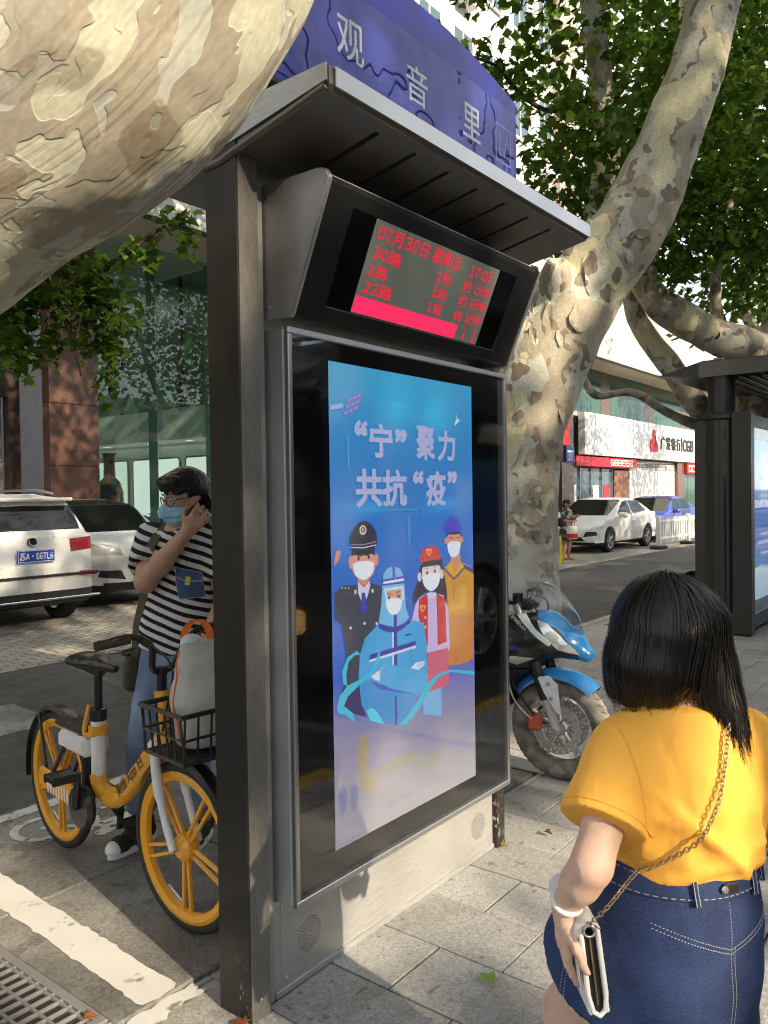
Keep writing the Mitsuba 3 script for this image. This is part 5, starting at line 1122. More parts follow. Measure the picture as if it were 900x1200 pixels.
# ------------------------------------------------------------------ plane trees
LEAF = np.array([(0.0, 0.0), (0.06, 0.10), (0.42, 0.06), (0.30, 0.22), (0.55, 0.48), (0.27, 0.46), (0.22, 0.62), (0.0, 1.0)])
_lv = np.vstack([LEAF, LEAF[1:-1][::-1] * [-1, 1]])
LEAF_V = np.c_[_lv[:, 0], _lv[:, 1], -0.25 * _lv[:, 0] ** 2 - 0.12 * _lv[:, 1] ** 2]
LEAF_F = trimesh.creation.triangulate_polygon(Polygon(_lv), engine='earcut')[1]
SMALL_V = np.array([(0, 0, 0), (0.45, 0.45, -0.08), (0, 1, -0.05), (-0.45, 0.45, -0.08)], float)
SMALL_F = np.array([[0, 1, 2], [0, 2, 3]])
def rand_rot(r, n, droop=0.7):
    """Leaf frames: tip direction outwards and hanging, faces turned mostly to the sky."""
    a = r.uniform(0, 2 * np.pi, n); tip = np.stack([np.cos(a), np.sin(a), -droop + 0.5 * r.randn(n)], 1)
    tip /= np.linalg.norm(tip, axis=1, keepdims=True)
    up = np.stack([0.45 * r.randn(n), 0.45 * r.randn(n), np.ones(n)], 1)
    x = np.cross(tip, up); x /= np.linalg.norm(x, axis=1, keepdims=True)
    return np.stack([x, tip, np.cross(x, tip)], 2)
def leaf_mesh(P, size, r, detail=True, cols=((0.028, 0.060, 0.012), (0.075, 0.125, 0.022))):
    n = len(P); V0, F0 = (LEAF_V, LEAF_F) if detail else (SMALL_V, SMALL_F)
    sz = size * r.uniform(0.65, 1.25, n)
    v = np.einsum('nij,kj->nki', rand_rot(r, n), V0) * sz[:, None, None] + P[:, None]
    f = F0[None] + (np.arange(n) * len(V0))[:, None, None]
    c = np.array(cols[0]) + (np.array(cols[1]) - cols[0]) * r.rand(n, 1) ** 1.6
    old = r.rand(n) < 0.008; c[old] = (0.16, 0.11, 0.02)
    return trimesh.Trimesh(v.reshape(-1, 3), f.reshape(-1, 3), process=False), np.repeat(c, len(V0), 0)
def clusters(vols, r, per=16, spread=0.20):
    out = []
    for c, rad, n in vols:
        d = r.randn(n, 3); d /= np.linalg.norm(d, axis=1, keepdims=True)
        q = np.array(c) + d * np.array(rad) * (r.rand(n, 1) ** 0.45)
        out.append((q[:, None] + r.randn(n, per, 3) * [spread, spread, spread * 0.7]).reshape(-1, 3))
    return np.vstack(out)
def limb(pts, n=40, sides=20, amp=0.03, seed=0):
    p = spline(np.array(pts), n)
    v, f = tube(p[:, :3], np.maximum(p[:, 3], 0.004), sides)
    c = np.vstack([np.repeat(p[:, :3], sides, 0), p[:1, :3], p[-1:, :3]])
    d = v - c; L = np.linalg.norm(d, axis=1, keepdims=True)
    nz = meshkit.fbm(v * 3.2 + seed, 3, seed) - 0.5
    return trimesh.Trimesh(v + d / np.maximum(L, 1e-6) * (nz[:, None] * amp * 2) * np.minimum(1, L / 0.1), f, process=False)
def stick(path, r, per=5, spread=0.14, n=None, size=0.13, cols=None):
    """Leaf positions along a twig."""
    p = spline(np.array(path), n or 24)[:, :3]
    return (p[:, None] + r.randn(len(p), per, 3) * spread).reshape(-1, 3)
# near tree: trunk outside the frame on the left, its big limb crosses the upper left corner
NT = thing('plane_tree', 'nearest plane tree, its huge blotched limb crossing the upper left corner', 'tree')
near_limb = [(-1.15, 1.90, 2.35, 0.346), (-0.91, 1.84, 2.47, 0.321), (-0.68, 1.78, 2.55, 0.308), (-0.54, 1.75, 2.66, 0.300), (-0.43, 1.75, 2.83, 0.296), (-0.34, 1.78, 3.06, 0.280), (-0.23, 1.89, 3.50, 0.277), (0.0, 2.3, 4.4, 0.25), (0.4, 3.2, 6.0, 0.2), (0.9, 4.2, 7.8, 0.13)]
near_trunk = [(-2.0, 1.92, -0.1, 0.44), (-1.98, 1.91, 0.6, 0.36), (-1.95, 1.90, 1.38, 0.335), (-1.87, 1.90, 1.80, 0.335), (-1.70, 1.91, 2.07, 0.345), (-1.45, 1.91, 2.24, 0.355), (-1.15, 1.90, 2.35, 0.346)]
F = Field((-2.6, 1.2, -0.15), (0.3, 2.8, 4.2), 0.03)
pl = spline(np.array(near_limb[:8]), 28); pt = spline(np.array(near_trunk), 26)
F.chain(pl[:, :3], pl[:, 3], 0.05); F.chain(pt[:, :3], pt[:, 3], 0.06)
F.chain([(-1.95, 1.95, 1.7), (-2.2, 2.3, 2.6), (-2.3, 2.5, 3.6)], [0.28, 0.22, 0.18], 0.12)
F.cut((0, 0, 4.1), (0, 0, 1))
m = F.mesh(2)
m = m.subdivide() if False else m
nz = meshkit.fbm(m.vertices * 2.6, 4, 3) - 0.5
m.vertices += m.vertex_normals * (nz * 0.055)[:, None]
from scipy.spatial import cKDTree
def limb_uv(v, path):
    """Length along the limb and girth around it."""
    p = spline(np.array(path), 400)[:, :3]; L = np.concatenate([[0], np.cumsum(np.linalg.norm(np.diff(p, axis=0), axis=1))]); t = np.gradient(p, axis=0)
    k = cKDTree(p).query(v)[1]; d = v - p[k]; t = t[k] / np.linalg.norm(t[k], axis=1, keepdims=True)
    x = np.cross(t, [0.30, 0.95, 0.0]); x /= np.linalg.norm(x, axis=1, keepdims=True); y = np.cross(t, x)
    return np.c_[np.arctan2((d * x).sum(1), (d * y).sum(1)) * 0.32, L[k] + (d * t).sum(1)]
put(m, 'm_bark_near', None, parent=NT, name='trunk', smooth=True, uv=limb_uv(np.asarray(m.vertices), near_trunk[:-1] + near_limb[:8]))
put(limb(near_limb[6:], 30, 18, 0.02, 1), 'm_bark', None, parent=NT, name='limb', smooth=True)
put(limb([(-2.3, 2.5, 3.5, 0.18), (-2.6, 3.0, 5, 0.15), (-2.8, 3.4, 7, 0.08)], 24, 14, 0.02, 2), 'm_bark', None, parent=NT, name='limb', smooth=True)
hang = [(-2.25, 2.45, 3.3, 0.14), (-3.2, 4.0, 4.0, 0.125), (-4.00, 6.26, 4.31, 0.10), (-3.88, 7.26, 4.20, 0.085), (-3.55, 7.86, 4.19, 0.075), (-3.29, 8.25, 4.10, 0.06), (-2.93, 8.45, 4.02, 0.045), (-2.70, 8.46, 4.15, 0.034), (-2.52, 8.46, 4.29, 0.026), (-2.29, 8.46, 4.45, 0.018), (-2.06, 8.46, 4.59, 0.010)]
hang2 = [(-3.55, 7.86, 4.19, 0.05), (-3.30, 8.05, 3.70, 0.034), (-3.13, 8.14, 3.20, 0.02), (-3.09, 8.23, 2.87, 0.010)]
hang3 = [(-2.93, 8.45, 4.02, 0.034), (-2.89, 8.44, 3.53, 0.022), (-2.87, 8.43, 3.08, 0.012), (-2.88, 8.43, 2.81, 0.006)]
for h in (hang, hang2, hang3):
    put(limb(h, 40, 8, 0.01, 4), 'm_twig', None, parent=NT, name='branch', smooth=True)
r = R_(21)
LP = np.vstack([clusters([((-3.30, 8.05, 3.79), (0.62, 0.5, 0.40), 44), ((-3.70, 8.0, 3.25), (0.55, 0.5, 0.45), 34), ((-3.03, 8.34, 3.55), (0.34, 0.35, 0.45), 30), ((-4.1, 7.9, 3.6), (0.5, 0.5, 0.5), 26)], r, 9, 0.10),
                stick(hang[5:], r, 5, 0.07, 20), stick(hang3, r, 6, 0.08, 14), stick([(-2.88, 8.43, 3.3, 0), (-2.87, 8.43, 2.98, 0), (-2.88, 8.43, 2.7, 0)], r, 4, 0.05, 8), stick([(-2.12, 8.46, 4.62, 0), (-2.05, 8.46, 4.4, 0), (-2.04, 8.46, 4.2, 0)], r, 5, 0.06, 8), stick([(-2.5, 8.46, 4.28, 0), (-2.45, 8.46, 4.18, 0), (-2.4, 8.46, 4.1, 0)], r, 4, 0.05, 6)])
d = np.linalg.norm(LP - [0, 0, 1.6], axis=1); front = np.argsort(d + 2.0 * np.abs(LP[:, 0] + 3.0))[:260]
LEAF_CN = ((0.045, 0.095, 0.016), (0.155, 0.245, 0.038))
for q in front:
    m, c = leaf_mesh(LP[q:q + 1], 0.125, r, True, LEAF_CN)
    put(m, 'm_leaf', None, parent=NT, name='leaf', color=c)
rest = np.setdiff1d(np.arange(len(LP)), front)
m, c = leaf_mesh(LP[rest], 0.125, r, True, LEAF_CN)
put(m, 'm_leaf', None, parent=NT, name='branch_foliage', kind='stuff', color=c)
# tree behind the motorcycle
rt_trunk = [(1.09, 6.37, -0.12, 0.36), (1.10, 6.38, 0.4, 0.31), (1.10, 6.38, 0.77, 0.290), (1.11, 6.40, 1.45, 0.274), (1.13, 6.41, 2.00, 0.287), (1.22, 6.42, 2.44, 0.325), (1.37, 6.43, 2.81, 0.345), (1.64, 6.44, 3.25, 0.312), (1.97, 6.44, 3.68, 0.285), (2.19, 6.45, 4.10, 0.258), (2.38, 6.46, 4.54, 0.226), (2.55, 6.47, 4.99, 0.208), (2.71, 6.48, 5.53, 0.195), (2.88, 6.50, 6.14, 0.185), (3.07, 6.62, 7.11, 0.174), (3.4, 6.9, 8.6, 0.13), (3.9, 7.2, 10.2, 0.07)]
RT = thing('plane_tree', 'leaning plane tree behind the blue motorcycle, its trunk foot painted white', 'tree')
F = Field((0.5, 5.6, -0.2), (3.5, 7.3, 7.0), 0.035)
p = spline(np.array(rt_trunk[:15]), 46); F.chain(p[:, :3], p[:, 3], 0.05)
F.chain([(1.22, 6.40, 2.45), (1.17, 6.44, 2.85), (1.16, 6.48, 3.05)], [0.30, 0.22, 0.13], 0.12)
F.chain([(1.38, 6.30, 3.02), (1.34, 6.12, 3.24), (1.33, 6.06, 3.30)], [0.17, 0.115, 0.10], 0.06)
F.ell((1.325, 6.02, 3.36), (0.055, 0.055, 0.055), None, 0.03, sub=True)
F.chain([(1.64, 6.55, 3.25), (1.80, 7.0, 3.55), (1.98, 7.65, 3.85)], [0.22, 0.18, 0.165], 0.1)
F.cut((0, 0, 6.8), (0, 0, 1))
m = F.mesh(2)
nz = meshkit.fbm(m.vertices * 3.4, 4, 9) - 0.5
m.vertices += m.vertex_normals * (nz * 0.06)[:, None]
low = m.triangles_center[:, 2] < 1.45
put(m.submesh([np.where(~low)[0]], append=True), 'm_bark', None, parent=RT, name='trunk', smooth=True)
put(m.submesh([np.where(low)[0]], append=True), 'm_bark_wash', None, parent='plane_tree_001__trunk', name='foot', smooth=True, label='trunk foot with flaking white paint')
rs = R_(12)
for k in range(46):   # curling bark plates left on the shaded side
    q = p[8 + int(rs.uniform(0, 16))]; a = rs.uniform(2.2, 5.4)
    n = np.array([math.cos(a), math.sin(a), 0.1]); c = q[:3] + n * (q[3] * 1.0)
    w, h = rs.uniform(0.03, 0.09), rs.uniform(0.06, 0.16); Mx = axisM(c, n, np.cross([0, 0, 1], n))
    g = np.array([[math.cos(t) * w * (1 + 0.25 * math.sin(3 * t + k)), math.sin(t) * h * (1 + 0.2 * math.cos(2 * t + k))] for t in np.linspace(0, 6.28, 11)[:-1]])
    z = 0.012 + 1.2 * (g[:, 0] ** 2) + 0.012 * rs.rand()
    v = np.vstack([np.c_[g, z], np.c_[g * 0.96, z - 0.007], [[0, 0, 0.012]]]); n_ = 10; i = np.arange(n_); j = (i + 1) % n_
    put((v @ Mx[:3, :3].T + Mx[:3, 3], np.vstack([np.stack([i, j, 0 * i + 20], 1), np.stack([i, i + n_, j], 1), np.stack([j, i + n_, j + n_], 1)])), 'm_bark', None, parent='plane_tree_001__trunk', name='bark_plate')
put(limb([(3.07, 6.62, 6.7, 0.176), (3.1, 6.66, 7.11, 0.172), (3.4, 6.9, 8.6, 0.13), (3.9, 7.2, 10.2, 0.07)], 30, 16, 0.02, 5), 'm_bark', None, parent=RT, name='limb', smooth=True)
back_limb = [(1.98, 7.62, 3.82, 0.165), (2.12, 7.66, 4.42, 0.138), (2.18, 7.67, 4.94, 0.114), (2.13, 7.68, 5.43, 0.106), (2.08, 7.69, 5.88, 0.110), (2.06, 7.80, 6.51, 0.115), (2.14, 8.13, 7.56, 0.111), (2.2, 8.4, 9, 0.07)]
put(limb(back_limb, 40, 14, 0.02, 6), 'm_bark', None, parent=RT, name='limb', smooth=True)
twig1 = [(1.95, 6.55, 3.62, 0.03), (1.72, 6.64, 3.58, 0.025), (1.59, 6.85, 3.72, 0.020), (1.46, 7.05, 3.92, 0.016), (1.27, 7.05, 4.05, 0.012), (1.18, 7.16, 4.20, 0.008)]
twig2 = [(2.13, 7.72, 5.4, 0.03), (1.72, 7.88, 5.33, 0.024), (1.44, 7.68, 5.33, 0.022), (1.23, 7.58, 5.47, 0.020), (1.12, 7.48, 5.54, 0.016), (0.92, 7.39, 5.58, 0.012), (0.72, 7.39, 5.66, 0.008)]
for tw in (twig1, twig2): put(limb(tw, 30, 7, 0.006, 8), 'm_twig', None, parent=RT, name='twig', smooth=True)
r = R_(33)
RV = [((1.85, 7.7, 5.95), (0.75, 1.2, 0.46), 26), ((1.72, 7.57, 4.72), (0.46, 1.0, 0.55), 40), ((2.3, 8.3, 5.2), (0.5, 1.2, 0.9), 36), ((1.95, 7.9, 4.15), (0.36, 0.7, 0.30), 20), ((1.2, 8.0, 6.65), (0.5, 0.9, 0.22), 16), ((2.6, 8.1, 7.0), (1.2, 1.6, 0.8), 34),
      ((3.2, 8.2, 6.2), (0.7, 1.4, 1.0), 50), ((2.75, 8.6, 4.9), (0.5, 1.2, 0.8), 44)]
LP = np.vstack([clusters(RV, r, 14, 0.17), stick(twig2[2:], r, 5, 0.09, 20)])
def split_leaves(parent, LP, size, r, n=240, cols=LEAF_CN, centre=(0.25, 0.9)):
    """The nearest leaves as parts, the rest as one part."""
    d = np.linalg.norm(LP - [0, 0, 1.6], axis=1)
    vis = (np.abs(LP[:, 0] / LP[:, 1]) < 0.47) & ((LP[:, 2] - 1.6) / LP[:, 1] < 0.62)
    front = np.argsort(d + 100 * ~vis)[:n]
    for q in front:
        m, c = leaf_mesh(LP[q:q + 1], size, r, True, cols); put(m, 'm_leaf', None, parent=parent, name='leaf', color=c)
    rest = np.setdiff1d(np.arange(len(LP)), front)
    m, c = leaf_mesh(LP[rest], size, r, True, cols); put(m, 'm_leaf', None, parent=parent, name='crown', kind='stuff', color=c)
split_leaves(RT, LP, 0.112, r)
# tree beside the second shelter
T2 = thing('plane_tree', 'plane tree with crooked mottled limbs behind the second bus shelter', 'tree')
t2_A = [(5.0, 11.35, -0.1, 0.34), (4.96, 11.32, 0.5, 0.29), (4.92, 11.29, 0.81, 0.266), (4.87, 11.21, 2.02, 0.227), (4.44, 11.02, 2.62, 0.159), (4.06, 10.83, 3.05, 0.156), (3.74, 10.74, 3.44, 0.149), (3.45, 10.65, 3.80, 0.136), (3.29, 10.56, 4.12, 0.112), (3.25, 10.56, 4.53, 0.095), (3.33, 10.57, 5.03, 0.079), (3.4, 10.6, 6.5, 0.04)]
t2_B = [(4.93, 11.31, 1.5, 0.241), (5.07, 11.03, 2.71, 0.247), (5.09, 10.74, 3.36, 0.251), (4.67, 10.44, 3.52, 0.233), (4.23, 10.24, 3.59, 0.218), (3.77, 10.05, 3.77, 0.203), (3.37, 9.85, 3.96, 0.188), (3.17, 9.76, 4.25, 0.176), (3.13, 9.76, 4.57, 0.145), (3.26, 9.78, 5.08, 0.104), (3.62, 9.89, 5.95, 0.089), (3.82, 10.12, 7.11, 0.080), (4, 10.3, 9, 0.04)]
t2_C = [(4.43, 11.02, 2.48, 0.082), (3.94, 10.52, 2.54, 0.062), (3.51, 10.23, 2.69, 0.054), (3.12, 10.03, 2.84, 0.053), (2.82, 9.93, 2.81, 0.048), (2.60, 9.83, 2.80, 0.047), (2.45, 9.73, 2.98, 0.041), (2.32, 9.63, 3.11, 0.036), (2.18, 9.64, 3.21, 0.026)]
for nme, pth, sd, am in (('trunk', t2_A, 11, 0.03), ('limb', t2_B, 12, 0.05), ('branch', t2_C, 13, 0.025)):
    put(limb(pth, 70, 16, am, sd), 'm_bark', None, parent=T2, name=nme, smooth=True)
put(limb([(5.09, 10.74, 3.3, 0.2), (5.5, 10.6, 4.6, 0.15), (6.1, 10.6, 6.5, 0.10), (6.6, 10.8, 8.5, 0.05)], 40, 12, 0.03, 14), 'm_bark', None, parent=T2, name='limb', smooth=True)
put(limb([(4.3, 10.25, 3.65, 0.09), (4.25, 10.2, 4.3, 0.07), (4.5, 10.2, 5.4, 0.05), (4.9, 10.4, 6.8, 0.03)], 30, 8, 0.01, 15), 'm_bark', None, parent=T2, name='limb', smooth=True)
hole = axisM((4.16, 10.03, 3.56), (-0.35, -0.93, 0.1))
put(lathe([(0.0, 0.004), (0.045, 0.006), (0.07, 0.0), (0.075, -0.05)], 14), 'm_black_matt', hole, parent='plane_tree_002__limb', name='knot_hole')
r = R_(44)
TV = [((3.9, 9.3, 6.2), (0.9, 1.6, 1.2), 90), ((4.1, 9.5, 4.95), (0.8, 1.6, 0.75), 90), ((4.9, 10.6, 4.6), (0.9, 1.4, 0.6), 60), ((4.9, 10.8, 6.5), (1.4, 2.0, 1.8), 130), ((3.4, 10.3, 5.4), (0.8, 1.2, 1.0), 60), ((5.5, 10.5, 8.5), (2.5, 2.5, 1.5), 110), ((3.6, 9.6, 4.45), (0.4, 0.7, 0.3), 16)]
split_leaves(T2, clusters(TV, r, 14, 0.19), 0.122, r, 240)
# ------------------------------------------------------------------ tree row across the main road and the upper crowns: what shades the street
E1 = nrm([SUN[1] * -1, SUN[0], 0]); E2 = np.cross(SUN, E1); E2 = E2 if E2[2] > 0 else -E2
SUNNY = [  # gaps in the crowns: (s, t, z) the light falls on, half-widths across and up
    (-0.10, -1.35, 0.90, 0.30, 0.36), (0.08, -1.35, 1.08, 0.14, 0.10), (0.70, -0.09, 0.36, 0.62, 0.36), (1.35, -0.05, 0.10, 0.35, 0.28), (1.9, -0.25, 0.0, 0.55, 0.20),
    (0.85, -0.8, 0.0, 0.5, 0.22), (-0.25, 0.7, 0.0, 0.28, 0.28), (-0.3, 1.5, 0.03, 0.3, 0.26), (-0.10, -0.05, 0.25, 0.2, 0.26), (2.4, 0.1, 0.35, 0.36, 0.30), (2.5, 0.1, 0.9, 0.22, 0.16),
    (3.9, 1.2, 3.0, 0.32, 0.55), (3.9, 1.2, 2.2, 0.2, 0.2), (4.2, 1.0, 4.2, 0.25, 0.45), (3.7, 1.2, 0.9, 0.3, 0.22), (0.1, -0.4, 2.73, 0.28, 0.07), (1.4, -0.4, 2.73, 0.3, 0.06), (9.6, 1.45, 2.5, 0.22, 0.16), (8.6, 0.5, 1.9, 0.25, 0.3), (11.5, 4.6, 0.0, 0.7, 0.10), (14.0, 6.0, 0.0, 1.0, 0.12), (2.9, 6.3, 0.0, 0.45, 0.14), (3.15, 5.55, 3.55, 0.12, 0.28), (3.3, 1.3, 5.0, 0.2, 0.3), (-0.80, -0.2, 2.55, 0.66, 0.55), (-1.1, -0.1, 2.2, 0.5, 0.4)]
SUNNY_AB = [(S(*q[:3]) @ E1, S(*q[:3]) @ E2, q[3], q[4]) for q in SUNNY]
def in_gap(P, wob=0.22):
    a, b = P @ E1, P @ E2
    n = 1 + wob * (meshkit.fbm(np.stack([a * 3, b * 3, 0 * a], -1), 3, 2) - 0.5) * 4
    out = np.zeros(len(P), bool)
    for ca, cb, ra, rb in SUNNY_AB:
        out |= ((a - ca) / ra) ** 2 + ((b - cb) / rb) ** 2 < n
    return out
def unseen(P):
    """True outside a wide margin of the photograph's view, so that upper crowns stay above the frame."""
    y = np.maximum(P[:, 1], 0.01)
    return (P[:, 1] < 0.3) | ((P[:, 2] - 1.6) / y > 0.70) | (np.abs(P[:, 0]) / y > 0.55)
def big_crown(parent, vols, seed, size, per=10, spread=0.35, keep=lambda P: np.ones(len(P), bool), name='crown', shadow_gaps=True):
    r = R_(seed); P = clusters(vols, r, per, spread)
    P = P[keep(P)]
    if shadow_gaps: P = P[~in_gap(P)]
    m, c = leaf_mesh(P, size, r, False, LEAF_CN)
    return put(m, 'm_leaf', None, parent=parent, name=name, kind='stuff', color=c)
big_crown(NT, [((-0.8, 2.6, 8.2), (4.0, 4.0, 2.2), 700), ((-4.5, 5.5, 7.6), (4.0, 4.0, 2.6), 900)], 61, 0.19, keep=unseen)
big_crown(RT, [((3.0, 6.5, 9.0), (4.0, 3.5, 2.0), 340), ((0.8, 8.5, 9.6), (3.0, 3.0, 1.6), 230)], 62, 0.19, keep=lambda P: (P[:, 2] - 1.6) / P[:, 1] > 0.69)
big_crown(T2, [((7.0, 12.0, 8.0), (4.0, 4.0, 2.5), 330), ((5.0, 14.0, 9.5), (3.0, 3.0, 1.5), 160)], 63, 0.20)
def street_tree(base, h, rad, seed, label, nleaf, low=3.4):
    key = thing('plane_tree', label, 'tree'); r = R_(seed); x, y = base
    put(limb([(x, y, -0.15, 0.34), (x + 0.1, y, 0.6, 0.28), (x + 0.2, y + 0.1, 2.0, 0.26), (x + 0.1, y + 0.3, 3.4, 0.27)], 24, 14, 0.03, seed), 'm_bark', None, parent=key, name='trunk', smooth=True)
    for k in range(4):
        a = 1.57 * k + r.uniform(-0.4, 0.4); d = np.array([math.cos(a), math.sin(a), 0])
        o = np.array([x + 0.1, y + 0.3, 3.2])
        put(limb([(*o, 0.2), (*(o + d * rad * 0.3 + [0, 0, 1.2]), 0.15), (*(o + d * rad * 0.55 + [0, 0, 3.0]), 0.1), (*(o + d * rad * 0.7 + [0, 0, h - 4.5]), 0.04)], 24, 8, 0.02, seed + k), 'm_bark', None, parent=key, name='limb', smooth=True)
    big_crown(key, [((x, y, (h + low) / 2 + 0.5), (rad, rad, (h - low) / 2), nleaf)], seed, 0.21, per=10, spread=0.4)
    return key
for k, s in enumerate((-12.0, -5.5, 1.0, 7.5, 14.0)):
    c = S(s, -17.5)
    street_tree((c[0], c[1]), 15.5, 4.6, 70 + k, ('first', 'second', 'third', 'fourth', 'fifth')[k] + ' plane tree of the row across the main road, its trunk blotched', 1250, 4.0)
for k, s in enumerate((17.5, 24.5, 33.0)):
    c = S(s, 1.1)
    street_tree((c[0], c[1]), 10.5, 3.6, 80 + k, ('nearest', 'middle', 'farthest')[k] + ' of three plane trees along the island past the second shelter', 420, 3.6)
# building across the main road that stands behind the tree row
AB = thing('street_block', 'plain stone block across the main road behind the tree row', 'building')
bx('wall', 'm_stone', -40, 60, -34, -26, 0, 9, parent=AB)
for i in range(24):
    for z in (1.0, 4.2, 6.6):
        bx('window', 'm_window_blue', -38 + 4 * i, -36 + 4 * i, -25.99, -25.95, z, z + 1.7, parent=AB)
# ------------------------------------------------------------------ cars
for k, c in dict(white=(0.74, 0.74, 0.73), silverwhite=(0.70, 0.71, 0.71), blue=(0.045, 0.075, 0.34), black=(0.012, 0.012, 0.014)).items():
    mat('m_car_' + k, c, 0.28, clearcoat=0.9, clearcoat_gloss=0.96)
mat('m_car_glass', (0.010, 0.013, 0.013), 0.05, spec=0.5)
mat('m_lamp_red', (0.34, 0.012, 0.015), 0.12, clearcoat=1.0)
mat('m_lamp_clear', (0.55, 0.57, 0.58), 0.10, metallic=0.5, clearcoat=1.0)
mat('m_clad', (0.022, 0.022, 0.023), 0.5)
mat('m_plate', (0.015, 0.07, 0.42), 0.35)
def xs(poly, w0, w1):
    """Side-view polygon (x, z) swept across y from w0 to w1."""
    a = m3.CrossSection([[(float(x), float(z)) for x, z in poly]], m3.FillRule.NonZero).extrude(w1 - w0)
    return a.transform([[1, 0, 0, 0], [0, 0, 1, w0], [0, 1, 0, 0]])
def fs(poly, x0, x1):
    """Front-view polygon (y, z) swept along x."""
    a = m3.CrossSection([[(float(y), float(z)) for y, z in poly]], m3.FillRule.NonZero).extrude(x1 - x0)
    return a.transform([[0, 0, 1, x0], [1, 0, 0, 0], [0, 1, 0, 0]])
def ps(poly, z0, z1):
    return m3.CrossSection([[(float(x), float(y)) for x, y in poly]], m3.FillRule.NonZero).extrude(z1 - z0).translate([0, 0, z0])
def to_man(t):
    t = trimesh.Trimesh(t.vertices, t.faces, process=True)
    return m3.Manifold(m3.Mesh(np.asarray(t.vertices, np.float32), np.asarray(t.faces, np.uint32)))
def mir(p): return list(p) + [(-y, z) for y, z in reversed(p)]
def soften(m, l, it):
    t = m.refine_to_length(l).to_mesh(); t = trimesh.Trimesh(t.vert_properties[:, :3], t.tri_verts, process=True)
    trimesh.smoothing.filter_taubin(t, 0.5, 0.52, iterations=it)
    return to_man(t)
def wheel(parent, M, r, w, paint='m_silver', spokes=5, name='wheel'):
    """Wheel with its axis along local y, outer face towards +y."""
    Mw = M @ mrot((1, 0, 0), -90)
    k = put(lathe([(r * 0.64, -w / 2), (r * 0.9, -w / 2), (r * 0.985, -w * 0.38), (r, -w * 0.2), (r, w * 0.2), (r * 0.985, w * 0.38), (r * 0.9, w / 2), (r * 0.66, w / 2), (r * 0.64, w * 0.4)], 40), 'm_black_rubber', Mw, parent=parent, name=name, smooth=40)
    b = MB().lathe([(r * 0.66, w * 0.49), (r * 0.61, w * 0.47), (r * 0.60, w * 0.1), (r * 0.60, -w * 0.45)], 40)
    for i in range(spokes):
        a = 2 * math.pi * i / spokes
        for o in (-0.11, 0.11):
            q = np.array([[0.05, a + 2.4 * o], [r * 0.3, a + o], [r * 0.62, a + 1.3 * o]])
            pts = np.c_[q[:, 0] * np.cos(q[:, 1]), q[:, 0] * np.sin(q[:, 1]), [w * 0.40, w * 0.36, w * 0.40]]
            b.tube(pts, [r * 0.07, r * 0.055, r * 0.06], 6)
    b.lathe([(0.0, w * 0.44), (r * 0.13, w * 0.44), (r * 0.15, w * 0.3)], 20)
    put(b, paint, Mw, parent=k, name='rim', smooth=40)
    put(lathe([(0.0, w * 0.12), (r * 0.42, w * 0.12), (r * 0.42, w * 0.05)], 24), 'm_alu_dark', Mw, parent=k, name='brake_disc')
    return k
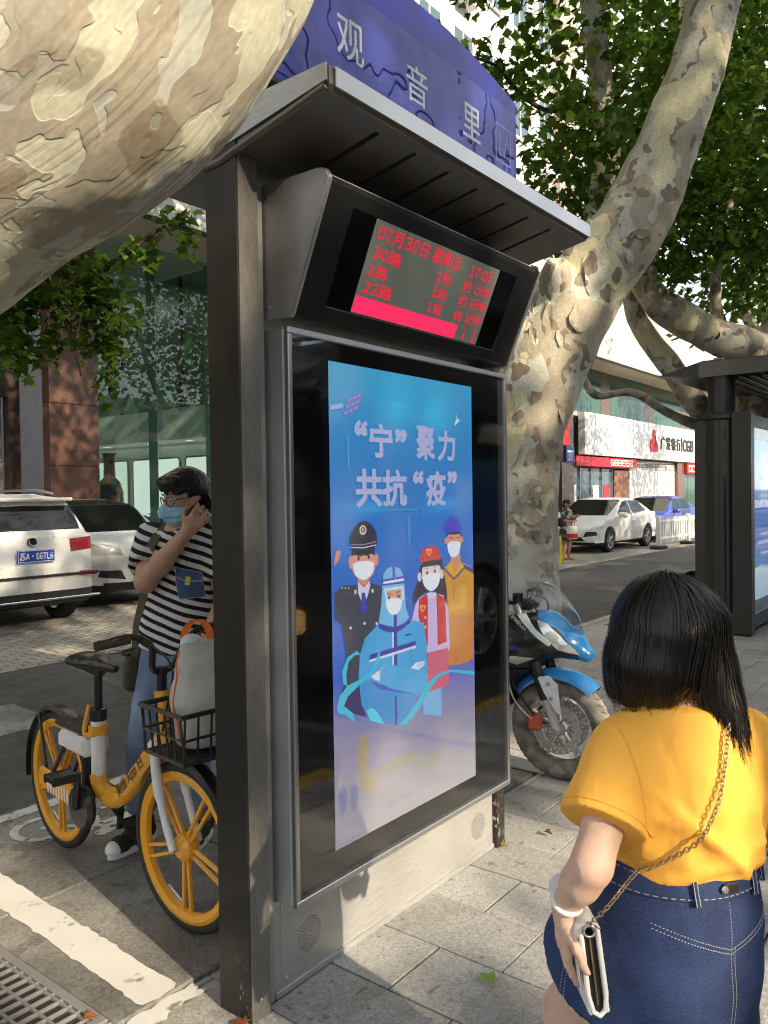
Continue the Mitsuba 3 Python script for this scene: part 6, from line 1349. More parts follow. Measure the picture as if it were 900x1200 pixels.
def car(key, M, paint, L=4.6, W=1.82, H=1.66, kind='suv', plate='', front_lamps='m_lamp_clear'):
    """x forward, y left, z up; the body's silhouettes are cut into paint, glass and lamps."""
    f, rr = L / 2, 0.345 if kind == 'suv' else 0.325
    ax = (f - 0.88, -f + 0.84) if kind == 'suv' else (f - 0.92, -f + 1.02)
    if kind == 'suv':
        side = [(-f + 0.06, 0.32), (-f, 0.50), (-f + 0.01, 0.78), (-f + 0.07, 0.98), (-f + 0.10, 1.16), (-f + 0.16, 1.18), (f - 1.15, 1.08), (f - 0.5, 1.02), (f - 0.10, 0.92), (f, 0.72), (f, 0.42), (f - 0.14, 0.26), (-f + 0.3, 0.26)]
        cab = [(-f + 0.10, 1.10), (-f + 0.13, 1.20), (-f + 0.30, 1.50), (-f + 0.42, H - 0.06), (-f + 0.9, H), (0.35, H - 0.01), (0.72, H - 0.10), (f - 1.02, 1.09), (f - 1.0, 1.0), (-f + 0.2, 1.0)]
        sidewin = [[(-f + 0.52, 1.20), (-f + 0.66, 1.50), (-f + 0.98, 1.54), (-f + 1.02, 1.18)], [(-f + 1.06, 1.18), (-f + 1.03, 1.54), (-0.12, 1.55), (-0.10, 1.15)], [(-0.03, 1.15), (-0.05, 1.55), (0.40, 1.53), (0.66, 1.42), (1.06, 1.12)]]
        rearwin = [(-f - 0.2, 1.235), (-f - 0.2, 1.545), (-f + 0.50, 1.545), (-f + 0.34, 1.235)]
        belt = 0.98
    else:
        side = [(-f + 0.10, 0.30), (-f, 0.55), (-f + 0.03, 0.80), (-f + 0.06, 1.00), (-f + 0.45, 1.03), (f - 1.5, 0.98), (f - 0.6, 0.86), (f - 0.12, 0.70), (f, 0.52), (f - 0.02, 0.36), (f - 0.16, 0.22), (-f + 0.3, 0.24)]
        cab = [(-f + 0.42, 0.98), (-f + 0.50, 1.03), (-f + 1.0, 1.30), (-f + 1.5, H - 0.02), (-0.25, H), (0.20, H - 0.06), (f - 1.22, 0.95), (f - 1.3, 0.86), (-f + 0.5, 0.86)]
        sidewin = [[(-f + 0.92, 1.06), (-f + 1.18, 1.27), (-f + 1.5, 1.36), (-0.36, 1.38), (-0.32, 0.99)], [(-0.26, 0.99), (-0.30, 1.38), (0.12, 1.34), (0.86, 0.97)]]
        rearwin = [(-f + 0.40, 1.06), (-f + 1.0, 1.42), (-f + 1.56, 1.39), (-f + 0.95, 1.02)]
        belt = 0.92
    hw = W / 2
    plan = [(f + 0.02, 0.0), (f, hw * 0.45), (f - 0.12, hw * 0.80), (f - 0.45, hw * 0.96), (0.4, hw), (-f + 0.5, hw * 0.99), (-f + 0.10, hw * 0.90), (-f - 0.02, hw * 0.6), (-f - 0.03, 0.0)]
    plan = plan + [(x, -y) for x, y in reversed(plan[1:-1])]
    front = mir([(0, 0.0), (hw * 0.86, 0.0), (hw * 0.97, 0.34), (hw, 0.66), (hw * 0.985, belt), (hw * 0.93, 1.30), (0, 1.34)])
    low = xs(side, -1.2, 1.2) ^ ps(plan, 0, 2) ^ fs(front, -4, 4)
    fcab = mir([(0, 0.8), (hw * 0.95, 0.8), (hw * 0.94, belt), (hw * 0.72, H - 0.09), (hw * 0.55, H + 0.005), (0, H + 0.02)])
    top = xs(cab, -1.2, 1.2) ^ fs(fcab, -4, 4)
    body = soften(low + top, 0.075, 7)
    for x in ax:
        for s in (-1, 1):
            wl = m3.Manifold.cylinder(0.5, rr + 0.055, rr + 0.055, 40).rotate([-90, 0, 0]).translate([x, hw - 0.30 if s > 0 else -hw - 0.20, rr])
            body = body - wl
    mesh = {}
    shield = xs([(f - 1.16, 1.02 if kind == 'suv' else 0.95), (f - 1.0, 1.14 if kind == 'suv' else 1.0), (0.74, H - 0.02), (0.2, H + 0.2), (0.3, H - 0.09)] if kind == 'suv' else [(f - 1.36, 0.96), (f - 1.1, 1.02), (0.34, H + 0.05), (0.16, H - 0.07)], -hw * 0.74, hw * 0.74)
    win = shield + xs(rearwin, -hw * 0.76, hw * 0.76)
    for p in sidewin:
        for a, b in ((hw * 0.5, 1.2), (-1.2, -hw * 0.5)): win = win + xs(p, a, b)
    glass = body ^ win; body = body - win
    # lamps, bumper cladding, grille
    lz = 0.80 if kind == 'suv' else 0.66
    hl = m3.Manifold()
    for s in (1, -1):
        q = [(f - 0.62, s * hw * 1.1), (f + 0.1, s * hw * 0.45), (f + 0.2, s * hw * 1.2)] if s > 0 else [(f - 0.62, s * hw * 1.1), (f + 0.2, s * hw * 1.2), (f + 0.1, s * hw * 0.45)]
        hl = hl + (ps(q, lz, lz + 0.17) ^ fs([(-2, lz - 0.2), (2, lz - 0.2), (2, lz + 0.28), (-2, lz + 0.28)], f - 1, f + 1))
    lamps = body ^ hl; body = body - hl
    tl = m3.Manifold(); z0, z1 = (0.95, 1.115) if kind == 'suv' else (0.78, 0.98)
    for s in (1, -1):
        tl = tl + m3.Manifold.hull_points(np.array([(x, s * hw * y, z + 0.04 * (y > 1)) for x, y in ((-f + 0.42, 1.2), (-f + 0.14, 0.56), (-f - 0.2, 0.56), (-f - 0.2, 1.2)) for z in (z0, z1)]))
    tails = body ^ tl; body = body - tl
    cl = fs([(-2, 0), (2, 0), (2, 0.47), (-2, 0.47)], -f - 1, -f + 0.26) + fs([(-2, 0), (2, 0), (2, 0.40 if kind == 'suv' else 0.30), (-2, 0.40 if kind == 'suv' else 0.30)], f - 0.2, f + 1) + fs([(-2, 0), (2, 0), (2, 0.36 if kind == 'suv' else 0.28), (-2, 0.36 if kind == 'suv' else 0.28)], -f, f)
    clad = body ^ cl; body = body - cl
    gr = fs(mir([(0, 0.46), (hw * 0.42, 0.46), (hw * 0.52, 0.60), (hw * 0.40, 0.80), (0, 0.80)]) if kind == 'suv' else mir([(0, 0.34), (hw * 0.6, 0.34), (hw * 0.5, 0.44), (0, 0.44)]), f - 0.35, f + 1)
    gr = gr + fs([(hw * 0.55, 0.44), (hw * 0.88, 0.48), (hw * 0.86, 0.58), (hw * 0.62, 0.58)], f - 0.4, f + 1) + fs([(-hw * 0.55, 0.44), (-hw * 0.62, 0.58), (-hw * 0.86, 0.58), (-hw * 0.88, 0.48)], f - 0.4, f + 1)
    grille = body ^ gr; body = body - gr
    # door gaps
    seams = [-0.08, 0.98 if kind == 'suv' else 0.86, -f + 1.02 if kind == 'suv' else -f + 1.10]
    for x in seams:
        for s in (1, -1):
            body = body - m3.Manifold.cube([0.009, 0.10, 0.78], True).translate([x, s * (hw - 0.005), 0.72])
    put(body, paint, M, parent=key, name='body', smooth=32)
    put(glass, 'm_car_glass', M, parent=key, name='windows', smooth=32)
    put(clad, 'm_clad', M, parent=key, name='bumper_cladding', smooth=32)
    put(grille, 'm_clad', M, parent=key, name='grille', smooth=32)
    for nme, mm_, solid in (('headlight', front_lamps, lamps), ('taillight', 'm_lamp_red', tails)):
        for part in solid.decompose(): put(part, mm_, M, parent=key, name=nme, smooth=32)
    put(MB().box(-f + 0.4, f - 0.4, -hw + 0.22, hw - 0.22, 0.24, 0.5), 'm_black_matt', M, parent=key, name='underside')
    for x in ax:
        for s in (1, -1):
            wheel(key, M @ mtrans(x, s * (hw - 0.125), rr) @ (np.eye(4) if s > 0 else mrot((0, 0, 1), 180)), rr, 0.22)
    for s in (1, -1):
        mb = MB(); v, q = cbox(-0.09, 0.09, -0.11, 0.11, -0.075, 0.075, 0.04)
        mb.add(v, q, mtrans(f - 1.36 if kind == 'suv' else f - 1.60, s * (hw + 0.08), (1.12 if kind == 'suv' else 0.99)))
        put(mb, paint, M, parent=key, name='mirror', smooth=40)
        for x in (-0.2, -1.1 if kind == 'suv' else -1.0):
            put(MB().box(x - 0.1, x + 0.1, s * hw * 0.985 - 0.012, s * hw * 0.985 + 0.016, belt - 0.13, belt - 0.10, 0.008), paint, M, parent=key, name='door_handle')
    for x, z in ((-f - 0.035, 0.93 if kind == 'suv' else 0.62), (f + 0.03, 0.50 if kind == 'suv' else 0.48)):
        pk = put(MB().box(x - 0.012, x + 0.012, -0.24, 0.24, z - 0.075, z + 0.075, 0.004), 'm_plate', M, parent=key, name='plate')
        if plate:
            sg = -1 if x < 0 else 1
            MP = M @ np.array([[0, 0, sg * 1.0, x + sg * 0.0135], [sg * 1.0, 0, 0, 0], [0, 1.0, 0, z], [0, 0, 0, 1]])
            put(flat(fit(plate, -0.215, -0.05, 0.10, 0.43, 0.012), MP), 'm_board_white', None, parent=pk, name='plate_lettering')
            put(flat(sbox(-0.232, -0.068, 0.232, 0.068).boundary.buffer(0.003), MP), 'm_board_white', None, parent=pk, name='plate_border')
    return f
SV = thing('parked_car', 'white hatchback with black lower bumper, parked with its rear to the lane', 'car', 'cars parked along the far side of the lane')
MSV = ST @ mtrans(3.34, 7.62 + 2.30, -0.016) @ mrot((0, 0, 1), 90)
f = car(SV, MSV, 'm_car_white', 4.6, 1.84, 1.70, 'suv', '苏A·66TL6')
put(MB().box(-f - 0.035, -f + 0.02, -0.86, 0.86, 0.655, 0.685, 0.006), 'm_clad', MSV, parent=SV, name='rear_strip')
for s in (1, -1):
    put(MB().box(-f - 0.02, -f + 0.05, s * 0.72 - 0.12, s * 0.72 + 0.12, 0.64, 0.70, 0.006), 'm_lamp_red', MSV, parent=SV, name='reflector')
    put(MB().tube([(-1.65, s * 0.62, 1.70), (-1.2, s * 0.64, 1.755), (0.2, s * 0.64, 1.75), (0.6, s * 0.62, 1.68)], 0.018, 8), 'm_alu_dark', MSV, parent=SV, name='roof_rail', smooth=True)
put(MB().box(-f - 0.02, -f + 0.1, -0.88, 0.88, 0.36, 0.385, 0.006), 'm_chrome', MSV, parent=SV, name='chrome_strip')
put(MB().box(-f + 0.22, -f + 0.50, -0.66, 0.66, 1.60, 1.645, 0.015), 'm_car_white', MSV, parent=SV, name='spoiler')
put(lathe([(0, 0.012), (0.05, 0.012), (0.055, 0.0), (0.055, -0.03)], 24), 'm_black_gloss', MSV @ axisM((-f + 0.045, 0, 1.10), (-1, 0, 0.2)), parent=SV, name='emblem')
put(lathe([(0.047, 0.0135), (0.052, 0.0165), (0.057, 0.0135)], 24), 'm_chrome', MSV @ axisM((-f + 0.045, 0, 1.10), (-1, 0, 0.2)), parent=SV, name='emblem_ring')
put(MB().tube([(-f + 0.24, 0.05, 1.24), (-f + 0.30, -0.45, 1.27)], 0.012, 6), 'm_black_matt', MSV, parent=SV, name='wiper')
C2 = thing('parked_car', 'white car with its nose to the lane, half hidden by the man with a phone', 'car', 'cars parked along the far side of the lane')
MC2 = ST @ mtrans(5.62, 8.3 + 2.3, -0.016) @ mrot((0, 0, 1), -90)
car(C2, MC2, 'm_car_silverwhite', 4.6, 1.86, 1.62, 'suv')
C3 = thing('parked_car', 'white sedan parked before the bank, front wheel towards the viewer', 'car', 'cars parked along the far side of the lane')
MC3 = ST @ mtrans(20.3, 7.47, -0.016) @ mrot((0, 0, 1), 180)
car(C3, MC3, 'm_car_white', 4.75, 1.83, 1.46, 'sedan', '苏A·11')
for k in range(4):
    put(MB().box(2.31, 2.40, -0.34, 0.34, 0.555 + 0.032 * k, 0.57 + 0.032 * k, 0.004), 'm_chrome', MC3, parent=C3, name='grille_bar')
C4 = thing('parked_car', 'blue sedan parked behind the white barrier by the bank', 'car', 'cars parked along the far side of the lane')
MC4 = ST @ mtrans(25.4, 7.7, -0.016) @ mrot((0, 0, 1), 180)
car(C4, MC4, 'm_car_blue', 4.7, 1.85, 1.46, 'sedan', '苏A·11')
C5 = thing('city_bus', 'dark city bus stopped on the main road beside the kiosk, mirrored in its glass', 'bus')
mat('m_lamp_warm', (0.6, 0.45, 0.3), 0.15, metallic=0.4)
mat('m_bus', (0.012, 0.016, 0.022), 0.25, clearcoat=0.8)
MC5 = ST @ mtrans(2.5, -3.6, -0.12) @ mrot((0, 0, 1), 180)      # x forward, the front at x = 0
bus = xs([(-11.0, 0.35), (-11.0, 2.7), (-10.7, 3.05), (-0.9, 3.05), (-0.35, 2.9), (-0.10, 2.2), (0, 1.0), (-0.02, 0.35)], -1.25, 1.25) ^ ps([(-11.1, -1.2), (-0.35, -1.25), (-0.02, -0.85), (0.05, 0), (-0.02, 0.85), (-0.35, 1.25), (-11.1, 1.2)], 0, 4)
gl_ = fs([(-1.3, 1.15), (1.3, 1.15), (1.3, 2.55), (-1.3, 2.55)], -0.42, 1)
for k in range(6): gl_ = gl_ + xs([(-2.0 - 1.5 * k, 1.35), (-0.6 - 1.5 * k, 1.35), (-0.6 - 1.5 * k, 2.5), (-2.0 - 1.5 * k, 2.5)], -2, 2)
for x in (-2.4, -8.4):
    for s in (1, -1): bus = bus - m3.Manifold.cylinder(0.5, 0.56, 0.56, 40).rotate([-90, 0, 0]).translate([x, 0.95 if s > 0 else -1.45, 0.5])
put(bus - gl_, 'm_bus', MC5, parent=C5, name='body', smooth=25); put(bus ^ gl_, 'm_car_glass', MC5, parent=C5, name='windows', smooth=25)
for x in (-2.4, -8.4):
    for s in (1, -1): wheel(C5, MC5 @ mtrans(x, s * 1.10, 0.5) @ (np.eye(4) if s > 0 else mrot((0, 0, 1), 180)), 0.5, 0.26)
for s in (1, -1):
    put(MB().box(-0.14, 0.01, s * 0.92 - 0.16, s * 0.92 + 0.16, 0.68, 0.86, 0.03), 'm_lamp_warm', MC5, parent=C5, name='headlight', emitter=glow((255, 190, 110), 1.2))
    put(MB().tube([(-0.2, s * 1.15, 2.5), (0.25, s * 1.32, 2.45), (0.28, s * 1.32, 2.05)], 0.03, 8), 'm_black_plastic', MC5, parent=C5, name='mirror_arm')
put(MB().tube(spline([(-0.28, -1.2, 2.93), (-0.12, 0, 2.97), (-0.28, 1.2, 2.93)], 20), 0.03, 8), 'm_silver', MC5, parent=C5, name='roof_trim', smooth=True)
# ------------------------------------------------------------------ shared bicycles
mat('m_bike_yellow', (0.72, 0.33, 0.018), 0.32, clearcoat=0.5)
mat('m_bike_green', (0.02, 0.22, 0.09), 0.32, clearcoat=0.5)
def bike(key, M, frame_mat, lettering=''):
    """x forward from the rear axle, y left, z up."""
    P = lambda m, n, mt, parent=key, **k: put(m, mt, M, parent=parent, name=n, **k)
    R = 0.31
    def bwheel(x, name, turn=0.0):
        Mw = M @ mtrans(x, 0, R) @ mrot((0, 0, 1), turn) @ mrot((1, 0, 0), -90)
        a = np.linspace(0, 2 * np.pi, 49)[:-1]
        th = np.linspace(0, 2 * np.pi, 13)
        k = put(lathe([(R - 0.022 + 0.022 * math.cos(q), 0.021 * math.sin(q)) for q in th], 56), 'm_black_rubber', Mw, parent=key, name=name, smooth=60)
        rim = MB().lathe([(0.281, -0.014), (0.285, 0.0), (0.281, 0.014), (0.262, 0.020), (0.240, 0.013), (0.236, 0.0), (0.240, -0.013), (0.262, -0.020), (0.281, -0.014)], 56)
        for i in range(5):
            q = 2 * math.pi * i / 5 + 0.3
            for o in (-1, 1):
                d = np.array([math.cos(q), math.sin(q), 0]); n = np.array([-d[1], d[0], 0]) * o
                Mx = np.eye(4); Mx[:3, 0], Mx[:3, 1], Mx[:3, 2] = d, np.cross((0, 0, 1), d), (0, 0, 1)
                v, fq = cbox(0.03, 0.246, 0.012 * o - 0.006, 0.012 * o + 0.006, -0.008, 0.008, 0.003)
                v = np.array(v); v[:, 1] += o * 0.010 * np.clip((v[:, 0] - 0.03) / 0.2, 0, 1)
                rim.add(v, fq, Mx)
        rim.lathe([(0.0, 0.035), (0.030, 0.035), (0.048, 0.020), (0.052, 0), (0.048, -0.020), (0.030, -0.035), (0.0, -0.035)], 24)
        put(rim, frame_mat, Mw, parent=k, name='rim', smooth=35)
        for q in (2.0, 5.1):
            v, fq = cbox(-0.055, 0.055, -0.012, 0.012, -0.004, 0.004, 0.003)
            d = np.array([math.cos(q), math.sin(q), 0]); Mx = np.eye(4); Mx[:3, 0], Mx[:3, 1], Mx[:3, 3] = (-d[1], d[0], 0), d, d * 0.249 + np.array([0, 0, 0.024])
            put((v, fq), 'm_white_plastic', Mw @ Mx, parent=k, name='reflector')
        put(MB().tube([(0, 0, -0.06), (0, 0, 0.06)], 0.008, 8), 'm_silver', Mw, parent=k, name='axle')
        return k
    bwheel(0.0, 'rear_wheel'); bwheel(1.05, 'front_wheel', 4)
    # frame
    fr = put(MB().tube(spline([(0.365, 0, 0.42), (0.385, 0, 0.375), (0.47, 0, 0.345), (0.60, 0, 0.40), (0.80, 0, 0.57), (0.925, 0, 0.69)], 40), [0.036] * 8 + [0.042] * 24 + [0.040] * 8, 16), frame_mat, M, parent=key, name='frame', smooth=50)
    P(MB().tube([(0.905, 0, 0.60), (0.935, 0, 0.66), (0.90, 0, 0.86)], 0.030, 14), 'head_tube', frame_mat, fr, smooth=50)
    P(MB().box(0.0, 0.36, 0.055, 0.085, 0.27, 0.35, 0.012), 'chain_stay', frame_mat, fr)
    cs = MB()
    v, q = cbox(-0.05, 0.36, -0.085, -0.055, 0.27, 0.36, 0.012); v = np.array(v); v[:, 2] += 0.02 - 0.03 * (v[:, 0] > 0.3)
    cs.add(v, q); P(cs, 'chain_case', frame_mat, fr)
    for k in range(9):
        P(MB().box(0.055 + 0.028 * k, 0.066 + 0.028 * k, -0.0885, -0.0845, 0.285, 0.345, 0.001), 'case_rib', 'm_white_plastic', fr)
    P(MB().lathe([(0.0, 0.02), (0.085, 0.02), (0.095, 0.0), (0.085, -0.02), (0.0, -0.02)], 28, axisM((0.37, -0.075, 0.30), (0, 1, 0))), 'chain_cover', 'm_black_plastic', fr, smooth=40)
    P(MB().tube([(0.372, 0, 0.40), (0.378, 0, 0.66)], 0.031, 16), 'seat_tube', 'm_white_plastic', fr, smooth=50)
    P(MB().tube(spline([(0.40, -0.03, 0.60), (0.33, -0.04, 0.595), (0.31, -0.02, 0.65), (0.30, 0, 0.70)], 12), 0.011, 8), 'collar_hook', frame_mat, fr, smooth=True)
    P(MB().lathe([(0.033, -0.02), (0.042, -0.015), (0.042, 0.015), (0.033, 0.02)], 20, mtrans(0.376, 0, 0.61)), 'collar', frame_mat, fr, smooth=40)
    P(MB().lathe([(0.032, -0.02), (0.036, 0.0), (0.036, 0.03), (0.022, 0.034)], 20, mtrans(0.379, 0, 0.67)), 'clamp', 'm_black_plastic', fr, smooth=40)
    P(MB().tube([(0.379, 0, 0.66), (0.385, 0, 0.86)], 0.017, 12), 'seat_post', 'm_black_plastic', smooth=50)
    F = Field((0.18, -0.13, 0.82), (0.58, 0.13, 0.96), 0.008)
    F.rings([((0.25, 0, 0.895), 0.085, 0.030, (0, 1, 0)), ((0.32, 0, 0.895), 0.075, 0.032, (0, 1, 0)), ((0.42, 0, 0.893), 0.040, 0.028, (0, 1, 0)), ((0.53, 0, 0.89), 0.018, 0.018, (0, 1, 0))], 0.02)
    F.chain([(0.34, 0, 0.87), (0.40, 0, 0.86)], [0.03, 0.025], 0.02)
    P(F.mesh(2), 'saddle', 'm_black_plastic', smooth=True)
    # rear guard, lock box, mudguards
    def guard(cx, a0, a1, name, rad=0.335, w=0.034):
        a = np.radians(np.linspace(a0, a1, 26)); o = []
        for z, dr_ in ((-w, -0.018), (-w * 0.7, 0.0), (0, 0.006), (w * 0.7, 0.0), (w, -0.018)):
            o.append(np.c_[cx + (rad + dr_) * np.cos(a), np.full(26, z), R + (rad + dr_) * np.sin(a)])
        v = np.vstack(o); i, j = np.meshgrid(np.arange(4), np.arange(25), indexing='ij'); q = i * 26 + j
        P(MB().add(v, np.stack([q, q + 1, q + 27, q + 26], -1).reshape(-1, 4)), name, 'm_black_plastic', smooth=40)
    guard(0, 40, 190, 'rear_mudguard'); guard(1.05, 35, 150, 'front_mudguard')
    P(MB().box(0.05, 0.34, -0.055, 0.055, 0.575, 0.615, 0.018), 'lock_cover', 'm_black_plastic')
    lk = MB()
    v, q = cbox(0.10, 0.36, -0.062, 0.062, 0.49, 0.575, 0.02); v = np.array(v); v[:, 2] -= 0.22 * (0.36 - v[:, 0]) * (v[:, 2] < 0.53) * 0
    lk.add(v, q); P(lk, 'lock_box', 'm_white_plastic')
    P(MB().box(0.29, 0.345, -0.045, 0.045, 0.34, 0.50, 0.015), 'battery_box', 'm_black_plastic')
    for s in (-1, 1):
        P(MB().tube([(0, s * 0.055, R), (0.15, s * 0.05, 0.50), (0.33, s * 0.03, 0.60)], 0.009, 8), 'seat_stay', 'm_black_plastic', smooth=50)
        P(MB().tube([(-0.02, s * 0.052, R), (-0.12, s * 0.045, 0.60)], 0.008, 6), 'guard_stay', 'm_black_plastic')
    # cranks and pedals
    for s, a in ((-1, 78), (1, 258)):
        d = np.array([math.cos(math.radians(a)), 0, math.sin(math.radians(a))]); o = np.array([0.37, s * 0.105, 0.30]); e = o + d * 0.16
        ck = P(MB().tube([o, e], [0.017, 0.013], 8), 'crank', 'm_black_plastic', smooth=50)
        pd = MB()
        for b in (-0.032, 0.032): pd.box(e[0] - 0.05, e[0] + 0.05, min(e[1] + s * 0.02, e[1] + s * 0.12), max(e[1] + s * 0.02, e[1] + s * 0.12), e[2] - 0.014, e[2] + 0.014, 0.004) if b < 0 else None
        for b in (-0.045, 0.035): pd.box(e[0] + b, e[0] + b + 0.012, e[1] + s * 0.07 - 0.055, e[1] + s * 0.07 + 0.055, e[2] - 0.017, e[2] + 0.017, 0.003)
        P(pd, 'pedal', 'm_black_plastic', ck)
    P(MB().tube([(0.36, 0.06, 0.26), (0.40, 0.19, 0.02)], 0.009, 8), 'kickstand', 'm_black_plastic')
    # fork, handlebar
    st = np.array([0.05, 0, -0.2]) / 0.206
    for s in (-1, 1):
        P(MB().tube(spline([(0.925, s * 0.052, 0.66), (0.96, s * 0.055, 0.50), (1.05, s * 0.055, R)], 14), [0.019] * 7 + [0.014] * 7, 10), 'fork_blade', 'm_white_plastic', smooth=50)
    P(MB().box(0.895, 0.95, -0.07, 0.07, 0.645, 0.69, 0.015), 'fork_crown', 'm_white_plastic')
    hb = P(MB().tube(spline([(0.955, -0.27, 1.075), (0.965, -0.13, 1.085), (0.955, -0.07, 1.04), (0.905, -0.03, 0.94), (0.90, 0.0, 0.93), (0.905, 0.03, 0.94), (0.955, 0.07, 1.04), (0.965, 0.13, 1.085), (0.955, 0.27, 1.075)], 60), 0.0125, 10), 'handlebar', 'm_black_plastic', smooth=60)
    P(MB().tube([(0.90, 0, 0.84), (0.903, 0, 0.95)], 0.019, 12), 'stem', 'm_black_plastic')
    for s in (-1, 1):
        P(MB().tube([(0.955, s * 0.285, 1.074), (0.962, s * 0.16, 1.083)], [0.018, 0.0165], 12), 'grip', 'm_black_rubber', hb, smooth=50)
        P(MB().tube(spline([(0.97, s * 0.13, 1.075), (1.01, s * 0.17, 1.06), (1.005, s * 0.26, 1.055)], 10), 0.006, 6), 'brake_lever', 'm_black_plastic', hb, smooth=50)
        P(MB().tube(spline([(0.98, s * 0.12, 1.08), (1.06, s * 0.06, 1.0), (1.0, s * 0.03, 0.85), (0.95, s * 0.03, 0.72)], 16), 0.004, 5), 'cable', 'm_black_plastic', hb, smooth=50)
    # basket
    x0, x1, y0, z0, z1 = 1.05, 1.30, 0.155, 0.70, 0.865
    bk = MB()
    def hoop(z, g, r): bk.tube([(x0 - g, -y0 - g, z), (x1 + g, -y0 - g, z), (x1 + g, y0 + g, z), (x0 - g, y0 + g, z), (x0 - g, -y0 - g, z)], r, 6)
    hoop(z1, 0.012, 0.009); hoop(z0, -0.004, 0.008); hoop((z0 + z1) / 2, 0.004, 0.005)
    for x in np.linspace(x0, x1, 6):
        for s in (-1, 1): bk.tube([(x, s * (y0 - 0.004), z0), (x, s * (y0 + 0.012), z1)], 0.0045, 5)
        bk.tube([(x, -y0, z0), (x, y0, z0)], 0.0045, 5)
    for y in np.linspace(-y0, y0, 7):
        for x, g in ((x0, -0.012), (x1, 0.012)): bk.tube([(x, y, z0), (x + g, y, z1)], 0.0045, 5)
        bk.tube([(x0, y, z0), (x1, y, z0)], 0.0045, 5)
    bk.box(x0 + 0.01, x1 - 0.01, -y0 + 0.01, y0 - 0.01, z0 - 0.006, z0 + 0.004)
    P(bk, 'basket', 'm_black_plastic', smooth=50)
    P(MB().tube([(0.93, 0, 0.72), (1.06, 0, 0.705)], 0.014, 8), 'basket_bracket', 'm_black_plastic')
    if lettering:
        a = math.atan2(0.57 - 0.40, 0.20); d = np.array([math.cos(a), 0, math.sin(a)])
        Ml = np.eye(4); Ml[:3, 0], Ml[:3, 1], Ml[:3, 2], Ml[:3, 3] = d, np.cross((0, -1, 0), d), (0, -1, 0), (0.62, -0.0428, 0.396)
        tp = text_poly(lettering, 0.050, 0.01)
        v, fq = [], []
        put(flat(tp, M @ Ml), 'm_black_matt', None, parent=fr, name='lettering')
BK1 = thing('shared_bicycle', 'yellow and white shared bicycle with a black basket, parked before the man', 'bicycle')
bike(BK1, frame((-1.495, 3.634, 0.014), x=(0.717, -0.697)), 'm_bike_yellow', '美团 App 扫')
BK2 = thing('green_bicycle', 'green bicycle behind the head of the woman, beside the shelter column', 'bicycle')
bike(BK2, frame((3.72, 9.62, 0.0), x=(0.95, 0.30)), 'm_bike_green')
# ------------------------------------------------------------------ motorcycle
mat('m_moto_blue', (0.015, 0.15, 0.40), 0.25, clearcoat=0.9, clearcoat_gloss=0.95)
mat('m_moto_black', (0.010, 0.010, 0.012), 0.22, clearcoat=0.7)
mat('m_moto_white', (0.66, 0.70, 0.74), 0.3, clearcoat=0.5)
def t_dusty(p, n, uv):
    g = fbm(p.x * 18, p.y * 18, p.z * 18, 3)
    return mix((0.035, 0.034, 0.032), (0.26, 0.24, 0.21), 0.25 + 0.6 * smoothstep(0.25, 0.7, g))
mat('m_dusty_tyre', mikit.proc(t_dusty), 0.8)
mat('m_dusty_metal', (0.48, 0.47, 0.45), 0.45, metallic=0.4)
mat('m_caliper', (0.50, 0.10, 0.06), 0.4)
MO = thing('motorcycle', 'blue and black sports motorcycle with a clear windscreen, parked behind the kiosk', 'motorcycle')
MM = frame((0.974, 4.446, 0.0), x=(0.829, -0.559))
Q = lambda m, n, mt, parent=MO, **k: put(m, mt, MM, parent=parent, name=n, **k)
R = 0.29
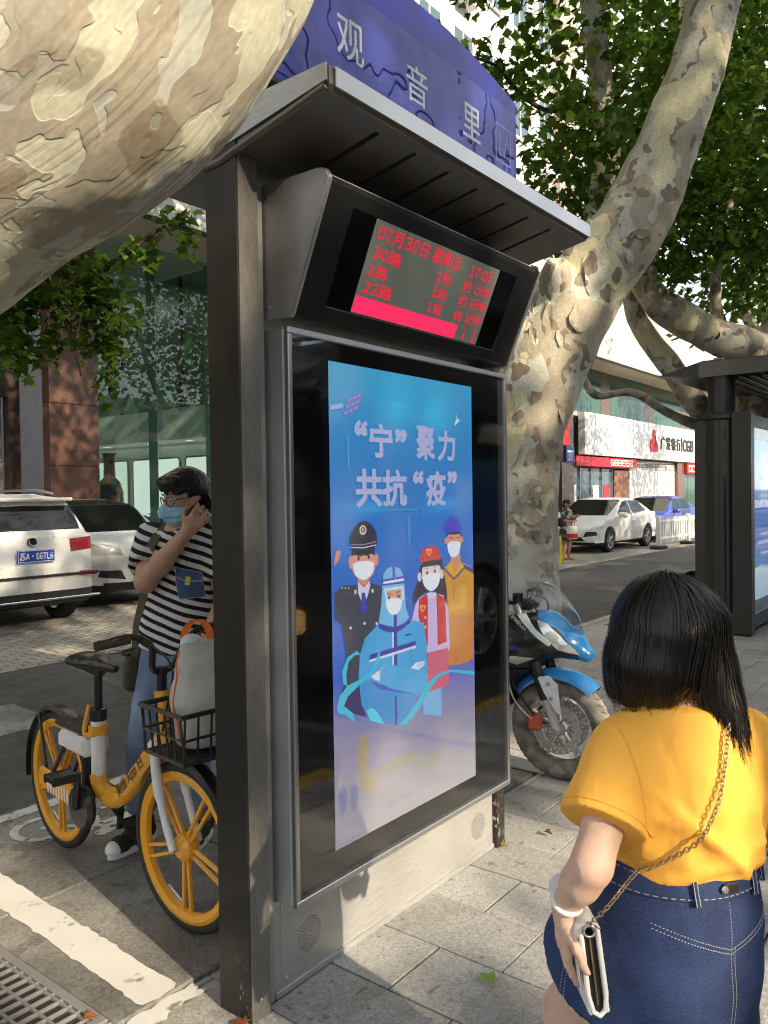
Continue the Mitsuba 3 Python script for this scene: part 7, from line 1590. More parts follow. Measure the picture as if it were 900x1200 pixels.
def mwheel(x, name, w=0.055):
    Mw = MM @ mtrans(x, 0, R) @ mrot((1, 0, 0), 90)
    th = np.linspace(0, 2 * np.pi, 17)
    k = put(lathe([(R - 0.055 + 0.055 * math.cos(q), w * math.sin(q)) for q in th], 64), 'm_dusty_tyre', Mw, parent=MO, name=name, smooth=60)
    tr = MB()
    for i in range(44):
        q = 2 * math.pi * i / 44
        for s in (-1, 1):
            c = np.array([math.cos(q), math.sin(q), 0]); t = np.array([-c[1], c[0], 0])
            pts = [c * (R - 0.012) + [0, 0, s * w * 0.65] + t * 0.012, c * (R - 0.0015) + [0, 0, s * w * 0.2] - t * 0.006]
            tr.tube(pts, 0.0035, 4)
    put(tr, 'm_black_matt', Mw, parent=k, name='tread', kind='stuff')
    rim = MB().lathe([(0.235, -0.036), (0.215, -0.042), (0.205, -0.02), (0.20, 0.0), (0.205, 0.02), (0.215, 0.042), (0.235, 0.036)], 56)
    for i in range(5):
        q = 2 * math.pi * i / 5 + 0.35
        c = lambda a, r: np.array([r * math.cos(a), r * math.sin(a), 0])
        rim.tube([c(q, 0.03), c(q, 0.125)], [0.016, 0.013], 8)
        rim.tube([c(q, 0.12), c(q - 0.18, 0.208)], [0.012, 0.011], 8); rim.tube([c(q, 0.12), c(q + 0.18, 0.208)], [0.012, 0.011], 8)
    rim.lathe([(0.0, 0.045), (0.034, 0.045), (0.04, 0.03), (0.04, -0.03), (0.034, -0.045), (0, -0.045)], 24)
    put(rim, 'm_dusty_metal', Mw, parent=k, name='rim', smooth=40)
    for s in (1, -1):
        ds = Point(0, 0).buffer(0.138, 24).difference(Point(0, 0).buffer(0.092, 24))
        hl = [Point(r_ * math.cos(a), r_ * math.sin(a)).buffer(0.0055, 3) for i in range(22) for r_, a in ((0.105, 2 * math.pi * i / 22), (0.124, 2 * math.pi * (i + 0.5) / 22))]
        ds = ds.difference(unary_union(hl))
        b = MB().ext(ds, 0.005, mtrans(0, 0, s * 0.058 - 0.0025))
        for i in range(6):
            a = 2 * math.pi * i / 6
            b.tube([(0.04 * math.cos(a), 0.04 * math.sin(a), s * 0.050), (0.097 * math.cos(a), 0.097 * math.sin(a), s * 0.057)], 0.008, 6)
        put(b, 'm_silver', Mw, parent=k, name='brake_disc')
    return k
mwheel(0.0, 'front_wheel'); mwheel(-1.36, 'rear_wheel', 0.075)
for s in (-1, 1):
    fk = Q(MB().tube([(0.012, s * 0.095, R), (-0.055, s * 0.095, 0.48)], [0.024, 0.027], 14), 'fork_leg', 'm_dusty_metal', smooth=50)
    Q(MB().tube([(-0.05, s * 0.095, 0.46), (-0.115, s * 0.095, 0.66)], 0.031, 14), 'fork_cover', 'm_black_plastic', fk, smooth=50)
    Q(MB().tube([(-0.11, s * 0.095, 0.64), (-0.22, s * 0.095, 0.98)], 0.022, 12), 'fork_tube', 'm_silver', fk, smooth=50)
    Q(MB().tube([(0.012, s * 0.075, R), (0.012, s * 0.128, R)], 0.021, 12), 'axle_nut', 'm_silver', fk, smooth=50)
    cl = MB(); v, q = cbox(-0.165, -0.085, s * 0.07 - 0.022, s * 0.07 + 0.022, 0.27, 0.37, 0.014); cl.add(v, q)
    Q(cl, 'caliper', 'm_caliper' if s < 0 else 'm_black_plastic')
    Q(MB().tube(spline([(-0.12, s * 0.09, 0.36), (-0.20, s * 0.10, 0.46), (-0.26, s * 0.10, 0.58), (-0.22, s * 0.10, 0.72)], 20), 0.006, 6), 'brake_hose', 'm_black_rubber', smooth=50)
    Q(MB().tube(spline([(-0.13, s * 0.105, 0.34), (-0.23, s * 0.115, 0.44), (-0.27, s * 0.115, 0.58)], 16), 0.005, 6), 'brake_hose', 'm_dusty_metal', smooth=50)
# mudguard over the wheel
a = np.radians(np.linspace(48, 142, 22)); vs = []
for z, d in ((-0.075, -0.035), (-0.07, -0.01), (-0.045, 0.012), (0, 0.020), (0.045, 0.012), (0.07, -0.01), (0.075, -0.035)):
    vs.append(np.c_[(R + 0.024 + d) * np.cos(a), np.full(22, z), R + (R + 0.024 + d) * np.sin(a)])
i, j = np.meshgrid(np.arange(6), np.arange(21), indexing='ij'); q = i * 22 + j
mg = Q(MB().add(np.vstack(vs), np.stack([q, q + 1, q + 23, q + 22], -1).reshape(-1, 4)), 'front_mudguard', 'm_moto_blue', smooth=50)
for s in (-1, 1):
    w = Polygon([(-0.085, 0.585), (-0.02, 0.60), (0.03, 0.555), (0.05, 0.375), (0.02, 0.41), (-0.045, 0.50)])
    Mx = np.array([[1, 0, 0, 0], [0, 0, -1, s * 0.122 + 0.005], [0, 1, 0, 0], [0, 0, 0, 1.0]])
    Q(MB().ext(w.buffer(-0.01).buffer(0.01), 0.010, Mx), 'guard_bracket', 'm_moto_white', mg)
    for x, z in ((-0.02, 0.555), (-0.005, 0.475)): Q(MB().lathe([(0, 0.004), (0.010, 0.004), (0.012, 0)], 12, axisM((x, s * 0.129, z), (0, s, 0))), 'bolt', 'm_silver', mg)
# fairing cut into its colours
F = Field((-1.0, -0.34, 0.33), (0.26, 0.34, 1.08), 0.012)
RX = (0, 1, 0)
F.rings([((-0.66, 0, 0.64), 0.20, 0.26, RX), ((-0.45, 0, 0.68), 0.22, 0.28, RX), ((-0.25, 0, 0.76), 0.215, 0.20, RX), ((-0.08, 0, 0.80), 0.175, 0.135, RX), ((0.06, 0, 0.765), 0.115, 0.085, RX), ((0.15, 0, 0.715), 0.055, 0.045, RX)], 0.02)
F.ell((-0.40, 0, 0.50), (0.16, 0.17, 0.17), None, 0.04)
F.ell((-0.40, 0, 1.0), (0.30, 0.17, 0.14), None, 0.02, sub=True)
fair = to_man(F.mesh(2))
def cutout(poly, w=0.5):
    global fair
    c = xs(poly, -w, w); part = fair ^ c; fair = fair - c; return part
head = cutout([(-0.085, 0.905), (-0.025, 0.885), (0.115, 0.755), (0.135, 0.717), (0.03, 0.745)])
blue = cutout([(-0.15, 0.96), (-0.04, 1.05), (0.3, 0.80), (0.3, 0.66), (0.135, 0.665), (0.125, 0.72), (0.085, 0.79), (0.02, 0.858), (-0.085, 0.91)])
patch = cutout([(-0.9, 0.82), (-0.315, 0.815), (-0.14, 0.742), (-0.315, 0.728), (-0.9, 0.72)])
lens = cutout([(-0.27, 0.683), (-0.2, 0.705), (-0.095, 0.690), (-0.185, 0.650)])
strp = cutout([(-0.235, 0.945), (-0.20, 0.955), (0.01, 0.79), (-0.005, 0.765)])
seam = cutout([(-0.9, 0.60), (0.2, 0.63), (0.2, 0.636), (-0.9, 0.608)])
fk = Q(fair, 'fairing', 'm_moto_black', smooth=40)
for nm_, mt, pc in (('blue_panel', 'm_moto_blue', blue), ('side_panel', 'm_plate_blue', patch), ('marker_lens', 'm_lamp_clear', lens), ('white_stripe', 'm_moto_white', strp), ('headlight', 'm_lamp_clear', head)):
    for part in pc.decompose():
        if part.volume() > 2e-7: Q(part, nm_, mt, fk, smooth=40)
Mt = MM @ np.array([[0.79, 0.61, 0, -0.205], [0, 0, -1, -0.206], [-0.61, 0.79, 0, 0.915], [0, 0, 0, 1.0]])
put(flat(text_poly('PIRELLI', 0.030, 0.02), Mt), 'm_board_white', None, parent=fk, name='lettering')
# windscreen: a thin curved clear sheet
top = np.array([(-0.16, 0.985), (-0.105, 1.10), (0.0, 1.045), (0.10, 0.93), (0.14, 0.83)])
n1, n2 = 14, 17; pr = spline(np.c_[top, np.zeros(5)], n1)[:, :2]
g = []
for k in range(n1):
    wv = 0.155 * (1 - 0.55 * (k / (n1 - 1)) ** 1.5) * (0.55 + 0.45 * min(1, k / 4))
    th = np.linspace(-1, 1, n2)
    g.append(np.c_[pr[k, 0] - 0.10 * th ** 2 * (1 - 0.3 * k / n1), wv * th, pr[k, 1] - 0.05 * th ** 2 * (k / n1 + 0.4)])
g = np.array(g).reshape(-1, 3); i, j = np.meshgrid(np.arange(n1 - 1), np.arange(n2 - 1), indexing='ij'); q = i * n2 + j
scene['m_screen_clear'] = {'type': 'thindielectric', 'int_ior': 1.45, 'specular_transmittance': {'type': 'rgb', 'value': [0.80, 0.82, 0.83]}}
Q(MB().add(g, np.stack([q, q + 1, q + n2 + 1, q + n2], -1).reshape(-1, 4)), 'windscreen', 'm_screen_clear', smooth=True)
# bars, dash, tank, seat, engine
for s in (-1, 1):
    hb = Q(MB().tube([(-0.215, s * 0.10, 0.985), (-0.25, s * 0.20, 0.995), (-0.335, s * 0.36, 0.985)], 0.012, 10), 'handlebar', 'm_black_plastic', smooth=50)
    Q(MB().tube([(-0.27, s * 0.245, 0.993), (-0.34, s * 0.37, 0.985)], 0.019, 12), 'grip', 'm_black_rubber', hb, smooth=50)
    Q(MB().box(-0.28, -0.225, s * 0.20 - 0.03, s * 0.20 + 0.03, 0.975, 1.03, 0.012), 'switch_block', 'm_black_plastic', hb)
    Q(MB().tube(spline([(-0.225, s * 0.19, 0.995), (-0.215, s * 0.27, 0.99), (-0.275, s * 0.37, 0.98)], 14), 0.007, 6), 'lever', 'm_black_plastic', hb, smooth=50)
    Q(MB().lathe([(0, 0.035), (0.028, 0.035), (0.030, 0.0), (0.024, -0.01)], 16, mtrans(-0.19, s * 0.14, 1.01)), 'fluid_pot', 'm_black_plastic', hb, smooth=40)
    Q(MB().tube(spline([(-0.19, s * 0.12, 1.0), (-0.12, s * 0.10, 0.98), (-0.10, s * 0.07, 0.90)], 12), 0.006, 6), 'cable', 'm_black_rubber', hb, smooth=50)
Q(MB().box(-0.23, -0.14, -0.075, 0.075, 0.94, 1.00, 0.02), 'dashboard', 'm_black_plastic')
F = Field((-1.75, -0.25, 0.5), (-0.3, 0.25, 1.15), 0.016)
F.ell((-0.62, 0, 0.90), (0.28, 0.16, 0.14), None, 0.03)
Q(F.mesh(2), 'fuel_tank', 'm_moto_blue', smooth=True)
F = Field((-1.85, -0.25, 0.5), (-0.6, 0.25, 1.15), 0.016)
F.rings([((-0.85, 0, 0.80), 0.12, 0.06, RX), ((-1.2, 0, 0.80), 0.14, 0.05, RX), ((-1.6, 0, 0.93), 0.07, 0.04, RX)], 0.02)
Q(F.mesh(2), 'seat', 'm_black_rubber', smooth=True)
Q(MB().box(-0.85, -0.42, -0.17, 0.17, 0.28, 0.66, 0.05), 'engine', 'm_black_plastic')
Q(MB().tube([(-0.6, -0.16, 0.3), (-1.0, -0.17, 0.3), (-1.5, -0.17, 0.48)], [0.03, 0.04, 0.055], 12), 'exhaust', 'm_dusty_metal', smooth=50)
for s in (-1, 1): Q(MB().tube([(-0.85, s * 0.11, 0.42), (-1.36, s * 0.11, R)], 0.028, 8), 'swing_arm', 'm_black_plastic')
Q(MB().tube([(-0.8, 0.14, 0.32), (-0.92, 0.28, 0.0)], 0.012, 8), 'kickstand', 'm_black_plastic')
# ------------------------------------------------------------------ second shelter
SH = thing('bus_shelter', 'dark bus shelter with a round column and a lit blue poster, right edge', 'bus shelter')
prof = []
for i in range(72):
    a = 2 * math.pi * i / 72; prof.append((0.172 - 0.008 * (0.5 + 0.5 * math.cos(12 * a)) ** 3, a))
fl = Polygon([(r_ * math.cos(a), r_ * math.sin(a)) for r_, a in prof])
CM = ST @ mtrans(7.66, 0.70, 0)
mat('m_shelter', (0.050, 0.046, 0.042), 0.38, metallic=0.5)
put(MB().ext(fl, 2.40), 'm_shelter', CM, parent=SH, name='column', smooth=30)
put(MB().lathe([(0.175, 2.38), (0.20, 2.40), (0.20, 2.44), (0.145, 2.46), (0.145, 2.88)], 40), 'm_shelter', CM, parent='bus_shelter__column', name='collar', smooth=30)
put(MB().box(7.72, 7.80, 0.84, 1.02, 0.02, 2.40, 0.006), 'm_shelter', ST, parent=SH, name='back_post')
put(MB().box(7.50, 7.66, 0.36, 0.56, 0.02, 2.46, 0.008), 'm_shelter', ST, parent=SH, name='side_post')
put(MB().box(7.665, 11.2, 0.42, 0.60, 0.06, 2.44, 0.008), 'm_shelter', ST, parent=SH, name='panel_case')
for a in ((7.665, 11.2, 0.06, 0.22), (7.665, 11.2, 2.30, 2.44), (7.665, 7.70, 0.22, 2.30), (11.16, 11.2, 0.22, 2.30)):
    put(MB().box(a[0], a[1], 0.39, 0.419, a[2], a[3], 0.004), 'm_shelter', ST, parent=SH, name='panel_frame')
put(MB().box(7.70, 11.16, 0.412, 0.4185, 0.22, 2.30), 'm_black_gloss', ST, parent=SH, name='panel_back')
SM = ST @ mtrans(7.82, 0.408, 0.36) @ FR
gx, gy = np.meshgrid(np.linspace(0, 1, 9), np.linspace(0, 1, 25), indexing='ij')
rowc = [(0.0, (150, 190, 215)), (0.10, (160, 195, 215)), (0.2, (70, 140, 205)), (0.35, (30, 95, 190)), (0.7, (40, 120, 205)), (1.0, (70, 180, 220))]
LC2, LY2 = np.array([lin(*r_[1]) for r_ in rowc]), np.array([r_[0] for r_ in rowc])
col = np.stack([np.interp(gy, LY2, LC2[:, k]) for k in range(3)], -1).reshape(-1, 3) * K
v = np.c_[gx.ravel() * 3.2, gy.ravel() * 1.80, np.zeros(gx.size)]; i, j = np.meshgrid(np.arange(8), np.arange(24), indexing='ij'); q = (i * 25 + j)
qq = np.stack([q, q + 25, q + 26, q + 1], -1).reshape(-1, 4)
scene['bus_shelter__poster'] = mikit.ply(trimesh.Trimesh(v @ SM[:3, :3].T + SM[:3, 3], np.vstack([qq[:, [0, 1, 2]], qq[:, [0, 2, 3]]]), process=False), 'm_lcd', color=col, emitter={'type': 'area', 'radiance': VC, 'sampling_weight': 0.03})
tw = unary_union([fit('共', 0.24, 1.05, 0.30, 0.42), fit('抗', 0.74, 1.05, 0.30, 0.42), fit('聚', 0.24, 1.42, 0.26, 0.42), fit('力', 0.74, 1.42, 0.26, 0.42), sbox(0.15, 0.62, 0.9, 0.66), sbox(0.3, 0.5, 0.9, 0.53), sbox(0.3, 0.72, 0.8, 0.75)])
put(flat(tw, SM, 0.002), 'm_lcd', None, parent='bus_shelter__poster', name='lettering', emitter=glow((165, 200, 230)))
bl = unary_union([Point(0.12 + 0.2 * k, 0.22 + 0.03 * math.sin(k * 2)).buffer(0.15) for k in range(14)]).intersection(sbox(0.004, 0.004, 3.19, 0.5))
put(flat(bl, SM, 0.0015), 'm_lcd', None, parent='bus_shelter__poster', name='clouds', emitter=glow((165, 195, 215)))
put(MB().box(7.70, 11.16, 0.3995, 0.4005, 0.22, 2.30).build().submesh([[4, 5]], append=True), 'm_pane', ST, parent=SH, name='cover_glass')
canp = [(1.35, 2.925), (0.92, 2.87), (-1.6, 2.85), (-1.62, 3.0), (0.85, 3.05)]
put(prism(canp, 7.50, 13.5), 'm_shelter', ST, parent=SH, name='canopy', smooth=20)
mat('m_slat', (0.13, 0.12, 0.11), 0.35, metallic=0.6)
for k in range(18):
    t = 0.72 - 0.12 * k
    put(MB().box(7.62, 13.4, t - 0.04, t + 0.04, 2.825, 2.845, 0.006), 'm_slat', ST, parent='bus_shelter__canopy', name='slat')
put(MB().box(7.492, 7.499, -1.55, 0.90, 2.865, 3.035), 'm_slat', ST, parent='bus_shelter__canopy', name='end_trim')
put(MB().box(7.9, 8.02, 0.68, 0.82, 2.45, 2.86), 'm_shelter', ST, parent=SH, name='back_beam')
put(MB().box(12.9, 13.1, 0.55, 0.80, 0.0, 2.86), 'm_shelter', ST, parent=SH, name='far_post')
# ------------------------------------------------------------------ barrier and cone
mat('m_barrier', (0.68, 0.70, 0.72), 0.4)
for k in range(3):
    s0 = 20.62 + 2.62 * k
    BA = thing('street_barrier', ('nearest', 'middle', 'farthest')[k] + ' white picket barrier section in front of the parked sedans', 'barrier', 'white barrier sections at the parked cars')
    put(MB().box(s0 - 0.06, s0 + 0.06, 5.84, 5.96, 0.05, 0.92, 0.02), 'm_barrier', ST, parent=BA, name='post')
    put(MB().box(s0 - 0.26, s0 + 0.26, 5.72, 6.08, -0.012, 0.075, 0.03), 'm_black_rubber', ST, parent=BA, name='foot')
    for z in (0.24, 0.72):
        put(MB().box(s0 + 0.062, s0 + 2.53, 5.87, 5.93, z, z + 0.06, 0.01), 'm_barrier', ST, parent=BA, name='rail')
    for i in range(15):
        s = s0 + 0.20 + 0.158 * i
        put(MB().box(s - 0.028, s + 0.028, 5.885, 5.915, 0.14, 0.86), 'm_barrier', ST, parent=BA, name='picket')
CN = thing('caution_sign', 'yellow folding caution sign standing on the road beside the shopper', 'caution sign')
mat('m_yellow_plastic', (0.75, 0.55, 0.02), 0.4)
cp = S(15.0, 6.28, -0.012)
b = MB()
for sg in (1, -1):
    v, q = cbox(-0.14, 0.14, -0.01, 0.01, 0, 0.62, 0.005); v = np.array(v); v[:, 1] += sg * 0.14 * (1 - v[:, 2] / 0.62); v[:, 0] *= 1 - 0.25 * v[:, 2] / 0.62
    put((v, q), 'm_yellow_plastic', frame(cp, x=(0.94, -0.34)), parent=CN, name='leaf_panel')
put(MB().box(-0.05, 0.05, -0.03, 0.03, 0.60, 0.66, 0.01), 'm_yellow_plastic', frame(cp, x=(0.94, -0.34)), parent=CN, name='handle')
# fallen leaves
r = R_(77)
for k, (s, t, lab, c, sz) in enumerate(((0.455, -0.50, 'pale green fallen leaf lying on the slabs in front of the kiosk', (0.25, 0.38, 0.09), 0.075), (1.62, -0.12, 'small brown fallen leaf on the slabs past the kiosk', (0.16, 0.06, 0.02), 0.05), (1.37, -0.03, 'yellowish fallen leaf at the far foot of the kiosk', (0.30, 0.20, 0.05), 0.045),
                                       (-0.16, -0.035, 'reddish brown fallen leaf at the foot of the scratched post', (0.30, 0.10, 0.05), 0.06), (1.55, -0.42, 'dark curled fallen leaf beside the woman on the slabs', (0.08, 0.05, 0.02), 0.06), (-0.43, 0.40, 'orange brown fallen leaf on the corner of the drain grate', (0.32, 0.12, 0.05), 0.05), (-0.62, 0.80, 'brown fallen leaf on the bars of the drain grate', (0.22, 0.08, 0.04), 0.06))):
    key = numbered('fallen_leaf'); labels[key] = {'label': lab, 'category': 'leaf'}
    v = LEAF_V * sz; v[:, 2] = 0.010 + 0.25 * np.abs(v[:, 0]) * (1 + 0.5 * math.sin(k)) + 0.004 * np.sin(v[:, 1] * 90)
    a = r.uniform(0, 6.28); Mr = mtrans(*S(s, t, 0.004)) @ mrot((0, 0, 1), math.degrees(a))
    m = trimesh.Trimesh(v @ Mr[:3, :3].T + Mr[:3, 3], LEAF_F, process=False)
    scene[key] = mikit.ply(m, 'm_leaf', color=np.tile(c, (len(v), 1)))
# ------------------------------------------------------------------ people
from scipy.ndimage import map_coordinates
def t_skin(base):
    def fn(p, n, uv):
        g = fbm(p.x * 40, p.y * 40, p.z * 40, 2)
        return mi.Color3f(*base) * (0.88 + 0.24 * g)
    return fn
mat('m_skin', mikit.proc(t_skin((0.56, 0.37, 0.28))), 0.58, spec=0.3)
mat('m_skin_man', mikit.proc(t_skin((0.47, 0.275, 0.19))), 0.45, spec=0.4)
mat('m_hair', (0.0085, 0.0078, 0.0078), 0.40, spec=0.4)
mat('m_hair_under', (0.006, 0.005, 0.005), 0.6)
def t_yellow(p, n, uv):
    g = noise(p.x * 900, p.y * 900, p.z * 900)
    return mi.Color3f(0.80, 0.405, 0.065) * (0.94 + 0.10 * g)
def b_cloth(p, n, uv):
    return fbm(p.x * 60, p.y * 60, p.z * 22, 2) + 0.1 * noise(p.x * 700, p.y * 700, p.z * 700)
mat('m_yellow_shirt', mikit.proc(t_yellow), 0.75, spec=0.2, sheen=0.3, bump=(mikit.proc(b_cloth), 0.003))
def t_denim(p, n, uv):
    g = noise(p.x * 620 + p.z * 250, p.y * 620, p.z * 620) * 0.6 + noise(p.x * 220, p.y * 220, p.z * 900) * 0.4
    f = fbm(p.x * 9, p.y * 9, p.z * 7, 3)
    return mix((0.014, 0.022, 0.060), (0.040, 0.065, 0.165), smoothstep(0.25, 0.75, f * 0.65 + g * 0.35)) * (0.8 + 0.4 * g)
mat('m_denim', mikit.proc(t_denim), 0.8, spec=0.2, bump=(mikit.proc(b_cloth), 0.002))
def t_jeans(p, n, uv):
    g = noise(p.x * 420, p.y * 420, p.z * 160); f = fbm(p.x * 8, p.y * 8, p.z * 5, 3)
    return mix((0.12, 0.18, 0.31), (0.25, 0.34, 0.50), smoothstep(0.25, 0.75, f)) * (0.8 + 0.4 * g)
mat('m_jeans', mikit.proc(t_jeans), 0.8, spec=0.2)
mat('m_stitch', (0.42, 0.40, 0.36), 0.7)
mat('m_leather_white', (0.66, 0.65, 0.64), 0.32, clearcoat=0.3)
mat('m_gold', (0.42, 0.33, 0.20), 0.3, metallic=1.0)
def hit(F, o, d, n=220, L=0.7):
    """First point of the field's surface along o + t d."""
    o, d = np.asarray(o, float), nrm(d); t = np.linspace(0, L, n)
    P = o + t[:, None] * d
    v = map_coordinates(F.d, ((P - F.lo) / F.h).T, order=1, mode='nearest')
    k = np.argmax(v < 0)
    if v[k] >= 0: return P[-1]
    a = v[k - 1] / (v[k - 1] - v[k]) if k else 0
    return P[max(k - 1, 0)] + (P[k] - P[max(k - 1, 0)]) * a
def add_sleeve(F, a, e, b, ra, rb, seed, k=0.03):
    """A sleeve from a towards the elbow e, hemmed square and hollow at b, blended into the field."""
    G = Field(F.lo, F.lo + F.h, F.h); G.ax = F.ax; G.d = np.full(F.d.shape, 9.0, np.float32)
    a, e, b = (np.asarray(q, float) for q in (a, e, b)); z = nrm(b - a)
    G.cone(a, a + (e - a) * 1.0, ra, rb, 0.02)
    n = np.stack(np.meshgrid(*G.ax, indexing='ij'), -1)
    d = G.d + 0.012 * (meshkit.fbm(n * [9, 9, 5], 3, seed) - 0.5) + 0.005 * (meshkit.fbm(n * [26, 26, 12], 2, seed) - 0.5)
    h = (n - b) @ z
    d = np.maximum(d, h); d = np.where(h > -0.055, np.maximum(d, -(d + 0.013)), d)
    o = F.d; hh = np.clip(0.5 + 0.5 * (o - d) / k, 0, 1)
    F.d = (o + (d - o) * hh - k * hh * (1 - hh)).astype(np.float32)
def ripple(F, freq, amp, seed=0):
    f = np.asarray(freq)
    F.apply(lambda P, d: d + amp * 2 * (meshkit.fbm(P * f, 3, seed) - 0.5))
def hand_field(F, wrist, fwd, palm_n, size=1.0, curl=(20, 30, 20), spread=6, thumb=1):
    """Palm, four unequal fingers and a thumb, one continuous surface. fwd: towards the fingers; palm_n: out of the palm; thumb = +-1 side."""
    f = nrm(fwd); n = nrm(np.asarray(palm_n) - f * (np.asarray(palm_n) @ f)); s = np.cross(n, f) * thumb
    w = np.asarray(wrist, float); z = size
    F.cone(w, w + f * 0.03 * z, 0.024 * z, 0.022 * z, 0.012)
    for o in (-0.030, -0.010, 0.010, 0.028):
        F.cone(w + f * 0.025 * z + s * o * 0.6 * z, w + f * 0.085 * z + s * o * z, 0.015 * z, 0.012 * z, 0.008)
    for i, (o, L) in enumerate(((0.029, 0.068), (0.010, 0.076), (-0.010, 0.071), (-0.029, 0.056))):
        p = w + f * 0.085 * z + s * o * z; a = 0
        d0 = nrm(f + s * math.tan(math.radians(spread)) * o / 0.03)
        for j, (fr, r0, r1) in enumerate(((0.42, 0.0100, 0.0092), (0.33, 0.0092, 0.0085), (0.25, 0.0085, 0.0070))):
            a += math.radians(curl[j]); d = nrm(d0 * math.cos(a) + n * math.sin(a)); e = p + d * L * fr * z
            F.cone(p, e, r0 * z, r1 * z, 0.003); p = e
    p = w + f * 0.03 * z + s * 0.022 * z
    for L, d, r0, r1 in ((0.035, nrm(f * 0.6 + s * 0.8 + n * 0.25), 0.0145, 0.0115), (0.03, nrm(f * 0.85 + s * 0.4 + n * 0.35), 0.0115, 0.0100), (0.024, nrm(f * 0.95 + s * 0.15 + n * 0.4), 0.0100, 0.0080)):
        e = p + d * L * z; F.cone(p, e, r0 * z, r1 * z, 0.004); p = e
def patch(F, grid, off, direction, thick=0.0):
    """A sheet of points dropped on the field's surface along direction; grid (n, m, 3)."""
    n, m = grid.shape[:2]; d = nrm(direction)
    P = np.array([hit(F, q, d) - d * off for q in grid.reshape(-1, 3)])
    i, j = np.meshgrid(np.arange(n - 1), np.arange(m - 1), indexing='ij'); q = i * m + j
    return MB().add(P, np.stack([q, q + 1, q + m + 1, q + m], -1).reshape(-1, 4)).build()
def line_on(F, pts, d, off, r, n=30, sides=6):
    p = np.array(pts, float); t = np.linspace(0, len(p) - 1, n)
    g = np.stack([np.interp(t, np.arange(len(p)), p[:, k]) for k in range(3)], 1)
    return MB().tube(np.array([hit(F, q, d) - nrm(d) * off for q in g]), r, sides)
# ---------------------------------------------- woman in the yellow shirt, seen from behind
WO = thing('person', 'woman seen from behind with long dark hair, yellow short-sleeved shirt and blue denim skirt', 'person')
MW = frame((0.615, 1.66, 0.0), y=(-0.342, 0.94))
W = lambda m, n, mt, parent=WO, **k: put(m, mt, MW, parent=parent, name=n, **k)
Lsh, Lel, Lwr = np.array((-0.150, -0.005, 1.072)), np.array((-0.281, -0.085, 0.900)), np.array((-0.298, -0.020, 0.795))
Rsh, Rel, Rwr = np.array((0.145, -0.02, 1.070)), np.array((0.225, -0.055, 0.885)), np.array((0.215, 0.13, 0.80))
F = Field((-0.42, -0.28, -0.02), (0.36, 0.52, 1.46), 0.0085)
F.rings([((-0.012, -0.01, 0.84), 0.13, 0.095, (1, 0, 0)), ((-0.012, -0.01, 0.98), 0.155, 0.105, (1, 0, 0)), ((-0.012, -0.01, 1.08), 0.15, 0.10, (1, 0, 0)), ((-0.02, -0.015, 1.15), 0.08, 0.06, (1, 0, 0))], 0.03)
F.rings([((-0.012, -0.01, 0.84), 0.13, 0.095, (1, 0, 0)), ((-0.03, 0.0, 0.68), 0.155, 0.125, (1, 0, 0))], 0.03)
F.chain([(-0.025, -0.02, 1.14), (-0.03, 0.0, 1.22)], [0.055, 0.048], 0.03)
F.ell((-0.03, 0.02, 1.30), (0.074, 0.092, 0.112), mrot((1, 0, 0), -14)[:3, :3], 0.03)
F.ell((-0.03, 0.065, 1.235), (0.05, 0.05, 0.05), None, 0.03); F.cone((-0.03, 0.115, 1.285), (-0.03, 0.128, 1.262), 0.010, 0.014, 0.012)
for s in (-1, 1): F.ell((-0.03 + s * 0.076, 0.01, 1.285), (0.012, 0.022, 0.032), None, 0.008)
F.chain([Lsh, Lel], [0.048, 0.037], 0.02); F.chain([Lel, Lel * 0.6 + Lwr * 0.4, Lwr], [0.036, 0.035, 0.024], 0.02)
F.chain([Rsh, Rel], [0.048, 0.039], 0.02); F.chain([Rel, Rel * 0.6 + Rwr * 0.4, Rwr], [0.038, 0.037, 0.025], 0.02)
hand_field(F, Lwr, (0.02, 0.10, -1.0), (0.95, -0.3, 0.0), 0.98, (10, 14, 10), 4, thumb=-1)
hand_field(F, Rwr, (0.0, 0.8, -0.5), (-0.9, 0.0, 0.2), 0.98, (20, 25, 20), 4, thumb=-1)
F.chain([(-0.105, 0.01, 0.70), (-0.145, 0.19, 0.42), (-0.15, 0.12, 0.10)], [0.098, 0.062, 0.042], 0.03); F.chain([(-0.145, 0.19, 0.42), (-0.15, 0.13, 0.28), (-0.15, 0.12, 0.09)], [0.058, 0.055, 0.034], 0.02)
F.chain([(0.055, -0.01, 0.70), (0.055, 0.01, 0.40), (0.05, -0.06, 0.09)], [0.095, 0.062, 0.036], 0.03); F.cone((0.055, -0.02, 0.33), (0.052, -0.03, 0.25), 0.055, 0.05, 0.02)
for x, y in ((-0.15, 0.12), (0.05, -0.06)): F.chain([(x, y - 0.03, 0.045), (x, y + 0.08, 0.04), (x, y + 0.15, 0.03)], [0.034, 0.034, 0.026], 0.015)
W(F.mesh(2), 'body', 'm_skin', smooth=True)
for x, y in ((-0.15, 0.12), (0.05, -0.06)):
    G = Field((x - 0.08, y - 0.12, -0.02), (x + 0.08, y + 0.24, 0.1), 0.008)
    G.chain([(x, y - 0.035, 0.042), (x, y + 0.08, 0.038), (x, y + 0.16, 0.032)], [0.040, 0.042, 0.032], 0.015); G.cut((0, 0, 0.0), (0, 0, -1)); G.cut((0, 0, 0.075), (0, 0, 1))
    W(G.mesh(1), 'shoe', 'm_leather_white', smooth=True)
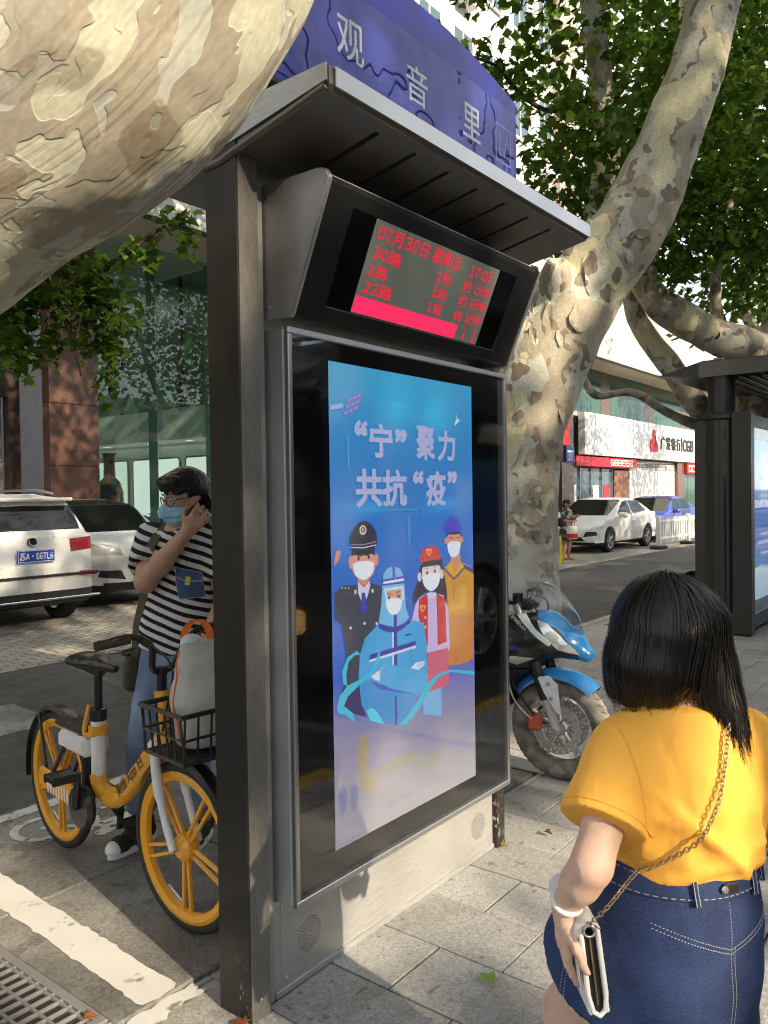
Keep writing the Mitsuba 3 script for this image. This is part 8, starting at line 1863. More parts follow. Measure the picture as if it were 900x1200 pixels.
for s in (-1, 1):
    W(trimesh.creation.icosphere(2, 0.0125).apply_translation((-0.03 + s * 0.030, 0.096, 1.31)), 'eye', 'm_white', smooth=True)
    W(MB().tube([(-0.03 + s * 0.015, 0.112, 1.328), (-0.03 + s * 0.045, 0.104, 1.33)], 0.003, 5), 'eyebrow', 'm_hair')
W(MB().tube(spline([(-0.052, 0.106, 1.235), (-0.03, 0.114, 1.232), (-0.008, 0.106, 1.235)], 8), 0.005, 6), 'mouth', 'm_red', smooth=True)
# shirt
F = Field((-0.42, -0.24, 0.76), (0.36, 0.22, 1.24), 0.007)
F.rings([((-0.012, -0.015, 0.80), 0.128, 0.098, (1, 0, 0)), ((-0.012, -0.015, 0.862), 0.138, 0.107, (1, 0, 0)), ((-0.010, -0.02, 0.895), 0.165, 0.132, (1, 0, 0)), ((-0.010, -0.02, 0.98), 0.172, 0.135, (1, 0, 0)), ((-0.012, -0.018, 1.05), 0.170, 0.125, (1, 0, 0)), ((-0.015, -0.015, 1.10), 0.150, 0.10, (1, 0, 0))], 0.02)
F.chain([Lsh + [0.02, 0, -0.008], (-0.02, -0.02, 1.125), Rsh + [-0.02, 0, -0.005]], [0.066, 0.074, 0.066], 0.03)
F.cone((-0.025, -0.02, 1.13), (-0.028, -0.01, 1.20), 0.085, 0.056, 0.03)
Le, Re = Lsh + (Lel - Lsh) * 0.66, Rsh + (Rel - Rsh) * 0.68
F.cut((0, 0, 1.192), (0, -0.25, 1.0))
ripple(F, (9, 9, 4), 0.008, 4); ripple(F, (24, 24, 7), 0.0035, 6)
# gathers above the waistband and pulls from the shoulders
def folds(P, d):
    x, y, z = P[..., 0], P[..., 1], P[..., 2]
    g = np.exp(-((z - 0.905) / 0.028) ** 2) * 0.005 * np.sin(x * 75 + 5 * meshkit.noise(P * 14, 3))
    e = np.exp(-((z - 0.93 + 0.5 * (x + 0.05)) / 0.018) ** 2) + np.exp(-((z - 0.90 - 0.35 * (x - 0.02)) / 0.014) ** 2) + np.exp(-((z - 1.0 + 0.9 * (x + 0.13)) / 0.016) ** 2) + 0.7 * np.exp(-((x + 0.045 - 0.25 * (z - 0.95)) / 0.014) ** 2) * np.exp(-((z - 0.96) / 0.07) ** 2) + 0.7 * np.exp(-((x - 0.06 + 0.35 * (z - 0.95)) / 0.012) ** 2) * np.exp(-((z - 0.95) / 0.06) ** 2) - 0.6 * np.exp(-((x + 0.105 + 0.12 * (z - 1.0)) / 0.010) ** 2) * (z > 0.99)
    return d - g * (np.abs(y) < 9) - 0.0075 * e * (y < 0.02)
F.apply(folds)
add_sleeve(F, Lsh, Lel, Le, 0.068, 0.088, 3); add_sleeve(F, Rsh, Rel, Re, 0.066, 0.088, 4)
sh = W(F.mesh(1), 'shirt', 'm_yellow_shirt', smooth=True)
FS = F
v = []
for e, s0, r_ in ((Le, Lsh, 0.0805), (Re, Rsh, 0.0805)):
    Mx = axisM(e - nrm(e - s0) * 0.018, nrm(e - s0))
W(MB().tube([np.array((-0.027, -0.012, 1.196)) + np.array((0.056 * math.cos(a), 0.054 * math.sin(a), 0.014 * math.sin(a))) for a in np.linspace(0, 2 * np.pi, 33)], 0.006, 6, caps=False), 'collar', 'm_yellow_shirt', sh, smooth=True)
for sx, a, b in ((-1, Lsh, Le), (1, Rsh, Re)):
    ax_ = nrm(b - a); ring = []
    for q in np.linspace(0, 2 * np.pi, 40):
        p_, q_ = perp(ax_); dd = p_ * math.cos(q) + q_ * math.sin(q)
        ring.append(hit(FS, b - ax_ * 0.018 + dd * 0.13, -dd, 160, 0.13) + dd * 0.0005)
    W(MB().tube(ring, 0.0014, 4, caps=False), 'hem_stitch', 'm_yellow_shirt', sh, smooth=True)
    ring = []
    for q in np.linspace(0, np.pi, 30):
        dd = np.array((-sx * 0.25 * 0, -math.sin(q), math.cos(q))); o = a + np.array((sx * 0.030, 0, -0.015))
        ring.append(hit(FS, o + dd * 0.2, -dd, 200, 0.2) + dd * 0.0004)
    W(MB().tube(ring, 0.0016, 4), 'armhole_seam', 'm_yellow_shirt', sh, smooth=True)
# skirt
F = Field((-0.34, -0.26, 0.34), (0.28, 0.34, 0.90), 0.007)
F.rings([((-0.012, -0.015, 0.862), 0.150, 0.118, (1, 0, 0)), ((-0.014, -0.015, 0.82), 0.156, 0.125, (1, 0, 0)), ((-0.022, -0.012, 0.74), 0.172, 0.145, (1, 0, 0)), ((-0.028, -0.008, 0.64), 0.176, 0.152, (1, 0, 0)), ((-0.03, 0.0, 0.50), 0.176, 0.150, (1, 0, 0)), ((-0.03, 0.0, 0.36), 0.175, 0.150, (1, 0, 0))], 0.02)
F.chain([(-0.08, 0.02, 0.74), (-0.135, 0.08, 0.60), (-0.16, 0.11, 0.46)], [0.11, 0.125, 0.135], 0.05)
F.cut((0, 0, 0.866), (0, 0.10, 1)); F.cut((0, 0, 0.515), (-0.10, 0.54, -0.85))
ripple(F, (7, 7, 3), 0.006, 2)
F.apply(lambda P, d: np.maximum(d, -(d + 0.006)) if False else d)
sk = W(F.mesh(1), 'skirt', 'm_denim', smooth=30)
FK = F
wb = []
for a in np.linspace(0, 2 * np.pi, 61):
    dd = np.array((math.cos(a), math.sin(a), 0)); wb.append([hit(F, np.array((-0.013, -0.015, z)) + dd * 0.3, -dd, 200, 0.3) + dd * 0.0035 for z in (0.818, 0.822, 0.855, 0.861)])
wb = np.array(wb); i, j = np.meshgrid(np.arange(60), np.arange(3), indexing='ij'); q = i * 4 + j
W(MB().add(wb.reshape(-1, 3), np.stack([q, q + 4, q + 5, q + 1], -1).reshape(-1, 4)), 'waistband', 'm_denim', sk, smooth=40)
bk = (0, 1, 0)
st = MB()
def stitch(pts, n=60, r=0.0008, d=bk):
    p = np.array(pts, float); t = np.linspace(0, len(p) - 1, n)
    g = np.stack([np.interp(t, np.arange(len(p)), p[:, k]) for k in range(3)], 1)
    P = np.array([hit(FK, q, d) - nrm(d) * 0.0012 for q in g])
    for k in range(0, n - 1, 2): st.tube(P[k:k + 2], r, 4)
for o in (0.0, 0.009):
    stitch([(-0.16, -0.4, 0.775 - o), (-0.02, -0.4, 0.725 - o), (0.115, -0.4, 0.765 - o)], 110)
    stitch([(-0.02 + o, -0.4, 0.725), (-0.018 + o, -0.4, 0.45)], 100)
    stitch([(-0.5, 0.02 + o, 0.80), (-0.5, 0.04 + o, 0.50)], 90, d=(1, 0, 0))
stitch([(-0.014, -0.4, 0.81), (-0.02, -0.4, 0.73)], 30); 
W(st, 'stitching', 'm_stitch', sk, kind='stuff')
st = MB(); P = wb[:, 0] * 0.2 + wb[:, 1] * 0.8
for z in (1, 2):
    c = wb[:, z] * 1.0
    for k in range(60): st.tube([c[k] + nrm(c[k] - [-0.013, -0.015, c[k][2]]) * 0.001, c[k] * 0.4 + c[k + 1] * 0.6 + nrm(c[k] - [-0.013, -0.015, c[k][2]]) * 0.001], 0.0007, 4)
W(st, 'waistband_stitching', 'm_stitch', sk, kind='stuff')
for x in (-0.085, 0.055, 0.11):
    p = [hit(FK, (x, -0.4, z), bk) - np.array((0, 0.009, 0)) for z in (0.868, 0.85, 0.83, 0.812)]
    v, q = tube(p, 0.005, 6); 
    W((np.array(v), q), 'belt_loop', 'm_denim', sk, smooth=40)
    for o in (-0.0042, 0.0042): W(MB().tube(np.array(p) + [o, -0.0028, 0], 0.0009, 4), 'loop_stitch', 'm_stitch', sk)
tb = hit(FK, (-0.012, -0.4, 0.838), bk)
W(MB().box(tb[0] - 0.018, tb[0] + 0.018, tb[1] - 0.010, tb[1] - 0.004, 0.829, 0.848, 0.002), 'back_tab', 'm_black_matt', sk, label='small black tab with a metal button on the waistband')
W(MB().lathe([(0, 0.004), (0.006, 0.0035), (0.008, 0)], 14, axisM((tb[0] - 0.016, tb[1] - 0.009, 0.838), (0, -1, 0))), 'button', 'm_silver', sk, smooth=40)
# bracelet
W(MB().tube([Lwr + np.array((0.002, -0.006, 0.014)) + 0.0285 * (np.array((1, 0, 0.15)) * math.cos(a) + np.array((0, 0.95, 0.45)) * math.sin(a)) for a in np.linspace(0, 2 * np.pi, 29)], 0.0055, 8, caps=False), 'wristband', 'm_leather_white', smooth=True, label='white band round the left wrist')
# hair: a soft mass with strands laid over it
F = Field((-0.26, -0.26, 0.98), (0.18, 0.20, 1.46), 0.0075)
F.ell((-0.028, 0.012, 1.312), (0.094, 0.112, 0.114), mrot((1, 0, 0), -14)[:3, :3], 0.02)
F.chain([(-0.07, -0.015, 1.32), (-0.098, -0.005, 1.25), (-0.112, 0.01, 1.205)], [0.085, 0.070, 0.048], 0.03)
F.chain([(-0.065, -0.05, 1.30), (-0.080, -0.055, 1.245), (-0.090, -0.050, 1.215)], [0.065, 0.05, 0.03], 0.03)
F.chain([(-0.012, -0.03, 1.32), (0.008, -0.055, 1.24), (0.022, -0.085, 1.18), (0.034, -0.118, 1.13)], [0.080, 0.055, 0.036, 0.016], 0.03)
F.chain([(0.0, 0.0, 1.28), (0.02, 0.0, 1.2)], [0.062, 0.03], 0.03)
F.cut((0, 0, 0), (0, 0, -1)) if False else None
F.apply(lambda P, d: np.maximum(d, np.minimum(P[..., 1] - 0.075, 1.325 - P[..., 2])))
hr = W(F.mesh(2), 'hair', 'm_hair_under', smooth=True)
FH = F; GR = np.gradient(F.d, F.h)
def samp(P):
    c = ((P - FH.lo) / FH.h).T
    return map_coordinates(FH.d, c, order=1, mode='nearest'), np.stack([map_coordinates(g, c, order=1, mode='nearest') for g in GR], 1)
r = R_(55); NS = 5200
a = r.uniform(0, 2 * np.pi, NS); e = np.arccos(r.uniform(-0.25, 1.0, NS))
crown = np.array((-0.035, 0.02, 1.40))
D = np.stack([np.sin(e) * np.cos(a), np.sin(e) * np.sin(a), np.cos(e)], 1)
P = np.array((-0.028, 0.005, 1.315)) + D * 0.12
for _ in range(12):
    d, g = samp(P); g /= np.linalg.norm(g, axis=1, keepdims=True) + 1e-9; P = P - g * d[:, None]
ok = ~((P[:, 1] > 0.068) & (P[:, 2] < 1.335)); P = P[ok]; NS = len(P)
lay = r.uniform(0.0005, 0.009, NS) * r.rand(NS); side = np.where(P[:, 0] < -0.012 + 0.02 * r.randn(NS), -1.0, 1.0)
nst = 34; step = r.uniform(0.0065, 0.0095, NS); paths = [P.copy()]; V = None
ends = np.where(side < 0, r.normal(1.19, 0.022, NS), r.normal(1.11, 0.035, NS))
for k in range(nst):
    d, g = samp(P); gl = np.linalg.norm(g, axis=1, keepdims=True); g = g / (gl + 1e-9)
    away = P - crown; away[:, 2] = 0
    flow = np.c_[side * np.where(P[:, 2] > 1.25, 0.16, np.where(side > 0, 0.06, -0.08)), np.where(side > 0, -0.12, 0.02), -np.ones(NS)] + away * (P[:, 2:3] > 1.34) * 9.0
    flow += 0.10 * (meshkit.noise(P * 26, 5)[:, None] - 0.5) * np.array([3.0, 2.0, 0])
    inside = d < 0.012
    tan = flow - g * np.minimum((flow * g).sum(1, keepdims=True), 0) * inside[:, None]
    tan -= g * (flow * g).sum(1, keepdims=True) * inside[:, None] * 0.5
    tan /= np.linalg.norm(tan, axis=1, keepdims=True) + 1e-9
    V = tan if V is None else 0.55 * V + 0.45 * tan; V /= np.linalg.norm(V, axis=1, keepdims=True)
    go = (P[:, 2] > ends)[:, None] * 1.0
    P = P + V * step[:, None] * go
    d, g = samp(P); g = g / (np.linalg.norm(g, axis=1, keepdims=True) + 1e-9)
    P = P + g * np.maximum(lay - d, 0)[:, None] * go
    P = P - g * np.clip(d - lay - 0.002, 0, 0.02)[:, None] * 0.5 * go * (P[:, 2] > 1.16)[:, None]
    paths.append(P.copy())
PA = np.stack(paths, 1)                                   # strands x points x 3
lead = r.choice(NS, 300, False); near = cKDTree(PA[lead, 6]).query(PA[:, 6])[1]
tt = np.linspace(0, 1, nst + 1)[None, :, None]; LPth = PA[lead][near]
PA = PA + (LPth - PA) * np.clip(0.62 * tt ** 1.1, 0, 1) * r.uniform(0.5, 1.0, (NS, 1, 1)) * (np.linalg.norm(LPth - PA, axis=2, keepdims=True) < 0.06)
ph = r.uniform(0, 6.28, 300)[near]; am = r.uniform(0.001, 0.006, 300)[near]
wave = np.stack([np.cos(ph), 0.5 * np.sin(ph), 0 * ph], 1)[:, None, :] * (am[:, None, None] * tt * np.sin(tt * 9 + ph[:, None, None]))
PA = PA + wave
fly = r.rand(NS) < 0.03
PA[fly] += (r.randn(fly.sum(), 1, 3) * [0.016, 0.010, 0.008]) * tt ** 2
TN = np.gradient(PA, axis=1); 
_, g = samp(PA.reshape(-1, 3)); g = g.reshape(PA.shape)
SD = np.cross(TN, g + 1e-6); SD /= np.linalg.norm(SD, axis=2, keepdims=True) + 1e-9
wd = (0.0007 + 0.0007 * r.rand(NS))[:, None, None] * np.linspace(1, 0.25, nst + 1)[None, :, None]
v = np.concatenate([PA - SD * wd, PA + SD * wd], 1); n_ = nst + 1
k = np.arange(nst); f0 = np.stack([k, k + 1, k + 1 + n_, k + n_], 1)
ff = (f0[None] + (np.arange(NS) * 2 * n_)[:, None, None]).reshape(-1, 4)
W(MB().add(v.reshape(-1, 3), ff), 'strands', 'm_hair', hr, smooth=True, kind='stuff')
# handbag with flap and chain
BG = thing('handbag', 'small white leather handbag with a black bow and a chain strap, held by the woman', 'handbag')
BMx = MW @ mtrans(-0.222, 0.012, 0.70) @ mrot((0, 0, 1), -18) @ mrot((0, 1, 0), -7)
Bp = lambda m, n, mt, parent=BG, **k_: put(m, mt, BMx, parent=parent, name=n, **k_)
v, q = cbox(-0.008, 0.0, -0.10, 0.10, -0.09, 0.075, 0.003); Bp((v, q), 'inner_panel', 'm_leather_white')
v, q = cbox(-0.040, -0.032, -0.10, 0.10, -0.09, 0.072, 0.003); v = np.array(v); v[:, 0] -= 0.0 ; Bp((v, q), 'outer_panel', 'm_leather_white')
Bp(MB().tube([(-0.036, -0.099, 0.07), (-0.037, -0.099, -0.05), (-0.032, -0.099, -0.082), (-0.020, -0.099, -0.092), (-0.008, -0.099, -0.082), (-0.003, -0.099, -0.05), (-0.004, -0.099, 0.072)], 0.005, 8), 'edge', 'm_leather_white', smooth=True)
Bp(MB().box(-0.031, -0.009, -0.094, 0.094, -0.085, 0.06), 'lining', 'm_black_matt')
Bp(MB().tube([(-0.020, -0.098, 0.06), (-0.021, -0.099, -0.07)], 0.0016, 5), 'zip', 'm_gold')
fl = np.array([(-0.001, 0.078), (-0.012, 0.088), (-0.030, 0.087), (-0.044, 0.076), (-0.049, 0.04), (-0.049, -0.02)])
g = np.array([[(x, y, z - (0.02 * (abs(y) / 0.1) ** 2 if k == 5 else 0)) for y in np.linspace(-0.104, 0.104, 9)] for k, (x, z) in enumerate(spline(np.c_[fl, np.zeros(6)], 14)[:, :2])for k in [5 * (k == 13)]])
i, j = np.meshgrid(np.arange(13), np.arange(8), indexing='ij'); q = i * 9 + j
Bp(MB().add(g.reshape(-1, 3), np.stack([q, q + 1, q + 10, q + 9], -1).reshape(-1, 4)).add(g.reshape(-1, 3) + [0.003, 0, -0.003], np.stack([q, q + 9, q + 10, q + 1], -1).reshape(-1, 4)), 'flap', 'm_leather_white', smooth=True)
for s in (-1, 1):
    w_ = [(-0.053, -0.045, 0.03 + 0.0), (-0.054, -0.045 + s * 0.022, 0.03 + 0.018), (-0.054, -0.045 + s * 0.026, 0.012)]
    Bp((np.array(w_ + [(x + 0.004, y, z) for x, y, z in w_]), np.array([[0, 1, 2], [5, 4, 3], [0, 3, 4], [0, 4, 1], [1, 4, 5], [1, 5, 2], [2, 5, 3], [2, 3, 0]])), 'bow', 'm_black_matt')
    Bp(MB().box(-0.054, -0.050, -0.045 + s * 0.008 - 0.005, -0.045 + s * 0.008 + 0.005, -0.02, 0.03, 0.001), 'bow_tail', 'm_black_matt')
Bp(MB().tube([(-0.02 + 0.011 * math.cos(a), -0.104, 0.075 + 0.011 * math.sin(a)) for a in np.linspace(0, 6.283, 17)], 0.0022, 6, caps=False), 'ring', 'm_silver', smooth=True)
inv = np.linalg.inv(MW)
a0 = (inv @ BMx @ np.array((-0.02, -0.104, 0.088, 1)))[:3]
ctrl = [(-0.155, 0.885), (-0.087, 0.962), (-0.04, 1.046), (-0.012, 1.115), (0.02, 1.160), (0.05, 1.17)]
back = lambda x, z: min(hit(G_, (x, -0.4, z), bk)[1] if z < 0.875 or G_ is FS else 0.0 for G_ in (FS, FK)) - 0.007
cp_ = [a0, a0 + [0.022, -0.022, 0.035]] + [np.array((x, back(x, z), z)) for x, z in ctrl] + [(0.075, 0.0, 1.165), (0.08, 0.09, 1.12)]
pth = spline(np.array(cp_), 400)
on_ = [k for k in range(400) if pth[k, 2] < 1.15 and pth[k, 1] < -0.05 and pth[k, 0] > -0.165]
yy = np.array([min(pth[k, 1], back(pth[k, 0], pth[k, 2])) for k in on_])
yy = np.array([yy[max(0, k - 9):k + 10].min() for k in range(len(yy))]); yy = np.convolve(np.pad(yy, 10, mode='edge'), np.ones(21) / 21, mode='valid')
pth[on_, 1] = yy
seg = np.concatenate([[0], np.cumsum(np.linalg.norm(np.diff(pth, axis=0), axis=1))]); nl = int(seg[-1] / 0.0085)
lp = np.stack([np.interp(np.linspace(0, seg[-1], nl), seg, pth[:, k]) for k in range(3)], 1); lt = np.gradient(lp, axis=0)
ch = MB(); ring = np.array([(0.0062 * math.cos(a), 0.0040 * math.sin(a), 0) for a in np.linspace(0, 2 * np.pi, 11)])
for k in range(nl):
    x, y = perp(lt[k]); x, y = (x, y) if k % 2 else (y, x)
    ch.tube(lp[k] + ring[:, :1] * nrm(lt[k]) + ring[:, 1:2] * x, 0.0013, 5, caps=False)
put(ch, 'm_gold', MW, parent=BG, name='chain_strap', smooth=True, kind='stuff')
# ---------------------------------------------- man with a phone
MN = thing('person', 'man in a striped shirt and blue mask on the phone behind the yellow bicycle', 'person')
MMn = frame((-0.923, 3.632, 0.014), y=(-0.35, -0.94))
Mm = lambda m, n, mt, parent=MN, **k: put(m, mt, MMn, parent=parent, name=n, **k)
hx = np.array((-0.045, 0.02, 1.572))
Hm = (mrot((0, 0, 1), -28) @ mrot((1, 0, 0), -10))[:3, :3]      # head turned to his right, chin a little down
hp = lambda x, y, z: hx + Hm @ np.array((x, y, z))
F = Field((-0.42, -0.30, -0.02), (0.36, 0.36, 1.78), 0.0105)
X = (1, 0, 0)
F.rings([((0.03, 0.0, 0.86), 0.155, 0.115, X), ((0.03, 0.0, 0.98), 0.15, 0.11, X), ((0.0, 0.01, 1.22), 0.16, 0.105, X), ((-0.01, 0.01, 1.37), 0.165, 0.10, X), ((-0.03, 0.0, 1.44), 0.09, 0.07, X)], 0.03)
F.chain([(-0.035, -0.01, 1.42), hp(0, -0.02, -0.08)], [0.062, 0.056], 0.03)
F.ell(hp(0, 0, 0.03), (0.080, 0.098, 0.108), Hm, 0.03); F.ell(hp(0, 0.035, -0.05), (0.062, 0.068, 0.062), Hm, 0.03)
F.chain([hp(0, 0.098, 0.012), hp(0, 0.116, -0.022)], [0.011, 0.016], 0.014)
for s in (-1, 1): F.ell(hp(s * 0.083, 0.0, 0.0), (0.012, 0.022, 0.034), Hm, 0.008)
Sr, Er, Wr = np.array((0.140, 0.035, 1.405)), np.array((0.062, 0.184, 1.222)), np.array((-0.135, 0.165, 1.432))
F.chain([Sr, Er], [0.056, 0.047], 0.02); F.chain([Er, Er * 0.6 + Wr * 0.4, Wr], [0.046, 0.047, 0.029], 0.02)
hand_field(F, Wr, (-0.50, -0.36, 0.78), (0.57, -0.82, 0.0), 1.05, (12, 30, 24), 5, thumb=-1)
Sl, El, Wl = np.array((-0.175, 0.0, 1.39)), np.array((-0.235, 0.02, 1.13)), np.array((-0.20, 0.15, 0.95))
F.chain([Sl, El], [0.054, 0.044], 0.02); F.chain([El, Wl], [0.043, 0.028], 0.02)
hand_field(F, Wl, (0.1, 0.5, -0.8), (0.9, 0.0, 0.0), 1.05, (24, 30, 22), 5, thumb=1)
F.chain([(0.11, 0.0, 0.88), (0.155, 0.085, 0.48), (0.21, 0.06, 0.10)], [0.10, 0.062, 0.042], 0.03); F.chain([(-0.045, 0.0, 0.88), (-0.04, 0.02, 0.48), (-0.02, -0.10, 0.10)], [0.10, 0.062, 0.042], 0.03)
Mm(F.mesh(2), 'body', 'm_skin_man', smooth=True)
# face parts
for s in (-1, 1):
    Mm(trimesh.creation.icosphere(2, 0.0125).apply_translation(hp(s * 0.033, 0.080, 0.022)), 'eye', 'm_white', smooth=True)
    Mm(trimesh.creation.icosphere(2, 0.0062).apply_translation(hp(s * 0.033, 0.0885, 0.019)), 'iris', 'm_black_gloss', smooth=True)
    Mm(MB().tube(spline([hp(s * 0.016, 0.098, 0.044), hp(s * 0.034, 0.096, 0.051), hp(s * 0.054, 0.082, 0.046)], 10), [0.003] * 5 + [0.002] * 5, 6), 'eyebrow', 'm_hair', smooth=True)
gl = Mm(MB().tube([hp(-0.010, 0.108, 0.020), hp(0.010, 0.108, 0.020)], 0.0022, 6), 'glasses', 'm_black_gloss', label='black-framed glasses')
for s in (-1, 1):
    Mm(MB().tube([hp(s * (0.036 + 0.026 * math.cos(a)), 0.105 - 0.012 * ((0.036 + 0.026 * math.cos(a)) / 0.06) ** 2, 0.016 + 0.021 * math.sin(a)) for a in np.linspace(0, 2 * np.pi, 25)], 0.0025, 6, caps=False), 'rim', 'm_black_gloss', gl, smooth=True)
    Mm(MB().tube([hp(s * 0.062, 0.094, 0.022), hp(s * 0.083, 0.04, 0.022), hp(s * 0.088, -0.01, 0.018)], 0.002, 6), 'temple', 'm_black_gloss', gl)
G = Field(hx - 0.2, hx + 0.2, 0.006)
G.ell(hp(0, 0, 0.03), (0.084, 0.102, 0.11), Hm, 0.03); G.ell(hp(0, 0.040, -0.048), (0.072, 0.080, 0.068), Hm, 0.03); G.chain([hp(0, 0.10, 0.012), hp(0, 0.122, -0.03)], [0.016, 0.026], 0.03)
def mask_cut(P, d):
    q = (P - hx) @ Hm
    c = np.maximum(np.maximum(q[..., 2] - (0.004 - 0.35 * np.abs(q[..., 0])), -0.092 - q[..., 2]), 0.030 - q[..., 1] + 0.0 * q[..., 2])
    pleat = 0.0022 * np.sin(q[..., 2] * 240)
    return np.maximum(d - pleat, c)
G.apply(mask_cut)
mat('m_mask', (0.30, 0.56, 0.70), 0.7)
mk = Mm(G.mesh(1), 'face_mask', 'm_mask', smooth=True, label='light blue face mask')
for s in (-1, 1):
    Mm(MB().tube(spline([hp(s * 0.070, 0.04, -0.006), hp(s * 0.084, 0.0, 0.03), hp(s * 0.092, -0.022, 0.01), hp(s * 0.084, -0.01, -0.03), hp(s * 0.068, 0.035, -0.06)], 20), 0.0013, 5), 'ear_loop', 'm_white', mk)
G = Field(hx - 0.22, hx + 0.22, 0.007)
G.ell(hp(0, -0.010, 0.045), (0.096, 0.116, 0.112), Hm, 0.03); G.ell(hp(0, -0.045, -0.02), (0.082, 0.072, 0.080), Hm, 0.03); G.ell(hp(0.0, 0.066, 0.098), (0.078, 0.052, 0.036), Hm, 0.02)
def hair_cut(P, d):
    q = (P - hx) @ Hm
    n = 0.006 * (meshkit.noise(P * np.array([70, 70, 40]), 3) - 0.5) + 0.004 * (meshkit.noise(P * 150, 4) - 0.5)
    fr = 0.060 + 0.010 * np.sin(q[..., 0] * 130) + 0.2 * q[..., 0]
    face = np.minimum(q[..., 1] - 0.030, fr - q[..., 2])
    ear = np.minimum(np.minimum(q[..., 1] + 0.030, 0.022 - q[..., 2]), np.abs(q[..., 0]) - 0.058)
    return np.maximum(np.maximum(d + n, np.maximum(face, ear)), -0.082 - q[..., 2])
G.apply(hair_cut)
Mm(G.mesh(1), 'hair', 'm_hair', smooth=True)
# striped shirt
O2, X2 = MMn[:3, 3], MMn[:3, 0]
Y2 = MMn[:3, 1]
def t_stripe(p, n, uv):
    x = (p.x - float(O2[0])) * float(X2[0]) + (p.y - float(O2[1])) * float(X2[1])
    y = (p.x - float(O2[0])) * float(Y2[0]) + (p.y - float(O2[1])) * float(Y2[1])
    c = (p.z - 0.34 * x - 0.10 * y + 0.012 * (noise(p.x * 9, p.y * 9, p.z * 5) - 0.5)) / 0.0415
    f = c - dr.floor(c)
    w = smoothstep(0.50, 0.53, f) * smoothstep(1.0, 0.97, f)
    g = noise(p.x * 500, p.y * 500, p.z * 500)
    return mix((0.62, 0.61, 0.60), (0.012, 0.013, 0.02), w) * (0.88 + 0.2 * g)
mat('m_stripes', mikit.proc(t_stripe), 0.8, spec=0.2)
F = Field((-0.42, -0.26, 0.82), (0.36, 0.34, 1.50), 0.009)
F.rings([((0.035, 0.01, 0.885), 0.188, 0.145, X), ((0.03, 0.012, 1.0), 0.182, 0.140, X), ((0.005, 0.016, 1.22), 0.178, 0.128, X), ((-0.008, 0.012, 1.36), 0.178, 0.118, X), ((-0.02, 0.005, 1.425), 0.13, 0.09, X)], 0.03)
F.chain([Sr + [-0.02, 0, 0.0], (-0.03, -0.005, 1.425), Sl + [0.02, 0, 0]], [0.066, 0.075, 0.066], 0.03); F.cone((-0.032, 0, 1.42), (-0.036, 0.005, 1.475), 0.085, 0.068, 0.03)
Se, Sf = Sr + (Er - Sr) * 0.68, Sl + (El - Sl) * 0.62
F.cut((0, 0, 0.90), (0.12, 0, -1)); F.cut((0, 0, 1.462), (0, 0.25, 1))
ripple(F, (8, 8, 4), 0.010, 8); ripple(F, (22, 22, 9), 0.004, 9)
add_sleeve(F, Sr, Er, Se, 0.074, 0.090, 5); add_sleeve(F, Sl, El, Sf, 0.070, 0.086, 6)
sh2 = Mm(F.mesh(1), 'shirt', 'm_stripes', smooth=True); FT = F
Mm(MB().tube([np.array((-0.036, 0.008, 1.462)) + np.array((0.070 * math.cos(a), 0.068 * math.sin(a), -0.018 * math.sin(a))) for a in np.linspace(0, 2 * np.pi, 33)], 0.010, 8, caps=False), 'collar', 'm_black_matt', sh2, smooth=True)
fd = (0, -1, 0)
def quad_grid(c, n=10):
    c = np.array(c, float); u = np.linspace(0, 1, n)
    return np.array([[(c[0] * (1 - a) + c[1] * a) * (1 - b) + (c[3] * (1 - a) + c[2] * a) * b for b in u] for a in u])
pk = [(-0.060, 0.5, 1.285), (-0.165, 0.5, 1.258), (-0.160, 0.5, 1.150), (-0.075, 0.5, 1.145)]
mat('m_pocket', (0.055, 0.10, 0.22), 0.8)
mat('m_tag', (0.60, 0.62, 0.05), 0.5)
po = Mm(patch(FT, quad_grid(pk), 0.006, fd), 'pocket', 'm_pocket', sh2, smooth=True, label='blue denim chest pocket with a yellow tag')
Mm(line_on(FT, [(-0.063, 0.5, 1.245), (-0.113, 0.5, 1.222), (-0.163, 0.5, 1.222)], fd, 0.008, 0.0025), 'pocket_flap_edge', 'm_stitch', sh2)
Mm(line_on(FT, pk + pk[:1], fd, 0.0065, 0.0015, 60), 'pocket_stitching', 'm_stitch', sh2)
Mm(patch(FT, quad_grid([(-0.106, 0.5, 1.245), (-0.124, 0.5, 1.242), (-0.121, 0.5, 1.205), (-0.103, 0.5, 1.208)], 5), 0.010, fd), 'tag', 'm_tag', sh2)
# trousers and shoes
F = Field((-0.24, -0.24, 0.06), (0.36, 0.28, 0.98), 0.010)
F.rings([((0.03, 0.0, 0.955), 0.16, 0.122, X), ((0.032, 0.0, 0.86), 0.172, 0.132, X), ((0.035, 0.0, 0.80), 0.168, 0.128, X)], 0.02)
F.chain([(0.115, 0.0, 0.82), (0.155, 0.085, 0.48), (0.195, 0.07, 0.20)], [0.108, 0.082, 0.074], 0.03); F.chain([(-0.048, 0.0, 0.82), (-0.04, 0.02, 0.48), (-0.028, -0.07, 0.20)], [0.106, 0.08, 0.074], 0.03)
ripple(F, (9, 9, 6), 0.010, 3); ripple(F, (26, 26, 14), 0.004, 4); F.cut((0, 0, 0.155), (0, 0, -1))
Mm(F.mesh(1), 'jeans', 'm_jeans', smooth=True)
mat('m_canvas_black', (0.02, 0.02, 0.022), 0.8)
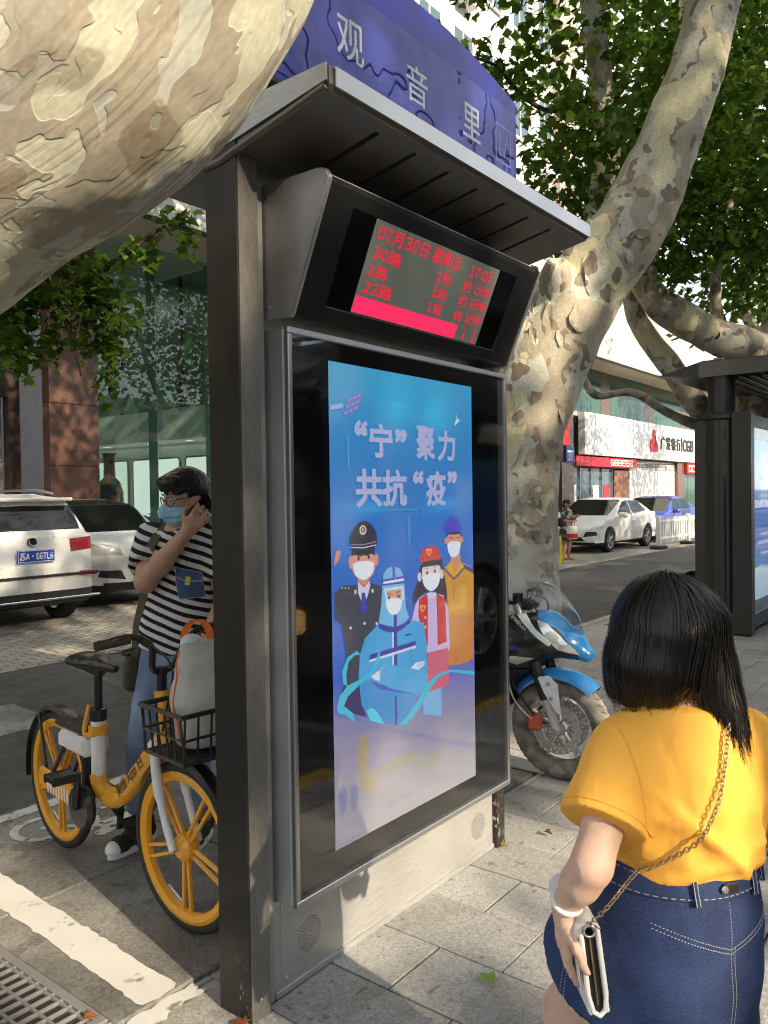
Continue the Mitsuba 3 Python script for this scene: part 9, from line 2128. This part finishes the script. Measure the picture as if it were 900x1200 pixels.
for (x, y), d in (((0.21, 0.06), (0.12, 0.99)), ((-0.02, -0.10), (-0.25, 0.97))):
    Ms = MMn @ frame((x, y, 0), y=d)
    G = Field((-0.07, -0.10, -0.01), (0.07, 0.22, 0.15), 0.007)
    G.chain([(0, -0.045, 0.048), (0, 0.05, 0.045), (0, 0.135, 0.036), (0, 0.16, 0.034)], [0.038, 0.042, 0.042, 0.036], 0.02); G.cone((0, -0.03, 0.06), (0, -0.035, 0.125), 0.038, 0.040, 0.02); G.cut((0, 0, 0.02), (0, 0, -1)); G.cut((0, 0, 0.118), (0, 0, 1))
    shoe = put(G.mesh(1), 'm_canvas_black', Ms, parent=MN, name='shoe', smooth=True)
    sole = Polygon([(0.045 * math.cos(a) * (1 + 0.1 * math.sin(a)), 0.05 + 0.145 * math.sin(a)) for a in np.linspace(0, 6.28, 40)])
    put(MB().ext(sole, 0.030), 'm_white', Ms, parent=shoe, name='sole', smooth=40)
    G2 = Field((-0.07, 0.08, -0.01), (0.07, 0.24, 0.12), 0.007); G2.chain([(0, 0.12, 0.036), (0, 0.163, 0.034)], [0.0435, 0.0395], 0.02); G2.cut((0, 0.135, 0), (0, -1, 0)); G2.cut((0, 0, 0.02), (0, 0, -1))
    put(G2.mesh(1), 'm_white', Ms, parent=shoe, name='toe_cap', smooth=True)
    lc = MB()
    for k in range(6):
        y0 = 0.035 + 0.014 * k; z0 = 0.088 - 0.0028 * k
        for s in (-1, 1): lc.tube([(-s * 0.026, y0, z0 - 0.01), (0, y0 + 0.006, z0 + 0.004), (s * 0.026, y0 + 0.012, z0 - 0.012)], 0.0032, 5)
    put(lc, 'm_white', Ms, parent=shoe, name='laces')
# sling bag, phone, shopping bag
SB = thing('shoulder_bag', 'olive shoulder bag with a wide strap, hanging at the right hip of the man', 'bag')
mat('m_olive', (0.085, 0.075, 0.045), 0.8)
stp = []
for x0, z in ((0.045, 1.445), (0.055, 1.38), (0.075, 1.30), (0.10, 1.20), (0.13, 1.10), (0.155, 1.0), (0.175, 0.93)):
    p0 = hit(FT, (x0, 0.5, z), fd); stp.append(p0 + np.array((0, 0.006, 0)))
stp = [np.array((0.06, -0.10, 1.38)), np.array((0.050, -0.03, 1.475))] + stp + [np.array((0.215, 0.08, 0.86))]
pp = spline(np.array(stp), 60); dx = np.array((1.0, 0, 0.25)) * 0.021
v = np.vstack([pp - dx, pp + dx, pp + dx + [0, 0.003, 0], pp - dx + [0, 0.003, 0]]); k = np.arange(59)
put(MB().add(v, np.vstack([np.stack([k + a * 60, k + 1 + a * 60, k + 1 + b * 60, k + b * 60], 1) for a, b in ((0, 1), (1, 2), (2, 3), (3, 0))])), 'm_olive', MMn, parent=SB, name='strap', smooth=40)
G = Field((0.12, -0.16, 0.66), (0.36, 0.16, 0.96), 0.009); G.rings([((0.245, 0.0, 0.74), 0.05, 0.11, X), ((0.235, 0.0, 0.86), 0.045, 0.10, X)], 0.02); ripple(G, (16, 16, 12), 0.006, 2)
put(G.mesh(1), 'm_olive', MMn, parent=SB, name='pouch', smooth=True)
put(MB().box(0.225, 0.262, -0.11, 0.11, 0.872, 0.884, 0.004), 'm_black_matt', MMn, parent=SB, name='zip')
PH = thing('mobile_phone', 'dark mobile phone held by the man at his ear', 'phone')
Mp = MMn @ axisM(Wr + np.array((-0.035, -0.055, 0.100)), (0.57, -0.82, 0.0), (0.45, 0.31, -0.50))
v, q = cbox(-0.070, 0.070, -0.033, 0.033, -0.004, 0.004, 0.003); put((v, q), 'm_black_gloss', Mp, parent=PH, name='case')
put(MB().box(-0.066, 0.066, -0.030, 0.030, 0.0042, 0.0046), 'm_car_glass', Mp, parent=PH, name='screen')
TB = thing('tote_bag', 'pale grey tote bag with orange piping standing in the bicycle basket', 'bag')
mat('m_tote', (0.46, 0.45, 0.42), 0.8, spec=0.2)
mat('m_orange', (0.80, 0.16, 0.02), 0.6)
MT = frame((-1.495, 3.634, 0.014), x=(0.717, -0.697)) @ mtrans(1.175, 0.015, 0.708)
G = Field((-0.16, -0.19, -0.02), (0.16, 0.19, 0.42), 0.009)
G.rings([((0, 0, 0.05), 0.085, 0.125, X), ((0.0, 0, 0.18), 0.09, 0.130, X), ((0.005, 0, 0.30), 0.06, 0.118, X), ((0.0, 0, 0.365), 0.03, 0.105, X)], 0.02); ripple(G, (9, 9, 6), 0.014, 5); ripple(G, (24, 24, 18), 0.006, 6); G.cut((0, 0, 0.01), (0, 0, -1)); G.cut((0, 0, 0.375), (0, 0, 1))
put(G.mesh(1), 'm_tote', MT, parent=TB, name='sack', smooth=True)
for y in (-0.075, -0.02):
    put(MB().tube([hit(G, (-0.4, y + 0.03 * (z - 0.1), z), (1, 0, 0)) - np.array((0.002, 0, 0)) for z in np.linspace(0.02, 0.36, 20)], 0.0028, 6), 'm_orange', MT, parent=TB, name='piping', smooth=True)
put(MB().tube([hit(G, (x, -0.4, z), (0, 1, 0)) - np.array((0, 0.002, 0)) for x, z in zip(np.linspace(0.02, 0.0, 16), np.linspace(0.02, 0.35, 16))], 0.0028, 6), 'm_orange', MT, parent=TB, name='piping', smooth=True)
v = spline([(-0.03, -0.03, 0.32), (-0.05, -0.05, 0.40), (-0.03, -0.01, 0.445), (0.0, 0.02, 0.40), (0.0, 0.02, 0.34)], 20)
dx = np.array((0.004, 0.014, 0)); k = np.arange(19)
put(MB().add(np.vstack([v - dx, v + dx]), np.stack([k, k + 1, k + 21, k + 20], 1)), 'm_orange', MT, parent=TB, name='handle', smooth=True)
G = Field((-0.12, -0.14, 0.30), (0.12, 0.14, 0.44), 0.009); G.ell((-0.015, -0.045, 0.365), (0.03, 0.045, 0.035), None, 0.01); ripple(G, (30, 30, 30), 0.012, 8)
mat('m_plastic_bag', (0.55, 0.66, 0.66), 0.3)
put(G.mesh(1), 'm_plastic_bag', MT, parent=TB, name='plastic_wrapper', smooth=True)
# ---------------------------------------------- shopper by the bank
CH = thing('person', 'shopper in a patterned grey dress and black cap, standing by the white sedan', 'person')
MC = frame(S(16.1, 6.55, -0.012), y=(0.55, -0.84))
Cc = lambda m, n, mt, parent=CH, **k: put(m, mt, MC, parent=parent, name=n, **k)
F = Field((-0.35, -0.3, -0.02), (0.35, 0.45, 1.5), 0.014)
F.rings([((0, 0, 0.80), 0.13, 0.10, X), ((0, 0, 1.0), 0.13, 0.095, X), ((0, 0, 1.15), 0.14, 0.085, X), ((0, 0, 1.2), 0.07, 0.06, X)], 0.03)
F.chain([(0, 0, 1.18), (0, 0.01, 1.27)], [0.05, 0.045], 0.02); F.ell((0, 0.015, 1.335), (0.07, 0.085, 0.10), None, 0.02); F.cone((0, 0.09, 1.34), (0, 0.105, 1.315), 0.010, 0.014, 0.01)
for s in (-1, 1):
    F.ell((s * 0.07, 0.01, 1.33), (0.012, 0.02, 0.028), None, 0.008)
    F.chain([(s * 0.14, 0, 1.14), (s * 0.19, 0.06, 0.95), (s * 0.08, 0.26, 1.06 if s < 0 else 0.92)], [0.042, 0.036, 0.024], 0.02)
    hand_field(F, (s * 0.08, 0.26, 1.06 if s < 0 else 0.92), (-s * 0.3, 0.9, 0.3), (-s * 0.6, 0.2, -0.5), 0.9, (20, 25, 20), 5, thumb=s)
    F.chain([(s * 0.07, 0, 0.78), (s * 0.075, 0.02, 0.42), (s * 0.08, -0.02, 0.08)], [0.085, 0.055, 0.034], 0.03); F.chain([(s * 0.08, -0.02, 0.035), (s * 0.08, 0.1, 0.03)], [0.032, 0.028], 0.02)
Cc(F.mesh(1), 'body', 'm_skin_man', smooth=True)
def t_dress(p, n, uv):
    return mix((0.05, 0.05, 0.055), (0.40, 0.38, 0.36), smoothstep(0.48, 0.54, fbm(p.x * 14, p.y * 14, p.z * 14, 2)))
mat('m_dress', mikit.proc(t_dress), 0.8)
F = Field((-0.35, -0.3, 0.4), (0.35, 0.35, 1.3), 0.014)
F.rings([((0, 0, 0.50), 0.19, 0.17, X), ((0, 0, 0.75), 0.165, 0.14, X), ((0, 0, 0.95), 0.14, 0.11, X), ((0, 0, 1.14), 0.15, 0.095, X), ((0, 0, 1.2), 0.085, 0.07, X)], 0.03)
for s in (-1, 1): F.chain([(s * 0.12, 0, 1.15), (s * 0.175, 0.04, 1.01)], [0.06, 0.055], 0.02)
F.cut((0, 0, 0.47), (0, 0, -1)); ripple(F, (10, 10, 3), 0.012, 1)
Cc(F.mesh(1), 'dress', 'm_dress', smooth=True)
Cc(MB().lathe([(0.0, 1.455), (0.06, 1.45), (0.088, 1.41), (0.092, 1.365), (0.088, 1.36)], 24, mtrans(0, 0.01, 0)), 'cap', 'm_black_matt', smooth=40)
v, q = cbox(-0.06, 0.06, 0.08, 0.16, 1.362, 1.372, 0.003); Cc((v, q), 'cap_peak', 'm_black_matt')
Cc(MB().lathe([(0.0, 1.36), (0.078, 1.36), (0.08, 1.30), (0.06, 1.25), (0, 1.25)], 20, mtrans(0, -0.02, 0)), 'hair', 'm_hair', smooth=40)
for s in (-1, 1): Cc(trimesh.creation.icosphere(1, 0.011).apply_translation((s * 0.028, 0.092, 1.35)), 'eye', 'm_black_gloss')
Cc(MB().tube([(-0.02, 0.095, 1.285), (0.02, 0.095, 1.285)], 0.005, 6), 'mouth', 'm_red')
G2 = thing('paper_bag', 'white and red paper carrier bag held by the shopper in the grey dress', 'bag')
put(MB().box(0.02, 0.28, 0.27, 0.37, 0.52, 0.82, 0.006), 'm_white', MC, parent=G2, name='sack')
put(MB().box(0.018, 0.282, 0.268, 0.372, 0.53, 0.64), 'm_red', MC, parent=G2, name='red_print')
put(MB().tube(spline([(0.08, 0.32, 0.82), (0.08, 0.32, 0.90), (0.15, 0.32, 0.925), (0.22, 0.32, 0.90), (0.22, 0.32, 0.82)], 20), 0.005, 6), 'm_red', MC, parent=G2, name='handle', smooth=True)
BB = thing('black_bag', 'black shoulder bag hanging beside the shopper in the grey dress', 'bag')
v, q = cbox(0.10, 0.30, -0.03, 0.10, 0.80, 1.02, 0.03); put((v, q), 'm_black_matt', MC, parent=BB, name='pouch', smooth=40)
put(MB().tube([(0.15, 0.03, 1.02), (0.14, 0.02, 1.20), (0.22, 0.04, 1.02)], 0.008, 6), 'm_black_matt', MC, parent=BB, name='strap')
